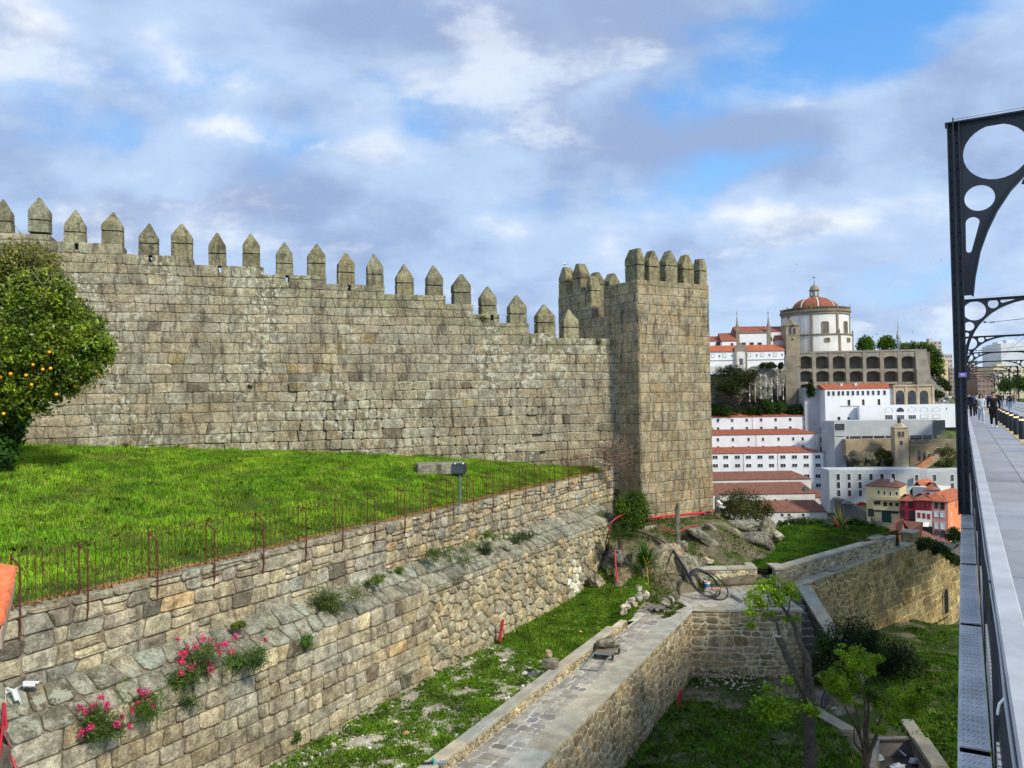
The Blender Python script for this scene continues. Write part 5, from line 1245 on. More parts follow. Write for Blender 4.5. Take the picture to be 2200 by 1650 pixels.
class Block:
    """box building with a front facade given by two pixel columns at two depths"""
    def __init__(s, name, label, cat, pl, pr, Yl, Yr, yt, yb, thick, wall, col=(1, 1, 1), group=None, sink=3., zt=None):
        a = at(pl, yt, Yl); b = at(pr, yt, Yr); s.zt = zt if zt is not None else a.z; s.zb = at((pl + pr) / 2, yb, (Yl + Yr) / 2).z - sink
        s.A = V((a.x, a.y, 0)); s.B = V((b.x, b.y, 0)); s.U = (s.B - s.A).normalized(); s.N = V((s.U.y, -s.U.x, 0)); s.L = (s.B - s.A).length; s.th = thick
        s.t = thing(name, label, cat, (s.A + s.B) / 2 - s.N * thick / 2 + ZU * s.zb, group); s.wall = wall
        mb = MB(); mb.box(s.A + ZU * s.zb, s.U * s.L, s.N * -thick, ZU * (s.zt - s.zb), col); mb.build('wall', wall, s.t)
    def S(s, u, v, d): return s.A + s.U * u + ZU * v + s.N * d
    def uv(s, px, py): p = onpl(px, py, s.A, s.N); return (p - s.A).dot(s.U), p.z
    def win(s, px, py, w, h, frame='white_paint', glass='glass', arch=False, name='window', fr=.12, fcol=(1, 1, 1), gcol=(1, 1, 1), bars=0):
        """window centred on a pixel, size in pixels"""
        u, v = s.uv(px, py); k = (s.A.y + s.B.y) / 2 / F; w *= k; h *= k
        mb = MB(); f = fr
        if arch:
            pts = [s.S(u - w / 2, v - h / 2, .02)] + [s.S(u - w / 2 * math.cos(q), v + h / 2 - w / 2 + w / 2 * math.sin(q), .02) for q in np.linspace(0, math.pi, 9)] + [s.S(u + w / 2, v - h / 2, .02)]
            mb.prism(pts, s.N * .06, gcol, 1)
            out = [s.S(u - w / 2 - f, v - h / 2, .02)] + [s.S(u - (w / 2 + f) * math.cos(q), v + h / 2 - w / 2 + (w / 2 + f) * math.sin(q), .02) for q in np.linspace(0, math.pi, 9)] + [s.S(u + w / 2 + f, v - h / 2, .02)]
            for i in range(len(pts) - 1): mb.prism([pts[i], pts[i + 1], out[i + 1], out[i]], s.N * .14, fcol, 0)
        else:
            mb.box(s.S(u - w / 2, v - h / 2, .0), s.U * w, ZU * h, s.N * .05, gcol, 1)
            mb.box(s.S(u - w / 2 - f, v - h / 2 - f, 0), s.U * (w + 2 * f), ZU * f, s.N * .16, fcol, 0); mb.box(s.S(u - w / 2 - f, v + h / 2, 0), s.U * (w + 2 * f), ZU * f, s.N * .13, fcol, 0)
            mb.box(s.S(u - w / 2 - f, v - h / 2, 0), s.U * f, ZU * h, s.N * .13, fcol, 0); mb.box(s.S(u + w / 2, v - h / 2, 0), s.U * f, ZU * h, s.N * .13, fcol, 0)
            for b in range(bars): mb.box(s.S(u - w / 2 + w * (b + 1) / (bars + 1) - .05, v - h / 2, 0), s.U * .1, ZU * h, s.N * .1, fcol, 0)
        return mb.build(name, [M[frame], M[glass]], s.t)
    def roof(s, ridge_h, over=.4, col=(.42, .135, .075), hipl=0., hipr=0., depth=None, name='roof', z=None):
        """gable or hip roof, front slope toward the viewer"""
        d = depth or s.th; z = s.zt if z is None else z; mb = MB(); o = over
        e = [s.S(-o, z, o), s.S(s.L + o, z, o), s.S(s.L + o, z, -d - o), s.S(-o, z, -d - o)]
        r = [s.S(hipl - (o if not hipl else 0), z + ridge_h, -d / 2), s.S(s.L - hipr + (o if not hipr else 0), z + ridge_h, -d / 2)]
        mb.face([e[0], e[1], r[1], r[0]], col); mb.face([e[2], e[3], r[0], r[1]], col); mb.face([e[1], e[2], r[1]], col); mb.face([e[3], e[0], r[0]], col)
        mb.face([q - ZU * .18 for q in e][::-1], col)
        for k in range(4): mb.face([e[k] - ZU * .18, e[(k + 1) % 4] - ZU * .18, e[(k + 1) % 4], e[k]], (col[0] * .8, col[1] * .8, col[2] * .8))
        # tile courses as low ribs
        n = int(s.L / 1.2)
        for k in range(1, n):
            f = k / n; a = e[0].lerp(e[1], f); b = r[0] + (r[1] - r[0]) * f if not (hipl or hipr) else None
            if b is not None: mb.tube([a + ZU * .04, b + ZU * .04], .09, 4, vary(col, .1), cap=False)
        return mb.build(name, M['tile'], s.t)
    def band(s, y0, y1, d=.12, mat='concrete', name='cornice', col=(1, 1, 1), x0=None, x1=None):
        v0 = s.uv((CX + 700), y1)[1] if False else s.zrow(y1); v1 = s.zrow(y0); u0 = 0 if x0 is None else s.uv(x0, y0)[0]; u1 = s.L if x1 is None else s.uv(x1, y0)[0]
        mb = MB(); mb.box(s.S(u0, v0, 0), s.U * (u1 - u0), ZU * (v1 - v0), s.N * d, col); return mb.build(name, M[mat], s.t)
    def zrow(s, y):
        p = s.S(s.L / 2, 0, 0); px = CX + F * p.x / p.y; return onpl(px, y, s.A, s.N).z
    def chimney(s, px, py, w, h, d):
        u, v = s.uv(px, py); mb = MB(); mb.box(s.S(u, s.zt - .2, -d), s.U * w, s.N * -w, ZU * h, (1, 1, 1)); return mb.build('chimney', M['old_white'], s.t)
TILE = (.27, .085, .05); TILE_O = (.40, .12, .055); TILE_D = (.18, .075, .05)
zB = lambda x, y: (1500 + x / 6.6, 860 + y / 6.6)
zC = lambda x, y: (1760 + x / 4.715, 820 + y / 4.715)
zA = lambda x, y: (1500 + x / 5.5, 580 + y / 5.5)
# stacked white warehouses; each next one stands nearer and lower
W1 = Block('warehouse', 'top white warehouse of the stack under the green bank', 'warehouse', 1470, 1739, 402, 400, 897.5, 935, 11, M['white_paint']); W1.roof(1.9, .3, TILE_O)
for x in (280, 482, 688, 892, 1098, 1304, 1513):
    W1.win(*zB(x, 287 - (x - 280) * .016), 5, 6.5); W1.win(*zB(x + 3, 405 - (x - 280) * .012), 5, 7)
W2 = Block('warehouse', 'second white warehouse from the top with small paired window rows', 'warehouse', 1450, 1756, 388, 386, 936, 975, 12, M['white_paint']); W2.roof(2.4, .3, TILE, hipr=8)
for x in (280, 492, 714, 919, 1139, 1348, 1481):
    W2.win(*zB(x, 560 - (x - 280) * .012), 4.6, 7); W2.win(*zB(x + 3, 673 - (x - 280) * .012), 4.6, 6.5)
W3 = Block('warehouse', 'third white warehouse from the top with wide double windows', 'warehouse', 1430, 1771, 372, 370, 976, 1062, 14, M['white_paint']); W3.roof(2.5, .3, TILE, hipr=10)
for x in (240, 391, 554, 713, 876, 1037, 1200, 1365, 1530, 1693):
    W3.win(*zB(x, 808 - (x - 240) * .004), 10.5, 7, bars=1); W3.win(*zB(x + 4, 928 - (x - 240) * .005), 10.5, 7, bars=1)
for x, y in ((1540, 1074), (1700, 1074), (1706, 1205)): W3.win(*zB(x, y), 11, 7.5, bars=1)
W3.chimney(1742, 965, 1.4, 3.2, 4)
W4 = Block('warehouse', 'long old white shed with weathered red roof and two small doors', 'warehouse', 1400, 1742, 340, 338, 1033, 1052, 13, M['old_white']); W4.roof(2.9, .3, TILE_D, hipr=6)
W4.win(*zB(545, 1196), 7, 8, fcol=(.6, .4, .3)); W4.win(*zB(1034, 1190), 7.5, 8)
W5 = Block('warehouse', 'old white shed with a dormer in its weathered roof', 'warehouse', 1400, 1751, 325, 324, 1064.5, 1085, 15, M['old_white']); W5.roof(3.9, .3, TILE_D, hipr=3)
for x in (1088, 1252): W5.win(*zB(x, 1417), 6, 4.5)
mb = MB(); u, v = W5.uv(*zB(1550, 1300)); mb.prism([W5.S(u - 1, W5.zt + .4, -.6), W5.S(u + 1, W5.zt + .4, -.6), W5.S(u + 1, W5.zt + 1.7, -.6), W5.S(u, W5.zt + 2.5, -.6), W5.S(u - 1, W5.zt + 1.7, -.6)], W5.N * -3, (.12, .12, .12)); mb.build('dormer', M['attr'], W5.t)
W5b = Block('annex', 'low white annex at the right end of the dormer shed', 'shed', 1752, 1788, 327, 326, 1068, 1080, 10, M['old_white']); W5b.roof(2.6, .3, TILE_D, hipr=5); W5b.win(*zB(1748, 1405), 5, 6)
W6 = Block('warehouse', 'lowest white shed half hidden behind the tower bush', 'warehouse', 1560, 1778, 308, 306, 1101, 1128, 13, M['old_white']); W6.roof(3.7, .3, TILE_D, hipr=3)
for x in (1190, 1290, 1490): W6.win(*zB(x, 1625), 5.5, 6)
W7 = Block('annex', 'small red roofed annex behind the yucca', 'shed', 1776, 1808, 310, 309, 1095, 1120, 12, M['old_white']); W7.roof(2.6, .3, TILE_D)
W7.win(*zB(1800, 1565), 7, 4)
for b_, xs_ in ((W1, (772,)), (W2, (818,)), (W3, (632, 1120, 1770))):
    for x_ in xs_:
        u, v = b_.uv(*zB(x_, 600)); mb = MB(); mb.box(b_.S(u, b_.zb, 0), b_.U * .18, b_.N * .15, ZU * (b_.zt - b_.zb - .1), (.3, .32, .36)); mb.build('downpipe', M['attr'], b_.t)
# upper white monastery wing with arcade
b1 = Block('white_building', 'long white building below the arched terrace with a row of small attic windows', 'building', 1772, 1918, 392, 392, 836, 906, 14, M['white_paint']); b1.roof(2.5, .3, TILE_O)
for x in (95, 143, 197, 240, 291, 341, 391, 442, 495, 546, 601, 661): b1.win(*zC(x, 120 - (x - 95) * .015), 5.6, 9.5)
for x, y, h in ((301, 216, 14), (446, 212, 14), (605, 208, 13.5), (448, 287, 7)): b1.win(*zC(x, y), 5.5, h)
b1.win(*zC(608, 283), 5, 8.5, arch=True); b1.win(*zC(200, 378), 6, 10); b1.win(*zC(298, 370), 5, 6)
for x, h in ((1813, 3.0), (1844, 3.0), (1805, 1.8)): b1.chimney(x, 834, 1.2, h, 4)
b1.band(871, 872.5, .25, 'concrete', x0=1806)
b2 = Block('arcade_house', 'sand coloured house with three tall arched windows', 'house', 1918.5, 2007, 391, 390, 827, 873, 15, M['attr_rough'], (.42, .33, .22), sink=0)
for x in (818, 939, 1061): b2.win(*zC(x, 162), 18.5, 32, arch=True, fcol=(.5, .41, .29), frame='attr', fr=.35)
b2.band(826.5, 830, .5, 'attr_rough', col=(.45, .36, .25))
for x in (758, 878, 1000, 1150):
    u, v = b2.uv(*zC(x, 120)); mb = MB(); mb.box(b2.S(u - .4, b2.zb, 0), b2.U * .8, ZU * (b2.zt - b2.zb), b2.N * .3, (.45, .36, .25)); mb.build('pilaster', M['attr_rough'], b2.t)
b3 = Block('arched_terrace_wall', 'white terrace wall with five blind arches below the arcade house', 'wall', 1846, 2090, 388, 386, 871, 906, 3, M['white_paint'])
b3.win(*zC(705, 283), 16, 9.5, arch=True, glass='white_paint', frame='concrete', name='blind_arch'); b3.win(*zC(820, 283), 16, 9.5, arch=True)
for x in (941, 1062, 1186): b3.win(*zC(x, 280), 16, 9.5, arch=True, glass='white_paint', frame='concrete', name='blind_arch')
for x in (706, 824, 943): b3.win(*zC(x, 363), 15, 10.5, bars=3)
for x in (1064, 1186): b3.win(*zC(x, 352), 15, 7, glass='white_paint', frame='concrete', name='blind_window')
b3.win(*zC(1289, 272), 1.8, 4)
b4 = Block('concrete_stair_tower', 'tall pale concrete stair tower between the stacked warehouses and the white building', 'tower', 1728, 1772, 399, 399, 833, 925, 9, M['concrete'])
for y in (140, 222, 300, 375): b4.win(*zC(38, y), 8.5, 11.5)
b4.band(836, 837, .1, 'black_plastic', 'slot', x0=1740, x1=1760)
b5 = Block('concrete_building', 'wide modern concrete building on a dark strip of windows', 'building', 1806, 2012, 366, 364, 905, 936, 16, M['concrete'], sink=0)
b5.band(936, 943, -.6, 'glass', 'window_strip')
for x in (305, 425, 548, 668, 790, 915, 1045, 1150):
    u, v = b5.uv(*zC(x, 560)); mb = MB(); mb.box(b5.S(u - .2, v - 1.2, -.4), b5.U * .4, b5.N * .5, ZU * 1.9); mb.build('column', M['concrete'], b5.t)
mb = MB(); u, v = b5.uv(*zC(1213, 470)); mb.box(b5.S(u - 2.8, b5.zb, .02), b5.U * 5.6, b5.N * .1, ZU * (b5.zt - b5.zb - .2), (.13, .14, .14)); mb.build('shutter_panel', M['attr'], b5.t)
mb = MB(); mb.box(b5.S(8, b5.zb - 1.7, -1), b5.U * (b5.L - 8), b5.N * -8, ZU * 1.5); mb.build('recess', M['black_plastic'], b5.t)
b5t = Block('concrete_tower_block', 'pale concrete tower block with one square opening near its top', 'tower block', 1792, 1817, 362, 362, 905, 1010, 15, M['concrete'])
b5t.win(*zC(205, 460), 22, 15); b5t.band(937, 938.2, .1, 'black_plastic', 'slot', x0=1795, x1=1815)
b5s = Block('shaded_concrete_wing', 'bluish concrete wing left of the tower block with a slit window', 'wing', 1764, 1792, 372, 364, 907, 1010, 12, M['concrete']); b5s.win(*zC(128, 665), 2, 13)
b5g = Block('glass_link', 'dark glazed link with stacked balconies at the end of the white warehouses', 'annex', 1757, 1789, 380, 379, 934, 1062, 5, M['concrete'])
for y in (945, 965, 983, 999, 1020, 1045): b5g.win(1772, y, 20, 10, glass='glass')
gw2 = Block('stone_terrace_wall', 'sandy stone retaining wall under the concrete building', 'wall', 1817, 1930, 358, 358, 944, 965, 4, M['attr_rough'], (.33, .26, .17))
for k, (x, y, rx, rz, lab) in enumerate(((1838, 985, 20, 22, 'dark rock face left of the square chimney tower'), (1868, 985, 20, 20, 'dark rock face with pale spots left of the square chimney tower'), (1900, 988, 22, 24, 'rock face overgrown at its top beside the square chimney tower'))):
    mb = MB(); mb.rock(at(x, y, 354), rx * .21, 4, rz * .21, 30 + k, (.13, .115, .09), sub=4, amp=.5); tag(mb.build('mossy_rock', M['rock'], smooth=True), lab, 'rock')
ct = Block('square_tower', 'square sandstone tower with paired windows in front of the concrete building', 'tower', 1922, 1951, 346, 345, 918, 1012, 6.2, M['attr_rough'], (.40, .32, .22))
for x in (811, 847): ct.win(*zC(x, 532), 5, 11, frame='attr', fcol=(.42, .34, .25))
ct.win(*zC(831, 622), 6, 9, frame='attr', fcol=(.42, .34, .25))
ct.band(917, 920, .25, 'attr_rough', col=(.44, .36, .26)); ct.band(964, 985, .1, 'attr_rough', 'blind_panel', (.37, .29, .2), 1930, 1941)
mb = MB(); c = ct.S(ct.L / 2, ct.zt, -3.1); mb.lathe(c, [(3.3, 0), (2.2, 1.0), (1.2, 1.6), (.01, 1.7)], 4, (.42, .34, .24)); mb.box(c + V((-.5, -.5, 1.4)), (1, 0, 0), (0, 1, 0), (0, 0, 2.6), (.05, .045, .04)); mb.build('pointed_cap', M['attr_rough'], ct.t)
ru = Block('arcaded_ruin', 'brown stone ruin with dark arches right of the square tower', 'ruin', 1954, 2012, 350, 352, 957, 1005, 6, M['attr_rough'], (.22, .17, .115))
for x, y, w, h in ((1010, 745, 8, 24), (1063, 755, 8, 20), (1115, 765, 8, 14)): ru.win(*zC(x, y), w, h, arch=True, frame='attr_rough', fcol=(.27, .21, .14))
ru2 = Block('ruined_terrace', 'brown stone terrace with a dark opening above the ruin stairs', 'ruin', 1960, 2075, 357, 360, 946, 990, 5, M['attr_rough'], (.2, .17, .12)); ru2.win(*zC(1215, 700), 17, 14, frame='attr_rough')
mb = MB(); p0 = at(1968, 1006, 344); p1 = at(2030, 962, 352)
for k in range(14):
    a = p0.lerp(p1, k / 14); mb.box(a - ZU * 3, V((1.1, .1, 0)), V((0, 3, 0)), ZU * 3.2, (.36, .27, .19))
mb.box(p0 + V((0, -.3, -2)), (p1 - p0) * .55, V((0, .6, 0)), ZU * 2.6, (.42, .16, .08)); tag(mb.build('hillside_stairs', M['attr_rough']), 'red edged stone stairs climbing beside the square tower', 'stairs')
b6 = Block('long_concrete_building', 'long low bluish concrete building with tall narrow windows above the coloured houses', 'building', 1781, 1992, 300, 296, 1010, 1085, 12, M['concrete'])
for x in (192, 301, 411, 524, 635, 750): b6.win(*zC(x, 965), 7, 13.5)
for x in (195, 304, 414): b6.win(*zC(x, 1048), 7, 13.5); b6.win(*zC(x + 3, 1130), 7, 13.5)
b6b = Block('long_concrete_wing', 'right wing of the bluish concrete building with shuttered windows', 'building', 1992.2, 2100, 296, 300, 1014, 1075, 12, M['concrete'])
for x in (985, 1167, 1345): b6b.win(*zC(x, 975), 8, 14)
for x in (1170, 1347): b6b.win(*zC(x, 1060), 8, 14)
# coloured houses along the road
def house(label, pl, pr, Yl, Yr, yt, yb, th, col, rh, wins, roofcol=TILE, hip=3., cat='house', glass='glass', zt=None):
    h = Block('house', label, cat, pl, pr, Yl, Yr, yt, yb, th, M['attr'], col, 'coloured houses along the road'); h.roof(rh, .35, roofcol, hipl=hip, hipr=hip, name='roof')
    for x, y, w, hh, fc, gc in wins: h.win(*zC(x, y), w, hh, frame='attr', glass='attr' if gc else 'glass', fcol=fc, gcol=gc or (1, 1, 1), fr=.1)
    return h
wf = (.7, .7, .7); dk = (.05, .05, .06)
hy = house('pale yellow house with a dark green garage door', 1860.5, 1932, 262, 256, 1043, 1121, 11, (.62, .53, .30), 1.9, [(603, 1120, 4, 8, wf, None), (662, 1128, 3.5, 9, wf, None), (722, 1135, 3.5, 9, wf, None), (785, 1132, 4.5, 7, wf, None), (575, 1228, 7, 6, dk, None), (605, 1226, 5, 6, dk, None), (668, 1238, 6, 8, dk, None), (726, 1241, 5.5, 6, dk, None), (787, 1243, 5.5, 6, dk, None), (525, 1325, 11, 15, dk, (.06, .04, .04)), (578, 1302, 5, 4, dk, None), (610, 1304, 5, 4, dk, None), (681, 1360, 17, 25, dk, (.01, .06, .05)), (749, 1320, 6, 5, dk, None), (786, 1321, 6, 5, dk, None)], TILE_D)
hy.band(1066, 1073, .9, 'attr', 'balcony', (.62, .53, .32), x0=1877); hy.band(1089, 1095, .9, 'attr', 'lower_balcony', (.6, .5, .3), x0=1877); hy.chimney(1908, 1040, .9, 2.6, 3)
house('narrow bright red and black house', 1934, 1966, 252, 250, 1075, 1133, 9, (.55, .03, .055), 1.6, [(848, 1235, 6, 13, dk, (.03, .03, .035)), (930, 1243, 8, 15, dk, (.03, .03, .035)), (848, 1335, 7, 13, dk, (.02, .02, .025)), (935, 1345, 9, 14, dk, (.03, .05, .05)), (850, 1415, 8, 9, dk, (.02, .02, .02)), (935, 1420, 9, 13, dk, (.02, .02, .02))])
hm_ = house('narrow house with dark red upper floor and white lower floors over a white awning', 1966.3, 2001, 249, 247, 1074, 1147, 9, (.30, .03, .05), 1.7, [(1008, 1255, 6, 11, (.2, .02, .03), (.16, .02, .03)), (1055, 1258, 5.5, 11, (.2, .02, .03), (.16, .02, .03)), (1103, 1258, 6, 11, (.2, .02, .03), (.16, .02, .03)), ])
hm_.band(1097, 1146, .1, 'old_white', 'white_lower_facade')
for x, y in ((1010, 1355), (1060, 1360), (1108, 1368)):
    u, v = hm_.uv(*zC(x, y)); mb = MB(); mb.box(hm_.S(u - .45, v - .8, .1), hm_.U * .9, ZU * 1.7, hm_.N * .05, (.25, .03, .05)); mb.build('shutter', M['attr'], hm_.t)
mb = MB(); mb.prism([hm_.S(-1.2, hm_.zrow(1122), .12), hm_.S(-1.6, hm_.zrow(1128), 2.2), hm_.S(-1.6, hm_.zrow(1129), 2.2), hm_.S(-1.2, hm_.zrow(1123), .12)], hm_.U * (hm_.L + .5), (.8, .78, .7)); mb.build('awning', M['attr'], hm_.t)
hm_.band(1130, 1146, .14, 'black_plastic', 'shop_front')
house('narrow pink house with pale shutters and dark balconies', 2002, 2035.5, 247, 245, 1077, 1158, 9, (.52, .25, .24), 1.6, [(1186, 1248, 6, 13, dk, None), (1249, 1256, 6.5, 13, dk, None), (1187, 1340, 7, 11, wf, (.65, .68, .72)), (1248, 1345, 7, 11, wf, (.65, .68, .72)), (1190, 1455, 7, 13, wf, (.65, .68, .72)), (1250, 1460, 7, 13, wf, (.65, .68, .72)), (1192, 1528, 8, 8, dk, (.1, .07, .06)), (1255, 1540, 8, 12, dk, (.04, .04, .05))])
house('bright orange house nearest the bridge post', 2036, 2085, 245, 262, 1078, 1135, 9, (.80, .27, .12), 2.2, [(1331, 1242, 3, 8, wf, None), (1385, 1243, 4, 13, (.4, .2, .12), (.45, .3, .22)), (1335, 1350, 5, 12, wf, (.7, .55, .45)), (1339, 1432, 5, 6, wf, (.7, .5, .4))], TILE_O)
hn = Block('house', 'black gabled house with a bright orange roof behind the red house', 'house', 1955, 1986, 280, 276, 1057, 1085, 9, M['attr'], (.012, .014, .03), 'coloured houses along the road'); hn.roof(.01, .1, TILE_O)
mb = MB(); mb.prism([hn.S(-.3, hn.zt, .0), hn.S(hn.L + .3, hn.zt, .0), hn.S(hn.L / 2, hn.zt + 4.0, .0)], hn.N * -9, (.014, .016, .035)); mb.build('gable', M['attr'], hn.t)
mb = MB(); mb.box(hn.S(hn.L / 2, hn.zt + 4.1, .2), hn.U * (hn.L / 2 + .6) - ZU * 4.3, hn.N * -9.4, ZU * .2, TILE_O); mb.build('bright_roof_slope', M['tile'], hn.t); hn.win(*zC(990, 1078), 6, 5)
hb = Block('house', 'pale blue house with red shutters behind the pink house', 'house', 1987, 2019, 272, 270, 1052, 1085, 10, M['attr'], (.45, .55, .70), 'coloured houses along the road'); hb.roof(2.2, .3, TILE, hipl=3, hipr=3)
for x in (1101, 1193): hb.win(*zC(x, 1145), 6, 8, frame='attr', glass='attr', fcol=(.25, .03, .04), gcol=(.2, .03, .04))
hb2 = Block('house', 'small white house end right of the pale blue house', 'house', 2019.5, 2042, 270, 276, 1049, 1085, 9, M['old_white'], group='coloured houses along the road')
# road and parked cars
mb = MB(); rd = [(1795, 1072, 296), (1830, 1083, 290), (1862, 1100, 275), (1880, 1118, 262), (1905, 1135, 250), (1950, 1152, 240), (2000, 1168, 232), (2090, 1185, 225)]
L_ = [at(x, y, Y) for x, y, Y in rd]; mb.grid([[p + V((-3, -7, 0)) for p in L_], [p + V((2, 7, .3)) for p in L_]]); ro = mb.build('road', M['asphalt']); tag(ro, kind='structure')
mb = MB()
for k in range(len(L_) - 1): mb.prism([L_[k] + V((-3.2, -7.2, -6)), L_[k + 1] + V((-3.2, -7.2, -6)), L_[k + 1] + V((-3.2, -7.2, .9)), L_[k] + V((-3.2, -7.2, .9))], V((.1, -.4, 0)), (.10, .10, .095))
tag(mb.build('road_wall', M['attr_rough']), 'dark grey stone wall along the near side of the road', 'wall')
def car(label, C, rz, col, name='parked_car', L=4.2, simple=False, group='cars parked along the road'):
    t = thing(name, label, 'car', C, group, rz); mb = MB()
    prof = [(-2.1, .3), (-2.1, .8), (-1.6, .92), (-1.2, 1.38), (.35, 1.42), (1.05, .95), (1.9, .82), (2.1, .6), (2.1, .3)]
    mb.prism([V((x, -.82, z)) for x, z in prof], V((0, 1.64, 0)), col); mb.build('body', mat_plain('car_paint', col, .3, metal=.2, var=.03), t, local=True, bevel=.08)
    mb = MB()
    for y in (-.83, .822): mb.prism([V((x, y, z)) for x, z in ((-1.35, .95), (-1.1, 1.3), (.3, 1.34), (.85, .97))], V((0, .008, 0)))
    mb.prism([V((1.06, -.7, .96)), V((1.06, .7, .96)), V((.42, .62, 1.36)), V((.42, -.62, 1.36))], V((.02, 0, .02))); mb.build('windows', M['glass'], t, local=True)
    for x in (-1.3, 1.3):
        for y in (-.8, .8):
            mb = MB(); mb.tube([V((x, y - .1, .31)), V((x, y + .1, .31))], .31, 12); w = mb.build('wheel', M['black_plastic'], t, local=True)
    for y in (-.6, .6):
        mb = MB(); mb.cbox((2.09, y, .66), .06, .3, .12); mb.build('headlight', M['white_plastic'], t, local=True)
    return t
car('silver grey car parked on the road by the concrete building', at(1823, 1085, 283), math.radians(-20), (.25, .27, .3)); car('dark red car parked beside the pale yellow house', at(1854, 1087, 278), math.radians(-10), (.3, .015, .02))
for x, y, c, lab in ((2023, 868, (.3, .35, .42), 'blue grey car nearest in the distant street queue'), (2028, 862, (.5, .52, .55), 'silver car second in the distant street queue'), (2033, 856, (.08, .09, .1), 'dark car third in the distant street queue'), (2040, 854, (.6, .6, .6), 'white car at the head of the distant street queue')):
    car(lab, at(x, y + 3, 395 + (868 - y) * 2), math.radians(70), c, group='cars in the distant street')
# roofs below the terrace
for lab, a in (('brown tiled roof house just beyond the terrace', (1868, 1930, 196, 190, 1152, 1160, 14)), ('white gabled shed with a brown roof beyond the corner pier', (1915, 1975, 172, 168, 1163, 1168, 10))):
    h = Block('house', lab, 'house', *a, M['old_white'], sink=8); h.roof(4.0, .4, TILE_D, hipl=5, hipr=5)
h = Block('house', 'small pale house far below near the bridge post', 'house', 2035, 2075, 160, 158, 1195, 1215, 9, M['old_white'], sink=6); h.roof(2.0, .3, (.12, .1, .09), hipl=2, hipr=2)
# ---------------------------------------------------------------- hilltop monastery
CW = {}
STN = (.25, .21, .155)
rt = thing('round_church', 'round white domed church with a red dome and stone cornice on the hilltop', 'church', at(1753, 765, 432)); RC = at(1753, 765, 432); RC.z = 0; k_ = 432 / F
zz = lambda y: at(1753, y, 413).z
Rl, Ru = 18.6, 17.2
mb = MB(); mb.lathe(RC, [(Rl, zz(775)), (Rl, zz(719)), (Ru, zz(718)), (Ru, zz(672))], 12 * 4); mb.build('drum', M['old_white'], rt, smooth=False)
mb = MB(); mb.lathe(RC, [(Rl, zz(720)), (Rl + .55, zz(719)), (Rl + .6, zz(716.5)), (Ru, zz(715.5))], 48, STN); mb.lathe(RC, [(Ru, zz(674)), (Ru + .5, zz(673)), (Ru + .5, zz(668)), (Ru + 1.1, zz(667)), (Ru + 1.2, zz(663)), (Ru + .4, zz(662.5))], 48, STN); mb.build('cornices', M['attr_rough'], rt)
for k in range(8):
    a = math.radians(-90 + 18 + 45 * k); d = V((math.cos(a), math.sin(a), 0)); e = V((-d.y, d.x, 0))
    mb = MB()
    for R, z0, z1 in ((Rl, zz(775), zz(720)), (Ru, zz(716), zz(673))):
        mb.box(RC + d * (R - .3) - e * .6 + ZU * z0, d * .75, e * 1.2, ZU * (z1 - z0), STN)
    mb.lathe(RC + d * (Rl + .1) + ZU * zz(716), [(.5, 0), (.35, .8), (.5, 1.1), (.12, 2.2), (.02, 3)], 6, STN)
    mb.lathe(RC + d * (Ru + .6) + ZU * zz(662.5), [(.35, 0), (.3, 1.4), (.4, 1.6), (.12, 2.4), (.02, 3.2)], 6, STN)
    mb.build('pilaster', M['attr_rough'], rt)
mb = MB()
for k in range(150):
    a = 2 * math.pi * k / 150; mb.lathe(RC + V((math.cos(a), math.sin(a), 0)) * (Ru + .6) + ZU * zz(662.5), [(.16, 0), (.2, .5), (.1, 1.1)], 5, STN)
mb.lathe(RC, [(Ru + .3, zz(662.5) + 1.1), (Ru + .9, zz(662.5) + 1.1), (Ru + .9, zz(662.5) + 1.35), (Ru + .3, zz(662.5) + 1.35)], 48, STN); mb.build('balustrade', M['attr_rough'], rt)
zd0, zd1 = zz(662), at(1748, 640, 432).z
mb = MB(); Rd = 11.6; prof = [(Rd, zd0), (Rd, zd0 + .6)] + [(Rd * math.cos(q) + 1.5 * math.sin(q), zd0 + .6 + (zd1 - zd0 - .6) * math.sin(q)) for q in np.linspace(.12, 1.35, 9)]; mb.lathe(RC, prof, 16, (.27, .085, .04)); mb.build('dome', M['tile'], rt)
mb = MB()
for k in range(8):
    a = math.radians(-90 - 12 + 45 * k); d = V((math.cos(a), math.sin(a), 0)); e = V((-d.y, d.x, 0))
    mb.grid([[RC + d * (r + .05) - e * .35 + ZU * z, RC + d * (r + .2) - e * .3 + ZU * (z + .1), RC + d * (r + .2) + e * .3 + ZU * (z + .1), RC + d * (r + .05) + e * .35 + ZU * z] for r, z in prof[1:]], (.6, .58, .54))
mb.build('dome_ribs', M['attr'], rt)
zl = prof[-1][1]
mb = MB(); mb.lathe(RC, [(3.4, zl - .6), (3.4, zl + .5), (2.4, zl + .7), (2.4, zl + 4.0), (2.9, zl + 4.1), (2.9, zl + 4.5), (2.5, zl + 4.6), (2.1, zl + 6.0), (1.2, zl + 7.0), (.3, zl + 7.4), (.2, zl + 8.6), (.02, zl + 11.2)], 12, STN); la = mb.build('lantern', M['attr_rough'], rt)
for k in range(6):
    a = math.radians(-90 + 60 * k); d = V((math.cos(a), math.sin(a), 0)); e = V((-d.y, d.x, 0)); mb = MB(); mb.box(RC + d * 2.3 - e * .45 + ZU * (zl + 1.1), d * .15, e * .9, ZU * 2.2, (.5, .6, .7)); mb.build('lantern_window', M['attr'], la)
mb = MB(); mb.box(RC + ZU * (zl + 11) - V((.6, .05, 0)), (1.2, 0, 0), (0, .1, 0), (0, 0, .6), (.05, .05, .05)); mb.build('weather_vane', M['attr'], la)
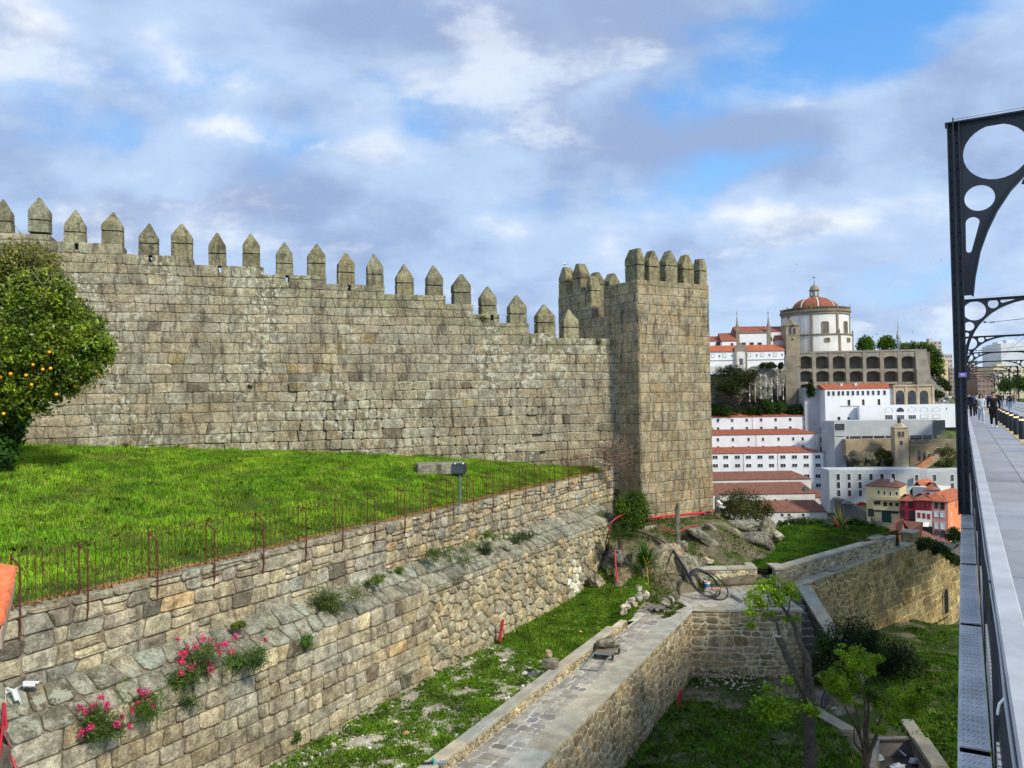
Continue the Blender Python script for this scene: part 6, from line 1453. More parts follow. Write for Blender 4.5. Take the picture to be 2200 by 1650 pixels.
for px, py, w, h, R in ((1748, 705, 11, 25, Ru), (1797.5, 703, 8, 25, Ru), (1749, 731, 8, 6, Rl), (1801, 730, 7, 6, Rl)):
    x = (px - 1753) * .2475; d = V((x / R, -math.sqrt(max(.05, 1 - (x / R) ** 2)), 0)); e = V((-d.y, d.x, 0)); z = at(px, py, 415).z; w2 = w * .24 * (1.0 if px < 1790 else 1.4); h2 = h * .243
    mb = MB(); mb.box(RC + d * (R - .2) - e * (w2 / 2) + ZU * (z - h2 / 2), d * .3, e * w2, ZU * h2, (.14, .12, .1), 0)
    for q in (-1, 1): mb.box(RC + d * (R - .2) + e * (q * (w2 / 2 + .25) - .25) + ZU * (z - h2 / 2 - .3), d * .5, e * .5, ZU * (h2 + .6), STN, 0)
    for q in (-.5, h2): mb.box(RC + d * (R - .2) - e * (w2 / 2) + ZU * (z - h2 / 2 + q), d * .48, e * w2, ZU * .5, STN, 0)
    mb.build('window', M['attr_rough'], rt)
bt = Block('bell_tower', 'small square stone bell tower with a pointed roof in front of the round church', 'bell tower', 1688, 1718, 408, 408, 699, 775, 7.0, M['attr_rough'], (.27, .225, .16))
for x in (1087, 1135): bt.win(*zA(x, 722), 5, 14, arch=True, frame='attr_rough', fcol=STN)
bt.win(*zA(1112, 822), 3.5, 4.5, frame='attr_rough', fcol=STN); bt.band(719, 721, .25, 'attr_rough', col=STN); bt.band(697, 700, .4, 'attr_rough', col=STN)
mb = MB(); c = bt.S(bt.L / 2, bt.zt, -3.5); mb.lathe(c, [(5.4, 0), (3.2, 1.5), (1.2, 3.2), (.3, 4.0), (.3, 4.6), (.02, 5.0)], 4, (.2, .17, .13)); o = mb.build('pointed_roof', M['attr_rough'], bt.t)
nv = Block('church_nave', 'white church nave with a red roof and stone corner pilasters', 'church', 1584, 1652, 426, 426, 716, 765, 14, M['white_paint']); nv.roof(4.2, .3, TILE)
for x in (537, 632, 727): nv.win(*zA(x, 872), 8, 5, frame='attr_rough', fcol=STN)
for px, lab in ((1585, 'l'), (1652, 'r')):
    u, v = nv.uv(px, 730); mb = MB(); mb.box(nv.S(u - .9, nv.zb, -.5), nv.U * 1.8, nv.N * .9, ZU * (nv.zt - nv.zb + 3.5), STN); mb.lathe(nv.S(u, nv.zt + 3.4, -.4), [(1.1, 0), (.5, 2), (.35, 4), (.15, 5.5), (.12, 9.0)], 6, STN); mb.box(nv.S(u - .6, nv.zt + 10.6, -.5), nv.U * 1.2, nv.N * .2, ZU * .25, STN); mb.build('stone_pilaster', M['attr_rough'], nv.t)
nv.band(713, 716, .3, 'attr_rough', col=STN)
n2_ = Block('chapel', 'white chapel between the nave and the bell tower', 'chapel', 1655, 1685, 428, 428, 712, 765, 12, M['white_paint']); n2_.roof(3.2, .3, TILE); n2_.win(*zA(862, 815), 3.5, 9)
n3 = Block('side_house', 'small house with a short red roof beside the bell tower', 'house', 1669, 1689, 412, 412, 730, 765, 6, M['concrete']); n3.roof(2.6, .3, TILE)
n4 = Block('convent_house', 'white convent house with a sloping red roof left of the nave', 'house', 1551, 1582, 424, 424, 733, 765, 12, M['white_paint']); n4.roof(4.8, .3, TILE); n4.win(*zA(400, 880), 6, 6)
n5 = Block('convent_wing', 'convent wing half hidden behind the castle tower', 'house', 1505, 1552, 428, 428, 733, 765, 12, M['white_paint']); n5.roof(3.0, .3, TILE); n5.win(*zA(235, 876), 9, 10)
lb = Block('cloister_range', 'long low white cloister range with a bright red roof and small square windows', 'building', 1480, 1685, 408, 408, 756.5, 785, 9, M['white_paint']); lb.roof(3.4, .4, (.42, .12, .055))
for x in (172, 310, 602, 752, 905): lb.win(*zA(x, 1010 - (x - 300) * .02), 6, 7, frame='attr_rough', fcol=(.35, .3, .24), glass='white_paint')
for x in (252, 400, 692, 842, 993): lb.win(*zA(x, 1015 - (x - 300) * .02), 2.6, 4.5)
lb.band(773, 774.5, .2, 'attr_rough', col=(.3, .28, .24))
u0 = lb.uv(1578, 760)[0]; mb = MB(); mb.box(lb.S(u0, lb.zb, 0), lb.U * 6.2, lb.N * 1.0, ZU * (lb.zt - lb.zb + 1.5), (.62, .61, .58)); mb.prism([lb.S(u0 - .4, lb.zt + 1.5, 1), lb.S(u0 + 6.6, lb.zt + 1.5, 1), lb.S(u0 + 3.1, lb.zt + 4.3, 1)], lb.N * -4, STN)
for q in (0, 5.4): mb.box(lb.S(u0 + q, lb.zb, 1), lb.U * .8, lb.N * .15, ZU * (lb.zt - lb.zb + 1.5), STN)
mb.box(lb.S(u0, lb.zt + .0, 1), lb.U * 6.2, lb.N * .2, ZU * 1.5, STN); mb.box(lb.S(u0 + 2.2, lb.zb + 3.2, 1), lb.U * 1.8, lb.N * .12, ZU * 3.2, (.1, .1, .12)); mb.build('gate_front', M['attr_rough'], lb.t)
lw = Block('low_white_wall', 'low white wall on the rocks under the cloister range', 'wall', 1490, 1582, 404, 404, 788, 797, 1, M['old_white'], sink=1)
# arched retaining terrace
ar = thing('arched_terrace', 'huge stone terrace wall with rows of dark arched recesses under the church', 'retaining wall', at(1840, 850, 412))
TA = at(1684, 764, 410); TB = at(1970, 752, 404); TA.z = TB.z = 0; TU = (TB - TA).normalized(); TNn = V((TU.y, -TU.x, 0)); S = plane(TA, TU, TNn)
def tuv(px, py): p = onpl(px, py, TA, TNn); return (p - TA).dot(TU), p.z
ztop_ = tuv(1830, 757)[1]; zbot = tuv(1830, 880)[1]; TLn = (TB - TA).length
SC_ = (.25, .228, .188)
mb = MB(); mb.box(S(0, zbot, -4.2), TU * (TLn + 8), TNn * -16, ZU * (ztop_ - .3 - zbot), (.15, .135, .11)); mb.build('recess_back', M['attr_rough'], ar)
bays = [(1718, 1745), (1753, 1781), (1789, 1817), (1825, 1854), (1861, 1891), (1899, 1929), (1937, 1967)]
mb = MB(); edges = [tuv(b, 790)[0] for bb in bays for b in bb]
ph = [0] + edges + [TLn + 4]
for k in range(0, len(ph), 2):      # piers
    a, b = ph[k], ph[k + 1]; mb.box(S(a, zbot, -4.2), TU * (b - a), TNn * (4.4 if k else 5.2), ZU * (ztop_ - zbot), vary(SC_, .05))
lev = [(765, 792), (797, 820), (825, 850)]
for k in range(7):
    a, b = edges[2 * k], edges[2 * k + 1]; w = b - a; prevz = ztop_ 
    for yt, yb in lev:
        z1 = tuv((bays[k][0] + bays[k][1]) / 2, yt)[1]; z0 = tuv((bays[k][0] + bays[k][1]) / 2, yb)[1]; sp = z1 - w * .22
        pts = [S(a, prevz, -.02), S(a, sp, -.02)] + [S(a + w / 2 - w / 2 * math.cos(q), sp + w * .22 * math.sin(q), -.02) for q in np.linspace(.15, math.pi - .15, 9)] + [S(b, sp, -.02), S(b, prevz, -.02)]
        # spandrel in strips so that every polygon stays convex
        low = pts[1:-1]
        for i in range(len(low) - 1):
            p, q = low[i], low[i + 1]
            if (q - p).dot(TU) < 1e-4: continue
            mb.prism([V((p.x, p.y, prevz)), p, q, V((q.x, q.y, prevz))], TNn * -3.6, vary(SC_, .03))
        prevz = z0
    mb.box(S(a, zbot, -.02), TU * w, TNn * -4, ZU * max(.2, prevz - zbot), SC_)
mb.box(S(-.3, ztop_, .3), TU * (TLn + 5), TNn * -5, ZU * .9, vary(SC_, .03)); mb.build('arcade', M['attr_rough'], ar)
mb = MB(); p = TLn; c0 = S(p - .2, 0, .2)
mb.prism([S(p - 1, ztop_ + .5, .2), S(p - 1, zbot, 3.2), S(p + 6.0, zbot, 3.2), S(p + 4.5, ztop_ + .5, .2)], TNn * -8, SC_)
mb.prism([S(p + 4.5, ztop_ + .5, .2), S(p + 6.0, zbot, 3.2), S(p + 12.5, zbot, -9), S(p + 6.5, ztop_ + .5, -12)], TNn * -2, vary((.2, .165, .12), .03)); mb.build('sloping_buttress', M['attr_rough'], ar)
mb = MB(); q0 = tuv(1684, 764)[0]; mb.box(S(q0, zbot, -2), TU * (tuv(1709, 800)[0] - q0), TNn * 4.5, ZU * (ztop_ - 1 - zbot), (.22, .19, .145)); mb.build('corner_bastion', M['attr_rough'], ar)
# cliff left of the terrace
cl_m = mat_stone('cliff_granite', lichen=.2, stain=.55, fine=.9, bs_=1.); 
for n_, (x, y, rx, rz, Y, lab) in enumerate(((1640, 820, 34, 44, 409, 'grey rock cliff with pale drip lines under the church'), (1668, 812, 26, 40, 411, 'rough pale rock cliff beside the terrace bastion'), (1612, 835, 26, 36, 407, 'darker rock cliff overgrown from above'), (1572, 838, 40, 32, 406, 'low cliff behind the castle tower edge'), (1628, 790, 36, 14, 412, 'rounded pale rock at the top of the cliff'))):
    mb = MB(); k = Y / F; mb.rock(at(x, y, Y), rx * k, 6, rz * k, 50 + n_, vary((.25, .235, .205) if n_ < 2 or n_ == 4 else (.12, .115, .095), .08), sub=5, amp=.45); tag(mb.build('cliff_rock', cl_m, smooth=True), lab, 'rock')
mb = MB()
for x, y0, y1 in ((1610, 820, 862), (1622, 815, 864), (1634, 805, 855), (1645, 800, 850), (1658, 810, 862), (1670, 808, 860), (1682, 815, 858)):
    a = at(x, y0, 400.5 + rng.uniform(0, 1)); b = at(x + 1, y1, 400); mb.tube([a, b], .12, 4, (.4, .4, .38))
    for k in range(4):
        mb.cbox(a.lerp(b, rng.random()) - V((0, .1, 0)), .5, .3, .7, (.6, .6, .57))
tag(mb.build('rock_anchors', M['attr_rough']), 'pale vertical anchor lines on the cliff face', 'anchors')
def fbush(name, label, cat, blobs, n, size, a, b, base, group=None, trunk=None, fill=.35, sc=.15):
    t = thing(name, label, cat, base, group); P, _ = clouds(blobs, n, fill, .25, rng.uniform(0, 40)); leaves('crown', P, nrg.uniform(size[0], size[1], len(P)), lcols(P, a, b, sc), t, .8, up=.8)
    if trunk: mb = MB(); limb(mb, trunk, .35, .15); mb.build('trunk', M['bark'], t)
    return t
G1_, G2_ = (.03, .07, .008), (.12, .22, .02)
for x, r, lab in ((1860, 21, 'round bright green tree on the terrace nearest the church'), (1905, 23, 'round bright green tree on the terrace farther from the church')):
    fbush('terrace_tree', lab, 'tree', [blob(x + dx, 740 + dy, r * q, 446) for dx, dy, q in ((0, 0, .8), (-9, 4, .6), (9, 3, .6), (0, -8, .6), (-5, -4, .6), (7, -4, .5))], 5000, (.5, 1.0), G1_, G2_, at(x, 760, 446), 'trees on the church terrace', [at(x, 770, 446), at(x, 740, 446)])
fbush('terrace_hedge', 'green tree mass behind the right end of the terrace', 'trees', [blob(x, y, r, 432, d) for x, y, r, d in ((1945, 748, 12, 6), (1965, 745, 12, 6), (1985, 745, 12, 4), (2000, 752, 13, 0), (2010, 765, 14, -4), (2014, 782, 15, -4), (2016, 800, 14, -6), (2006, 790, 14, -4))], 9000, (.5, 1.1), (.035, .075, .01), (.13, .22, .02), at(1995, 800, 432))
fbush('slope_bush', 'dark green bush low on the slope right of the terrace', 'bush', [blob(x, y, r, 415) for x, y, r in ((2020, 818, 10), (2030, 826, 10), (2036, 834, 8), (2012, 845, 9), (2022, 848, 8))], 2500, (.5, 1.), (.015, .035, .01), (.05, .09, .015), at(2024, 850, 415))
fbush('conifer', 'small dark conifer in front of the arched terrace', 'tree', [blob(1742 + dx, y, r, 398) for dx, y, r in ((0, 816, 4), (0, 823, 6), (-1, 831, 8), (1, 838, 9), (0, 845, 9))], 2500, (.4, .8), (.008, .022, .008), (.025, .05, .015), at(1742, 852, 398))
for k, (x0, x1, y, r, Y, a, b, lab) in enumerate(((1530, 1575, 880, 14, 403.5, (.012, .04, .008), (.05, .1, .015), 'dark bushes on the green bank next to the castle tower'), (1582, 1640, 884, 9, 404, (.03, .06, .01), (.09, .13, .03), 'pale green scrub along the green bank'), (1640, 1690, 876, 14, 404, (.012, .045, .008), (.05, .11, .02), 'dark green bush in the middle of the green bank'), (1690, 1730, 878, 14, 404, (.010, .035, .01), (.04, .09, .02), 'dark green bush at the right end of the green bank'), (1530, 1600, 800, 16, 404, (.012, .024, .008), (.06, .07, .02), 'brownish ivy hanging over the cliff edge by the castle tower'), (1585, 1618, 812, 16, 402, (.02, .035, .01), (.08, .09, .03), 'ivy curtain over the dark part of the cliff'), (1535, 1590, 830, 20, 398.5, (.012, .024, .008), (.05, .065, .02), 'dark overgrowth on the low cliff next to the castle tower'), (1635, 1680, 786, 6, 402, (.02, .04, .01), (.09, .1, .03), 'thin scrub on top of the cliff'))):
    fbush('bank_bush', lab, 'bush', [blob(rng.uniform(x0, x1), y + rng.uniform(-.5, .5) * r, r * rng.uniform(.6, 1), Y, rng.uniform(-2, 1)) for _ in range(11)], 6000, (.35, .8), a, b, at((x0 + x1) / 2, y + r, Y), 'bushes on the green bank')
for x, y, r, lab in ((1900, 975, 12, 'dark shrub clinging to the rock left of the square tower'), (1912, 990, 9, 'lower dark shrub beside the square tower'), (2040, 975, 18, 'olive shrubs on the slope by the ruin'), (2030, 1000, 16, 'brown green scrub below the ruin stairs')):
    fbush('cliff_shrub', lab, 'shrub', [blob(x + rng.uniform(-r, r), y + rng.uniform(-.6, .6) * r, r * .6, 350) for _ in range(5)], 1800, (.3, .7), (.03, .045, .012), (.1, .1, .03), at(x, y + r, 350))
fbush('street_tree', 'dark round tree in front of the orange house', 'tree', [blob(2048 + dx, 1148 + dy, r, 236) for dx, dy, r in ((0, 0, 14), (-8, 6, 10), (9, 5, 12), (2, -8, 9))], 3500, (.25, .5), (.008, .02, .008), (.03, .06, .015), at(2048, 1165, 236))
# television tower and far blocks
tv = thing('television_tower', 'thin grey television tower on the skyline', 'tower', at(1931, 760, 1500)); c = at(1931, 760, 1500); q = 1500 / F
mb = MB(); mb.lathe(c, [(4.2 * q, -30), (3.4 * q, 25 * q), (3.4 * q, 32 * q), (4.6 * q, 33 * q), (4.6 * q, 40 * q), (3.2 * q, 42 * q), (2 * q, 48 * q), (1.2 * q, 50 * q), (1.0 * q, 62 * q), (.5 * q, 64 * q), (.35 * q, 80 * q)], 12, (.4, .42, .46)); mb.build('shaft', M['attr'], tv, smooth=False)
def tblock(label, pl, pr, Y, yt, yb, th, col, nx, ny, name='apartment_block', wc=(.1, .11, .13), sink=30, Yr=None, flat=True):
    b = Block(name, label, 'apartment block', pl, pr, Y, Yr or Y, yt, yb, th, M['attr'], col, 'distant apartment blocks', sink=sink); k = Y / F
    for i in range(nx):
        for j in range(ny):
            x = pl + (pr - pl) * (i + .5) / nx; y = yt + (yb - yt) * (j + .55) / ny; wk = rng.uniform(.6, 1.5); b.win(x, y, (pr - pl) / nx * .55, (yb - yt) / ny * .45, frame='attr', glass='attr', fcol=tuple(min(1, q * 1.1) for q in col), gcol=tuple(q * wk for q in wc), fr=.15)
    mb = MB(); mb.box(b.S(b.L * .3, b.zt, -th * .4), b.U * b.L * .3, b.N * -th * .3, ZU * 2.5, col); mb.build('roof_hut', M['attr'], b.t); return b
tblock('grey beige tower block on the skyline right of the terrace trees', 1996, 2023, 620, 733, 800, 14, (.45, .42, .38), 3, 9)
tblock('low pale block far behind the television tower', 1938, 1950, 900, 735, 760, 14, (.5, .52, .55), 3, 3); tblock('low grey block between the television tower and the beige block', 1962, 1975, 900, 734, 760, 14, (.45, .46, .5), 3, 3)
tblock('cream apartment block with yellow balconies down the street', 2020, 2036, 480, 769, 850, 25, (.6, .48, .3), 3, 8, Yr=520); tblock('pale apartment block behind the cream one', 2024, 2046, 640, 760, 850, 18, (.5, .46, .42), 4, 9); tblock('brown apartment block at the end of the street', 2040, 2062, 560, 790, 850, 20, (.3, .25, .22), 3, 7)
tblock('tall white apartment block over the far end of the bridge', 2118, 2150, 520, 742, 840, 18, (.62, .65, .7), 4, 9, Yr=500); tblock('white apartment block with terraces beside the tallest one', 2150, 2186, 500, 741, 840, 20, (.66, .68, .7), 4, 9)
tblock('cream apartment block low behind the bridge trees', 2135, 2205, 470, 790, 845, 16, (.55, .5, .35), 7, 4); tblock('red brown block at the far end of the bridge', 2085, 2118, 560, 790, 845, 16, (.3, .2, .16), 4, 5); tblock('grey block with many windows behind the left bridge posts', 2076, 2100, 600, 772, 845, 16, (.4, .42, .46), 4, 7)
tblock('pale block at the right picture edge beyond the bridge', 2186, 2240, 560, 765, 840, 18, (.6, .6, .6), 5, 6); tblock('brick coloured house block in the distance right of the bridge axis', 2100, 2135, 460, 812, 846, 14, (.28, .2, .17), 4, 3)
for x, y, r, lab in ((2160, 828, 16, 'bright green street tree at the far end of the bridge, the left one'), (2185, 822, 18, 'bright green street tree at the far end of the bridge, the middle one'), (2205, 826, 18, 'bright green street tree at the far end of the bridge by the picture edge')):
    fbush('street_tree', lab, 'tree', [blob(x + dx, y + dy, r * q, 440) for dx, dy, q in ((0, 0, .7), (-7, 4, .6), (7, 3, .6), (0, -7, .6))], 3500, (.5, 1.), (.035, .08, .01), (.13, .22, .03), at(x, 846, 440), 'street trees beyond the bridge', [at(x, 848, 440), at(x, 825, 440)])
# tiny visitors on the terrace
for k, (x, c, lab) in enumerate(((1911, (.6, .6, .62), 'tiny figure in white standing on the church terrace'), (1953, (.02, .02, .03), 'tiny dark figure at the terrace railing left of the pair'), (1968, (.05, .05, .08), 'tiny figure of the pair at the terrace railing'), (1979, (.3, .1, .08), 'tiny figure in reddish clothes at the terrace corner'))):
    p = at(x, 755, 414 if x < 1930 else 412); p.z = ztop_ + .9; t = person(lab, 20, 3, 0, 1.75, c, (.03, .03, .04), simple=True); t.location = p; t['group'] = 'visitors on the terrace'; t.rotation_euler.z = rng.uniform(0, 6)
# ------------------------------------------------------------------ iron fence on the retaining wall
fe = thing('iron_fence', 'rusty brown iron fence with thin bars and slanting braces along the lawn edge', 'fence', T1 + ZU * -4.3)
fp = [(-60, 1300), (24, 1285), (170, 1252), (320, 1226), (443, 1200), (549, 1176), (641, 1156), (720, 1138), (790, 1124), (855, 1111), (910, 1099), (960, 1088), (1003, 1078), (1046, 1069), (1083, 1061), (1117, 1053), (1149, 1046), (1180, 1039), (1210, 1033), (1238, 1028), (1264, 1022)]
FP0 = T1 - N1 * .20
us = [(onpl(x, y, FP0, N1) - FP0).dot(D1) for x, y in fp]; us[0] = us[1] - 2.; us = [us[0] - 2.05] + us
FZ = -4.3; FH = 1.2
def FPt(u, z, o=0.): return FP0 + D1 * u + N1 * o + ZU * (FZ + z)
for k, u in enumerate(us):
    mb = MB(); r = .021
    mb.tube([FPt(u, -.05), FPt(u, FH)], r, 6); mb.tube([FPt(u, FH - .06), FPt(u, FH - .26, .32), FPt(u, -.32, .33), FPt(u, -.46, .29), FPt(u, -.60, .28)], r, 6); mb.tube([FPt(u, .22), FPt(u, .22, .32)], .013, 5)
    mb.build('braced_post', M['rust'], fe, smooth=False)
    if k < len(us) - 1:
        mb = MB(); n = 9; u2 = us[k + 1]; sag = .0
        for j in range(1, n + 0):
            q = u + (u2 - u) * j / n; mb.tube([FPt(q, -.03, rng.uniform(-.01, .01)), FPt(q + rng.uniform(-.006, .006), FH - .02 + rng.uniform(-.01, .03))], .009, 4, cap=False)
        mb.tube([FPt(u, FH - .06), FPt((u + u2) / 2, FH - .07), FPt(u2, FH - .06)], .007, 4, cap=False)
        mb.build('bar_panel', M['rust'], fe)
mb = MB()
for k in range(26):
    a = FPt(us[-1], 0) + (D1 * .5 - N1 * .85) * (k * .11); mb.tube([a - ZU * .1, a + ZU * (FH + .1)], .008, 4)
tag(mb.build('end_fence', M['rust']), 'short rusty bar fence closing the corner beside the dead branches', 'fence')
# rust stains are part of the posts' feet: rusty gate bar by the tower
mb = MB(); g0 = onpl(1308, 1005, T1, N1)
for q in (0, .22): mb.tube([PU(35.3 + q, -6.2, .02), PU(35.3 + q, -4.0, .02)], .03, 6)
for z in (-6, -5.2, -4.4): mb.tube([PU(35.3, z, .02), PU(35.52, z, .02)], .02, 5)
tag(mb.build('rusty_gate', M['rust']), 'narrow rusty gate frame at the far end of the retaining wall', 'gate')
# orange tiled roof corner at the left edge
rf = thing('roof_corner', 'corner of a bright orange tiled roof at the left picture edge', 'roof', at(-30, 1290, 9.5))
a = at(33, 1224, 10.2); b = at(4, 1345, 8.6); up = V((-1, .12, .16)).normalized(); mb = MB(); dd_ = b - a
for k in range(9):
    p = a + dd_ * (k / 9); q = a + dd_ * ((k + .98) / 9); col = vary((.78, .19, .075), .08)
    mb.prism([p, q, q + up * 3, p + up * 3], dd_.cross(up).normalized() * (.05 if dd_.cross(up).z > 0 else -.05), col)
    mb.tube([p.lerp(q, .5) + ZU * .03, p.lerp(q, .5) + ZU * .03 + up * 3], .055, 6, col)
mb.build('tiles', M['tile'], rf)
mb = MB(); mb.prism([a - ZU * .06, b - ZU * .06, b - ZU * .25, a - ZU * .25], up * 3, (.4, .3, .2)); mb.box(a + up * .5 - ZU * 7, dd_ * .9, up * 2.4, ZU * 6.8, (.5, .47, .42)); mb.build('eave_wall', M['attr_rough'], rf)
# floodlight, slab, cameras
fl = thing('floodlight', 'black floodlight box on a thin grey post in the lawn', 'floodlight', at(988, 1072, 33)); Yf = 33.
mb = MB(); mb.tube([at(988, 1080, Yf), at(988, 1018, Yf)], .045, 8); mb.build('post', mat_plain('post_paint', (.1, .15, .16), .5), fl)
c = at(984, 1006, Yf); mb = MB(); mb.prism([c + V((-.30, -.1, -.20)), c + V((-.27, -.05, .17)), c + V((.3, -.05, .17)), c + V((.34, -.14, -.14)), c + V((.3, -.16, -.22)), c + V((-.2, -.16, -.24))], V((.04, .32, .03))); mb.build('lamp_housing', M['black_plastic'], fl, bevel=.03)
mb = MB(); mb.box(c + V((-.26, -.16, -.2)), (.5, 0, 0), (0, .02, 0), (0, -.02, .33)); mb.build('lens', M['glass'], fl)
mb = MB()
for x in (-.15, .18): mb.box(c + V((x, -.02, .16)), (.07, 0, 0), (0, .1, 0), (0, 0, .06))
mb.build('bracket', M['white_plastic'], fl)
sb = MB(); p = lambda x, y: at(x, y, 38.2)
q0 = at(897, 1000, 38.5); sb.box(V((q0.x, q0.y, q0.z - .5)), (2.35, .4, 0), (-.3, 1.4, 0), (0, 0, .56), (.27, .25, .21)); tag(sb.build('stone_slab', M['castle'], bevel=.04), 'large flat grey stone slab lying in the lawn behind the floodlight', 'slab')
def cctv(t, C, D, s=1.):
    D = V(D).normalized(); side = D.cross(ZU).normalized(); upv = side.cross(D)
    mb = MB(); mb.tube([C - D * .02 * s, C + D * .16 * s, C + D * .165 * s], [.04 * s, .042 * s, .036 * s], 12); mb.box(C - D * .03 * s - side * .045 * s + upv * .03 * s, D * .24 * s, side * .09 * s, upv * .012 * s); b_ = mb.build('camera_body', M['white_plastic'], t, smooth=False)
    mb = MB(); mb.tube([C + D * .163 * s, C + D * .17 * s], .032 * s, 12); mb.build('lens', M['black_plastic'], b_)
for lab, bpx, D, dsk in (('white security camera pointing down at the left picture edge', (30, 1492), (.25, .1, -.9), (12, 1478)), ('white security camera pointing right on the retaining wall', (66, 1470), (1, .25, -.12), (49, 1466))):
    NC = (PCop(2, .6, 1) - PCop(2, .6, 0)).normalized(); c0 = onpl(dsk[0], dsk[1], PCop(2, .6, .12), NC); t = thing('security_camera', lab, 'camera', c0, 'white security cameras on the retaining wall'); mb = MB(); mb.tube([c0 - NC * .14, c0, c0 + NC * .02], [.125, .125, .10], 18); mb.build('mount_disc', M['white_plastic'], t)
    c1 = at(bpx[0] - (12 if D[0] > .5 else 0), bpx[1] - (8 if D[0] < .5 else 0), c0.y - .22); mb = MB(); mb.tube([c0, c1], .03, 8); mb.build('arm', M['white_plastic'], t); cctv(t, c1, D, 1.25)
def hose(name, label, cat, pix, r, mat, n=8, per=5, group=None):
    P = [at(*q) for q in pix]; pts = []
    for k in range(len(P) - 1):
        p0 = P[max(0, k - 1)]; p1 = P[k]; p2 = P[k + 1]; p3 = P[min(len(P) - 1, k + 2)]
        for j in range(per):
            t = j / per; pts.append(.5 * ((2 * p1) + (p2 - p0) * t + (2 * p0 - 5 * p1 + 4 * p2 - p3) * t * t + (3 * p1 - p0 - 3 * p2 + p3) * t ** 3))
    pts.append(P[-1]); mb = MB(); mb.tube(pts, r, n); o = mb.build(name, M[mat], smooth=True); return tag(o, label, cat, group)
Yc = 16.2
hose('red_cable', 'red conduit hanging below the left edge camera, the straighter one', 'conduit', [(8, 1510, Yc), (6, 1560, Yc), (-4, 1640, Yc - .1)], .028, 'red_plastic', group='red conduits'); hose('red_cable', 'pinkish conduit curving right below the left edge camera', 'conduit', [(9, 1510, Yc), (14, 1560, Yc), (24, 1620, Yc - .1), (40, 1665, Yc - .2)], .024, 'red_plastic', group='red conduits')
hose('thin_cable', 'thin white cable between the two security cameras', 'cable', [(12, 1505, Yc), (14, 1490, Yc), (35, 1480, Yc), (50, 1470, Yc)], .006, 'white_plastic')
hose('red_conduit', 'red conduit end standing out of the ground at the foot of the retaining wall', 'conduit', [(1074, 1378, 32.6), (1077, 1352, 32.6), (1081, 1331, 32.6)], .06, 'red_plastic', group='red conduits')
hose('red_conduit', 'red conduit end standing out of the lower garden by the path wall', 'conduit', [(1456, 1516, 32.5), (1459, 1498, 32.5), (1465, 1482, 32.5)], .055, 'red_plastic', group='red conduits')
hose('red_pipe', 'long red pipe lying along the foot of the tower', 'pipe', [(1392, 1113, 46.0), (1440, 1108, 46.6), (1500, 1103, 48.2), (1533, 1099, 49.3)], .07, 'red_plastic', group='red conduits')
hose('red_hose', 'faded red hose sagging between the stone posts below the tower', 'hose', [(1420, 1132, 45), (1440, 1140, 44.6), (1462, 1141, 44.4), (1490, 1130, 45.5), (1515, 1126, 46.5), (1536, 1118, 47.5)], .035, 'red_plastic', group='red conduits')
hose('red_hose', 'pink hose hanging straight down the earth bank left of the palm', 'hose', [(1322, 1182, 41), (1323, 1215, 40.5), (1326, 1235, 40.2), (1325, 1250, 40)], .04, 'red_plastic', group='red conduits')
hose('red_hose', 'red hose end leaving the round bush toward the wall', 'hose', [(1308, 1140, 43), (1312, 1125, 43), (1325, 1112, 43.2), (1342, 1104, 43.3)], .035, 'red_plastic', group='red conduits')
hose('red_hose', 'short red and dark hose on the wall end left of the palm', 'hose', [(1302, 1185, 42.2), (1302, 1165, 42.2), (1308, 1140, 42.4)], .035, 'black_plastic', group='red conduits')
hose('red_hose', 'red bent conduit standing beside the yucca', 'conduit', [(1803, 1142, 52), (1799, 1128, 52), (1792, 1118, 52)], .06, 'red_plastic', group='red conduits')
# coil of black hose on the plaza with its run up the boulder
ch = thing('hose_coil', 'loose coil of black hose lying beside the white bucket with a run up the boulder', 'hose', at(1520, 1262, 39.8)); mb = MB()
for k, (cx, cy, rx, ry, dz) in enumerate(((1513, 1253, 33, 27, 0), (1516, 1255, 31, 25, .03), (1522, 1256, 42, 28, .02), (1512, 1251, 29, 27, .05))):
    pts = []
    for j in range(33):
        q = 2 * math.pi * j / 32; lx = cx + rx * math.cos(q) + 8 * math.sin(q) * .5; ly = cy + ry * math.sin(q) + rx * math.cos(q) * .38
        Y = 39.9 - .9 * math.sin(q) + .15 * k * .3; p = at(lx, ly, Y)
        if p.z < -9.88: p = onz(lx, ly, -9.88 + dz)
        pts.append(p)
    mb.tube(pts, .035, 6, cap=False)
mb.build('coil', M['black_plastic'], ch, smooth=True)
mb = MB(); mb.tube([at(1482, 1245, 39.6), at(1470, 1222, 40.0), at(1452, 1195, 40.6), at(1440, 1175, 41.6), at(1420, 1160, 42.4), at(1385, 1146, 43.0), at(1362, 1140, 43.4)], .035, 6); mb.tube([at(1484, 1245, 39.5), at(1473, 1222, 39.95), at(1455, 1195, 40.55), at(1443, 1175, 41.55)], .03, 6); mb.build('hose_run', M['black_plastic'], ch, smooth=True)
bk = thing('bucket', 'white paint bucket with a blue label and a black brush handle sticking out', 'bucket', onz(1520, 1266, -9.9)); C = onz(1520, 1266, -9.9)
mb = MB(); mb.lathe(C, [(.14, 0), (.165, .40), (.175, .40), (.175, .43), (.15, .43), (.13, .1)], 18); mb.build('pail', M['white_plastic'], bk, smooth=False)
mb = MB(); mb.lathe(C, [(.152, .12), (.162, .30)], 18, (.08, .18, .4)); mb.build('blue_label', M['attr'], bk); mb = MB(); mb.tube([C + V((.05, 0, .2)), C + V((.13, .05, .72))], .028, 7); mb.build('brush_handle', M['black_plastic'], bk)
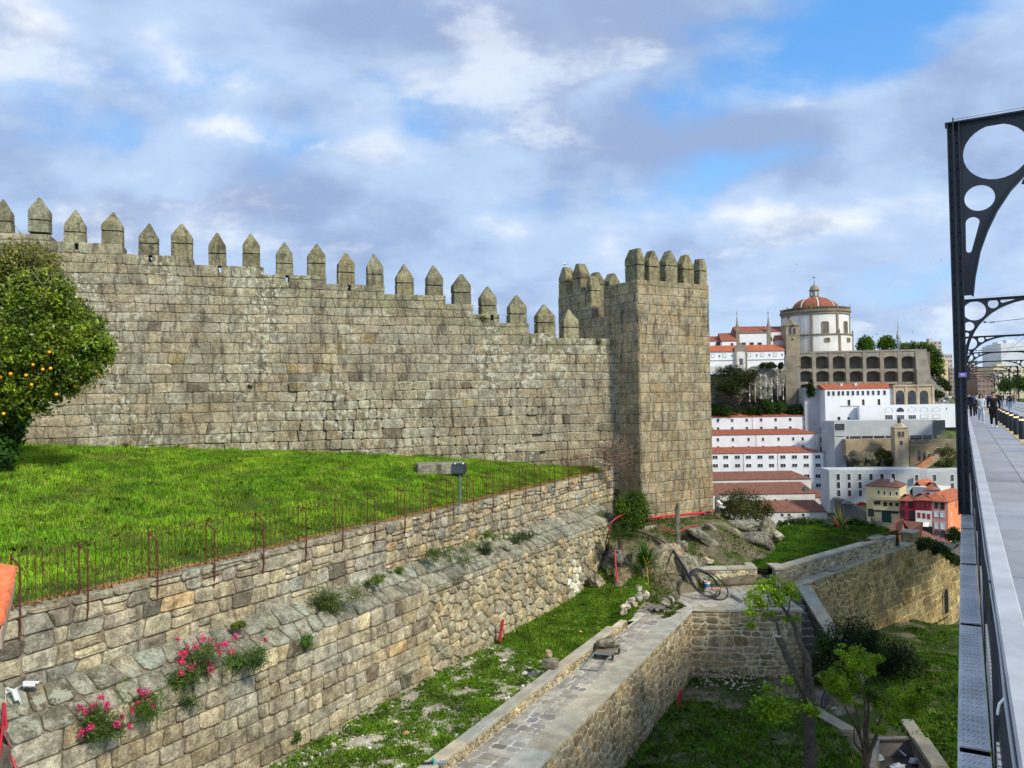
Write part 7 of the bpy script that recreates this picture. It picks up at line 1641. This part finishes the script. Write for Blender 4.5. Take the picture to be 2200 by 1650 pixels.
# stone posts
def spost(label, px, yb, yt, Y, w): 
    b = at(px, yb, Y); h = at(px, yt, Y).z - b.z; t = thing('stone_post', label, 'post', b, 'old stone posts below the tower'); mb = MB(); mb.cbox(b + ZU * (h / 2 - .1), w, w, h + .2, (.19, .175, .15)); mb.lathe(b + ZU * h, [(w * .66, 0), (w * .5, .12), (w * .2, .28), (.01, .3)], 4, (.17, .155, .13)); mb.build('shaft', M['rock'], t, bevel=.02); return t, b, h
spost('free standing grey stone post in front of the tower', 1457, 1166, 1093, 42.6, .21)
t, b, h = spost('grey stone post with two white cameras at the tower corner', 1542, 1124, 1072, 48.4, .26)
for x, y, d in ((1543, 1078, (.2, -.5, -.3)), (1546, 1088, (1, -.4, -.35))):
    tt = thing('security_camera', 'white dome camera on top of the stone post' if y < 1080 else 'white bullet camera on the side of the stone post', 'camera', at(x, y, 48.1), 'cameras on the stone post'); cctv(tt, at(x, y, 48.1), d, 1.7)
# rubble wall at the tower foot
dw = thing('dry_stone_wall', 'low dry stone wall of small stones at the foot of the tower', 'wall', at(1465, 1140, 46))
da = at(1380, 1140, 45.0); db = at(1540, 1128, 48.6); da.z = db.z = 0; dD = (db - da).normalized(); dN = V((dD.y, -dD.x, 0)); Pd = plane(da, dD, dN); mb = MB(); mb.box(Pd(0, -8.6, 0), dD * 5.8, dN * -1.2, ZU * 1.35, (1, 1, 1), 0)
for poly in rubble(0, 5.8, (-8.6, -8.6), (-7.75, -7.75), .26, .16, .42): add_stone(mb, poly, Pd, .07, .012, .04, vary((.27, .235, .18), .25), r=.04)
for poly in coursed(0, 5.8, -7.75, [(0, 5.8, -7.25)], .5, 1.0): add_stone(mb, poly, Pd, .06, .008, .05, vary((.33, .27, .19), .1), r=.04)
mb.build('stones', [M['mortar_dark'], M['ret']], dw)
# boulders and natural rock on the slope
def boulder(label, px, py, rx, rz, Y, ry=None, rot=(0, 0, 0), col=(.25, .22, .175), name='boulder', sub=4, amp=.35, seed=None, mat='rock'):
    k = Y / F; Mx = Matrix.Rotation(rot[2], 3, 'Z') @ Matrix.Rotation(rot[1], 3, 'Y') @ Matrix.Rotation(rot[0], 3, 'X'); mb = MB(); c = at(px, py, Y)
    ls = name == 'loose_stone'; mb.rock(V((0, 0, 0)), rx * k, (ry or (rx + rz) / 2) * k, rz * k, seed or rng.randint(1, 999), vary(col, .08), 0, 3 if ls else sub, amp * (.5 if ls else 1), Mx, 16 if ls else 12, (.45, .8) if ls else (.55, .88)); o = mb.build(name, M[mat], smooth=not ls, local=True); o.location = c; return tag(o, label, 'rock' if name != 'loose_stone' else 'stone', 'loose stones' if name == 'loose_stone' else 'natural rocks below the tower')
BC = (.27, .225, .165)
boulder('huge smooth tan boulder beside the hose coil', 1418, 1236, 82, 74, 41.9, 66, (0, .15, .2), BC, seed=3); boulder('tan rock slab leaning against the right of the huge boulder', 1472, 1236, 42, 80, 41.9, 40, (.1, -.42, .1), (.24, .21, .16), seed=8)
boulder('low tan rock under the spiky clump', 1352, 1258, 54, 40, 40.7, 56, (0, .1, 0), (.27, .22, .15), seed=12); boulder('small tan rock at the foot of the retaining wall end', 1284, 1252, 24, 20, 40.6, 20, (0, .5, 0), (.28, .24, .18), seed=14)
boulder('earthy grey rock behind the small palm', 1330, 1215, 36, 36, 42.2, 40, (0, 0, 0), (.22, .2, .17), seed=15)
boulder('long slanting rock slab below the free standing post', 1520, 1165, 60, 16, 44.2, 30, (0, .62, 0), (.21, .195, .16), seed=17); boulder('slanting rock slab above the long one', 1548, 1160, 52, 22, 45.2, 36, (0, .6, 0), (.25, .225, .175), seed=18)
boulder('big dark cracked rock in the middle of the terrace rocks', 1615, 1163, 42, 26, 45.6, 40, (0, .15, .2), (.17, .155, .125), seed=21); boulder('broad rock on top of the terrace rocks', 1608, 1132, 54, 20, 48.2, 40, (0, .1, 0), (.24, .22, .17), seed=22)
boulder('upright grey rock at the right end of the terrace rocks', 1645, 1140, 26, 30, 47.6, 30, (0, .2, 0), (.23, .21, .165), seed=23); boulder('pale rock tip at the right edge of the terrace rocks', 1668, 1150, 18, 10, 47.4, 20, (0, .5, 0), (.34, .32, .27), seed=24)
boulder('small rock between the slabs and the cracked rock', 1578, 1150, 20, 22, 46.2, 26, (0, .3, 0), (.25, .23, .18), seed=26); boulder('flat rock beneath the free standing post', 1462, 1172, 22, 12, 42.8, 26, (0, 0, 0), (.24, .22, .18), seed=27)
boulder('flat pale rock at the corner of the plaza parapet', 1517, 1206, 18, 9, 42.6, 20, (0, 0, 0), (.36, .32, .25), seed=28); boulder('long grey rock behind the red bent conduit', 1745, 1138, 36, 9, 53.6, 20, (0, 0, 0), (.2, .19, .16), seed=29); boulder('grey rock below the yucca', 1825, 1138, 22, 9, 53.6, 20, (0, 0, 0), (.2, .19, .16), seed=31)
for lab, px, py, rx, rz, Y, col in (('grey boulder lying on the plaza beside the loose rubble', 1428, 1293, 16, 13, 37.4, (.33, .30, .26)), ('grey stone right of the boulder on the plaza edge', 1443, 1291, 9, 12, 37.6, (.3, .28, .25)), ('dark flat stone at the end of the rubble heap', 1452, 1302, 7, 3, 37.2, (.2, .19, .18)),
        ('upright pale block at the end of the stacked stones', 1388, 1276, 9, 14, 36.6, (.46, .42, .36)), ('pale top block of the stacked stones', 1372, 1262, 10, 9, 36.5, (.45, .42, .37)), ('rounded grey block in the stack of stones', 1373, 1283, 13, 13, 36.0, (.42, .39, .35)), ('flat slab leaning in the stack of stones', 1356, 1290, 16, 5, 35.6, (.45, .42, .39)), ('reddish stone under the leaning slab', 1363, 1297, 12, 9, 35.5, (.44, .36, .28)), ('pale flat stone at the low end of the stack', 1344, 1304, 16, 8, 35.1, (.50, .47, .41)), ('ochre stone lowest in the stack on the parapet', 1339, 1315, 13, 9, 34.7, (.47, .42, .31))):
    boulder(lab, px, py, rx, rz, Y, None, (rng.uniform(-.2, .2), rng.uniform(-.3, .1), rng.uniform(0, 1)), col, 'loose_stone', 2, .3)
# rubble heap
def heap(label, px, py, r, Y, n, col):
    mb = MB(); c = at(px, py, Y); k = Y / F
    for _ in range(n):
        q = c + V((rng.gauss(0, .45) * r * k, rng.gauss(0, .45) * r * k, 0)); s = rng.uniform(.03, .09); mb.rock(q + ZU * s * .4, s, s, s * .7, rng.randint(1, 99), vary(col, .3), 0, 1, .2)
    tag(mb.build('rubble_heap', M['attr_rough']), label, 'rubble', kind='stuff')
heap('heap of dark rubble beside the loose boulder', 1408, 1306, 22, 37.0, 130, (.16, .14, .12)); heap('scattered broken bricks beside the bucket', 1535, 1266, 16, 39.4, 50, (.35, .22, .16)); heap('rubble along the foot of the plaza wall', 1560, 1458, 90, 36.2, 160, (.32, .28, .23))
# hand cart with a rock
hc_ = thing('hand_cart', 'flat wooden hand cart tipped down on its blue grey handle frame on the path', 'cart', onz(1295, 1412, -9.9)); hz = -9.9
wpt = lambda x, y, z: onz(x, y, z)
a = wpt(1276, 1404, hz + .24); b = wpt(1313, 1408, hz + .24); c = wpt(1333, 1389, hz + .24); d = wpt(1295, 1384, hz + .24)
mb = MB(); mb.prism([a, b, c, d], ZU * .04, (.2, .17, .14)); mb.build('platform', M['attr_rough'], hc_)
e = wpt(1247, 1437, hz + .03); f = wpt(1284, 1441, hz + .03); mb = MB()
for p, q in ((a, e), (b, f), (e, f), (a, b)): mb.tube([p, q], .024, 6)
mb.build('handle_frame', mat_plain('blue_grey_tube', (.2, .26, .28), .4, metal=.4), hc_)
for p in (a.lerp(d, .15), b.lerp(c, .15), a.lerp(d, .85), b.lerp(c, .85)):
    mb = MB(); x = (b - a).normalized(); mb.tube([p - x * .025 - ZU * .12, p + x * .025 - ZU * .12], .10, 12); mb.build('wheel', M['black_plastic'], hc_)
mb = MB(); m_ = (a + b + c + d) / 4 + ZU * .22 + (d - a) * .15; mb.rock(m_, .52, .36, .25, 6, (.27, .245, .2), 0, 4, .3); tag(mb.build('carried_rock', M['rock'], smooth=True), 'brown grey rock resting on the hand cart', 'rock')
# block with a stone on the parapet
c = onz(1178, 1432, -9.5); mb = MB(); mb.box(c + V((-.24, -.16, 0)), DP * .42, NP_ * .50 * 1, ZU * .3, (.22, .2, .165)); tag(mb.build('stone_block', M['rubble'], bevel=.02), 'square grey stone block sitting on the low parapet', 'block')
mb = MB(); mb.rock(c + V((.03, .08, .44)), .15, .14, .17, 5, (.5, .36, .25), 0, 3, .25); tag(mb.build('loose_stone', M['rubble'], smooth=True), 'small pinkish stone balanced on the square block', 'stone', 'loose stones')
for x, y, r, lab in ((1247, 1357, .07, 'small orange brown stone in the grass strip by the parapet'), (1126, 1446, .10, 'white stone in the sandy grass near the square block'), (1305, 1333, .06, 'small white stone beside the low stack of stones'), (873, 1575, .10, 'flat orange tile fragment on the sandy ground')):
    mb = MB(); mb.rock(onz(x, y, -9.86), r * 1.3, r, r * .7, rng.randint(1, 99), (.55, .3, .14) if 'orange' in lab else (.6, .58, .54), 0, 2, .2); tag(mb.build('loose_stone', M['attr_rough']), lab, 'stone', 'loose stones')
# angle grinder / power tool at the lower edge
pt = thing('power_tool', 'turquoise and grey power tool lying on the parapet at the lower picture edge', 'tool', onz(935, 1640, -9.5)); c = onz(935, 1640, -9.46)
mb = MB(); mb.tube([c, c + DP * .12 - NP_ * .14 + ZU * .03], [.055, .05], 10); mb.build('motor_body', mat_plain('turquoise_plastic', (.12, .38, .33), .4), pt, smooth=True)
mb = MB(); mb.tube([c + V((-.05, .0, .02)), c + V((-.38, -.02, .01))], [.035, .025], 8); mb.build('handle', M['black_plastic'], pt, smooth=True); mb = MB(); mb.tube([c + V((.1, .05, .0)), c + V((.28, .03, -.01))], [.05, .07], 10); mb.build('gear_head', mat_plain('grey_metal', (.35, .37, .4), .35, metal=.7), pt, smooth=True)
# loose coping slabs and carved fragment on the boundary wall, lying slab on the plaza
def slab(label, C, U_, Wd_, H, col=(.3, .285, .225), name='loose_slab'): mb = MB(); mb.box(C, U_, Wd_, ZU * H, col); return tag(mb.build(name, M['slab'], bevel=.015), label, 'slab')
c = onpl(1800, 1232, G0, NG); u = (c - G0).dot(DG); slab('loose flat slab lying on the coping of the ochre boundary wall', PG(u - .6, -9.735, .05), DG * 1.5, NG * -.6, .14)
c = onpl(1872, 1202, G0, NG); u = (c - G0).dot(DG); fr = thing('carved_stone', 'hollow carved stone fragment on the boundary wall coping', 'stone', PG(u, -9.73, -.3)); mb = MB(); mb.box(PG(u - .1, -9.735, -.15), DG * 1.1, NG * -.55, ZU * .4, (.27, .26, .22)); mb.tube([PG(u - .55, -9.55, -.4), PG(u - .05, -9.55, -.4)], .2, 12, (.24, .23, .2)); mb.build('block', M['slab'], fr, bevel=.02); mb = MB(); mb.tube([PG(u - .56, -9.55, -.4), PG(u - .5, -9.55, -.4)], .13, 12, (.03, .03, .03)); mb.build('hollow', M['attr_rough'], fr)
c = onpl(1905, 1158, B0, NB); u = (c - B0).dot(DB)
P_ = plane(B0, DB, NB); slab('loose flat slab on the planter parapet near its far corner', P_(u - 1.6, -8.855, .07), DB * 1.4, NB * -.6, .13)
slab('thick pale slab lying flat on the plaza behind the pollarded tree', V((10.9, 38.3, -9.93)), V((2.3, .25, 0)), V((-.25, 1.25, 0)), .2, (.36, .35, .33))
pb = thing('plaza_planter', 'square planter opening with flat coping at the plaza corner', 'planter', V((12, 37.6, -9.93))); mb = MB()
for o_, x_, y_ in ((V((11.0, 37.45, -9.925)), (2.1, 0, 0), (0, .28, 0)), (V((11.0, 38.0, -9.925)), (2.1, 0, 0), (0, .2, 0))): mb.box(o_, x_, y_, (0, 0, .10), (.31, .29, .24))
mb.build('coping', M['slab'], pb, bevel=.01); mb = MB(); mb.box(V((11.1, 37.72, -9.925)), (1.9, 0, 0), (0, .27, 0), (0, 0, .03), (.05, .045, .035)); mb.build('soil_bed', M['attr_rough'], pb)
# lower garden path and sunken basin
mb = MB(); PLw = lambda u, v, d: V((u, v, -13.30 + d)); pathc = [(1748, 1484), (1775, 1488), (1900, 1555), (1862, 1588), (1800, 1540), (1762, 1518)]
q = [onz(x, y, -13.3) for x, y in pathc]; mb.face([V((p.x, p.y, -13.28)) for p in q], (1, 1, 1), 0)
lp = [(p.x, p.y) for p in q]; hull = [lp[0], lp[1], lp[2], lp[3], lp[5]]
xs = [p[0] for p in hull]; ys_ = [p[1] for p in hull]
for poly in rubble(min(xs), max(xs), (min(ys_), min(ys_)), (max(ys_), max(ys_)), .8, .8, .4):
    pl_ = poly; A_ = area(hull); h_ = hull if A_ > 0 else hull[::-1]
    for k in range(len(h_)):
        a_, b2_ = h_[k], h_[(k + 1) % len(h_)]; nx, ny = b2_[1] - a_[1], -(b2_[0] - a_[0]); pl_ = clip(pl_, nx, ny, nx * a_[0] + ny * a_[1])
        if len(pl_) < 3: break
    if len(pl_) > 2: add_stone(mb, pl_, lambda u, v, d: V((u, v, -13.27 + d)), .03, .02, .02, vary((.25, .25, .245), .1), r=.05)
o = mb.build('lower_garden_path', [mat_plain('path_joints', (.33, .32, .3), .95, var=.2), M['rubble']]); o['kind'] = 'structure'
sl = onz(1790, 1555, -13.2); slab('long pale stone block edging the lower garden path', V((sl.x - .1, sl.y - 1.1, -13.4)), V((.62, 0, 0)), V((-.75, 2.6, 0)), .42, (.3, .27, .21), 'edging_block')
boulder('rounded pale stones lying on the edging block of the lower path', 1808, 1533, 12, 8, 27.6, None, (0, 0, 0), (.4, .37, .31), 'loose_stone', 3, .3, 41); boulder('flat pale stone behind the rounded one on the lower path', 1794, 1522, 9, 5, 28.2, None, (0, 0, 0), (.42, .4, .36), 'loose_stone', 3, .3, 42)
bs_ = thing('sunken_basin', 'sunken rectangular stone basin with rubbish in the lower garden', 'basin', onz(1930, 1620, -13.6)); zb_ = -12.98
r0, r1, r2, r3 = onz(1890, 1590, zb_), onz(1958, 1588, zb_), onz(2010, 1668, zb_), onz(1868, 1690, zb_)
mb = MB(); mb.prism([r0, r1, r1 - ZU * .9, r0 - ZU * .9], V((0, .3, 0)), (.2, .19, .18)); mb.prism([r1, r2, r2 - ZU * .9, r1 - ZU * .9], V((.3, 0, 0)), (.2, .19, .18)); mb.prism([r3, r0, r0 - ZU * .9, r3 - ZU * .9], V((-.3, 0, 0)), (.2, .19, .18)); mb.face([p - ZU * .62 for p in (r0, r1, r2, r3)], (.07, .065, .06)); mb.build('basin_walls', M['attr_rough'], bs_)
cp = (r2 - r1).normalized(); cn = V((cp.y, -cp.x, 0)); cn = cn if cn.x > 0 else -cn
mb = MB(); mb.box(r1 + cp * .2 + ZU * .02, cp * 2.3, cn * .55, ZU * .16, (.33, .3, .23)); mb.box(r1 - cp * 1.7 + ZU * .0, cp * 1.8, cn * .5, ZU * .1, (.3, .28, .22)); mb.build('edge_coping', M['slab'], bs_, bevel=.015)
mb = MB(); mb.box(r1 + cp * .1 - cn * .12 - ZU * .1, (r2 - r1) * .98, cn * .07, ZU * .1, (.08, .05, .035)); mb.box(r0 - ZU * .05, r1 - r0, V((0, -.07, 0)), ZU * .07, (.08, .05, .035)); mb.build('wooden_frame', M['attr_rough'], bs_)
mb = MB(); mb.tube([onz(1910, 1593, zb_ - .3), onz(1947, 1624, zb_ - .45)], .025, 6); tag(mb.build('white_stick', M['white_plastic']), 'thin white stick lying in the sunken basin', 'stick')
def bag(label, px, py, r, col, seed):
    mb = MB(); mb.rock(onz(px, py, zb_ - .45), r * 1.3, r, r * .55, seed, col, 0, 3, .9); tag(mb.build('plastic_bag', M['attr']), label, 'bag', 'rubbish in the basin')
bag('crumpled white and turquoise plastic bag at the left of the basin', 1885, 1627, .17, (.45, .55, .56), 3); bag('grey white plastic bag at the bottom of the basin', 1928, 1648, .2, (.55, .57, .62), 4); bag('pale plastic sheet in the right of the basin', 1965, 1634, .18, (.42, .43, .47), 9)
mb = MB(); p = [onz(x, y, -13.1) + ZU * z for x, y, z in ((1768, 1524, .0), (1772, 1512, .25), (1782, 1500, .5), (1796, 1496, .55))]; mb.tube(p, [.13, .12, .11, .09], 10); tag(mb.build('bent_pipe', M['black_plastic'], smooth=True), 'short black bent stump beside the lower garden path', 'stump')
# birds
def bird(label, C, s, rz, flying=True, col=(.5, .5, .52)):
    t = thing('gull', label, 'bird', C, 'gulls in the sky' if flying else None, rz); mb = MB()
    mb.grid([[V((s * x, s * r * math.cos(q), s * (r * math.sin(q) + z))) for q in np.linspace(0, 2 * math.pi, 9)[:-1]] for x, r, z in ((-.34, .01, .02), (-.22, .06, .01), (-.05, .11, 0), (.1, .1, .02), (.18, .06, .07), (.24, .055, .09), (.3, .03, .085), (.36, .008, .075))], col, 0, close=True)
    if flying:
        for sg in (-1, 1): mb.grid([[V((s * .12, 0, s * .04)), V((s * .14, sg * s * .3, s * .16)), V((s * .02, sg * s * .68, s * .1))], [V((-s * .1, 0, s * .04)), V((-s * .04, sg * s * .3, s * .15)), V((-s * .03, sg * s * .7, s * .1))]], (.3, .31, .33))
    else:
        for sg in (-1, 1): mb.grid([[V((s * .1, sg * s * .1, s * .06)), V((-s * .2, sg * s * .07, s * .06)), V((-s * .45, sg * s * .01, s * .03))], [V((s * .06, sg * s * .11, -s * .03)), V((-s * .2, sg * s * .08, -s * .03)), V((-s * .42, sg * s * .012, .0))]], (.3, .31, .33))
        for sg in (-1, 1): mb.tube([V((0, sg * s * .04, -s * .08)), V((.01, sg * s * .04, -s * .24))], .012 * s, 4, (.6, .45, .3)); 
    mb.build('body', M['attr'], t, local=True, smooth=True)
    if not flying: mb = MB(); mb.tube([V((s * .33, 0, s * .078)), V((s * .42, 0, s * .065))], [.018 * s, .004], 5); mb.build('beak', mat_plain('yellow_beak', (.7, .45, .05), .5), t, local=True)
    return t
c = at(1213, 567.5, 53.6); bird('white and grey gull standing on the left merlon of the tower', c, .62, math.radians(200), False, (.75, .75, .76))
for k, (x, y, s_) in enumerate(((1867, 693, 1.), (1884, 718, 1.), (1978, 665, 1.), (1997, 671, 1.), (1915, 720, .8), (1961, 713, .8), (2011, 713, .8), (2037, 664, .8), (1712, 568, .9), (2021, 559, .8))):
    bird(['small dark gull flying right of the church dome', 'gull gliding above the terrace trees', 'gull flying highest left of the bridge post', 'gull flying just below the highest one', 'gull near the television tower mast', 'gull right of the television tower', 'gull above the beige tower block', 'faint gull close beside the bridge post', 'gull high above the church cloister', 'gull high beside the bridge post'][k], at(x, y, 250), s_ * 1.0, rng.uniform(0, 6), True, (.2, .2, .22))
# ------------------------------------------------------------------ light and sky
SUN_EL = math.radians(40); saz = V((.68, -.73, 0)).normalized()
sd = (saz * math.cos(SUN_EL) + ZU * math.sin(SUN_EL)).normalized()
sun = bpy.data.lights.new('sun', 'SUN'); sun.energy = 2.55; sun.angle = math.radians(7); sun.color = (1, .93, .76)
so = bpy.data.objects.new('sun', sun); COL.objects.link(so); so.rotation_euler = sd.to_track_quat('Z', 'Y').to_euler(); so.location = (30, -30, 60)
W = bpy.data.worlds.new('World'); SC.world = W; W.use_nodes = True; nt = W.node_tree; bg = nt.nodes['Background']
sky = nd(nt, 'ShaderNodeTexSky', sky_type='NISHITA'); sky.sun_disc = False; sky.sun_elevation = SUN_EL; sky.sun_rotation = math.atan2(saz.x, saz.y)
sky.air_density = 1.0; sky.dust_density = .6; sky.ozone_density = 2.0
D = nd(nt, 'ShaderNodeTexCoord').outputs['Generated']
sp = nd(nt, 'ShaderNodeSeparateXYZ', {0: D}); z = sp.outputs[2]
zc = math_(nt, 'ADD', math_(nt, 'MAXIMUM', z, -0.1), .42)
pxy = nd(nt, 'ShaderNodeCombineXYZ', {0: math_(nt, 'DIVIDE', sp.outputs[0], zc), 1: math_(nt, 'DIVIDE', sp.outputs[1], zc), 2: 0.}).outputs[0]
def cvec(off, sc): return nd(nt, 'ShaderNodeMapping', {0: pxy, 1: off, 3: sc}).outputs[0]
cov = noise(nt, cvec((4.2, 1.3, 0), (1, 1.0, 1)), 1.5, 8, .52, .2)
det = noise(nt, cvec((1.7, 8.1, 0), (1, 1.15, 1)), 3.2, 9, .56, .2)
big = noise(nt, cvec((7.3, 2.9, 0), (1, 1.1, 1)), 2.0, 7, .55, .3)
def blobw(px, py, r, ry=None):   # soft weight around a direction of the sky
    d = ray(px, py).normalized(); e = nd(nt, 'ShaderNodeVectorMath', {0: D, 1: d}, operation='SUBTRACT').outputs[0]
    e = nd(nt, 'ShaderNodeMapping', {0: e, 3: (F / r, F / r, F / (ry or r))}).outputs[0]
    ln = nd(nt, 'ShaderNodeVectorMath', {0: e}, operation='LENGTH').outputs['Value']
    return mr(nt, ln, 1.0, 0.0)
def msum(*a):
    o = a[0]
    for q in a[1:]: o = math_(nt, 'ADD', o, q)
    return o
def wmul(k, n): return math_(nt, 'MULTIPLY', n, k)
hole = msum(blobw(1840, 110, 430, 190), wmul(.9, blobw(1440, 440, 330, 130)), wmul(.5, blobw(560, 130, 230, 120)), wmul(.2, blobw(1500, 230, 200, 120)), wmul(.6, blobw(2000, 560, 420, 110)), wmul(.35, blobw(1150, 470, 500, 140)), wmul(.3, blobw(90, 300, 300, 110)), wmul(.5, blobw(1050, 430, 260, 90)), wmul(.6, blobw(1720, 330, 330, 70)), wmul(.5, blobw(1700, 640, 500, 80)))
dark = msum(blobw(1330, 60, 480, 170), wmul(.8, blobw(760, 50, 430, 110)), wmul(.8, blobw(2180, 170, 260, 160)), wmul(.6, blobw(200, 60, 200, 120)), wmul(.55, blobw(900, 430, 700, 140)), wmul(.5, blobw(1500, 300, 400, 80)))
lite = msum(blobw(1130, 150, 480, 100), wmul(.9, blobw(420, 160, 170, 60)), wmul(.9, blobw(50, 70, 240, 140)), wmul(.9, blobw(520, 280, 150, 50)), wmul(.6, blobw(800, 320, 260, 70)), wmul(.6, blobw(1800, 450, 500, 60)), wmul(.6, blobw(1650, 200, 300, 60)), wmul(.7, blobw(330, 80, 90, 90)))
c1 = msum(wmul(.6, cov), wmul(.4, det), wmul(-.14, hole), wmul(.05, dark))
cover = mr(nt, c1, .315, .435)
K = 10.
shade = msum(wmul(.45, big), wmul(.55, det), wmul(.14, lite), wmul(-.14, dark))
ccol = mixc(nt, mr(nt, shade, .37, .55), (.185 * K, .25 * K, .395 * K, 1), (.295 * K, .385 * K, .53 * K, 1))
ccol = mixc(nt, mr(nt, shade, .53, .66), ccol, (.52 * K, .55 * K, .585 * K, 1))
blue = mixc(nt, .75, sky.outputs[0], (.07 * K, .245 * K, .56 * K, 1))
blue = mixc(nt, mr(nt, z, .05, .42), (.24 * K, .41 * K, .62 * K, 1), blue)
skyc = mixc(nt, cover, blue, ccol)
# nearer cumulus fragments with firm edges, lit from the upper right
pn = noise(nt, cvec((2.9, 5.3, 0), (1, 1.25, 1)), 2.6, 10, .60, .15); pn2 = noise(nt, cvec((2.84, 5.36, 0), (1, 1.25, 1)), 2.6, 10, .60, .15)
pv = msum(pn, wmul(.13, lite), wmul(-.18, hole), wmul(.02, dark)); pmask = mr(nt, pv, .525, .63)
plit = msum(wmul(3.2, math_(nt, 'SUBTRACT', pn, pn2)), wmul(.35, lite), wmul(-.35, dark)); pcol = mixc(nt, mr(nt, plit, -.22, .38), (.20 * K, .25 * K, .375 * K, 1), (.46 * K, .50 * K, .56 * K, 1))
skyc = mixc(nt, math_(nt, 'MULTIPLY', pmask, .65), skyc, pcol)
hz_ = mr(nt, z, .0, .14, .45, 0.)
skyc = mixc(nt, hz_, skyc, (.44 * K, .55 * K, .66 * K, 1))
nt.links.new(skyc, bg.inputs[0]); bg.inputs[1].default_value = .11
SC.view_settings.view_transform = 'Standard'; SC.view_settings.look = 'None'; SC.view_settings.exposure = 0.72; SC.view_settings.gamma = 1.0
SC.cycles.max_bounces = 6; SC.cycles.diffuse_bounces = 3; SC.cycles.glossy_bounces = 2; SC.cycles.transmission_bounces = 3; SC.cycles.transparent_max_bounces = 4
SC.cycles.use_denoising = True
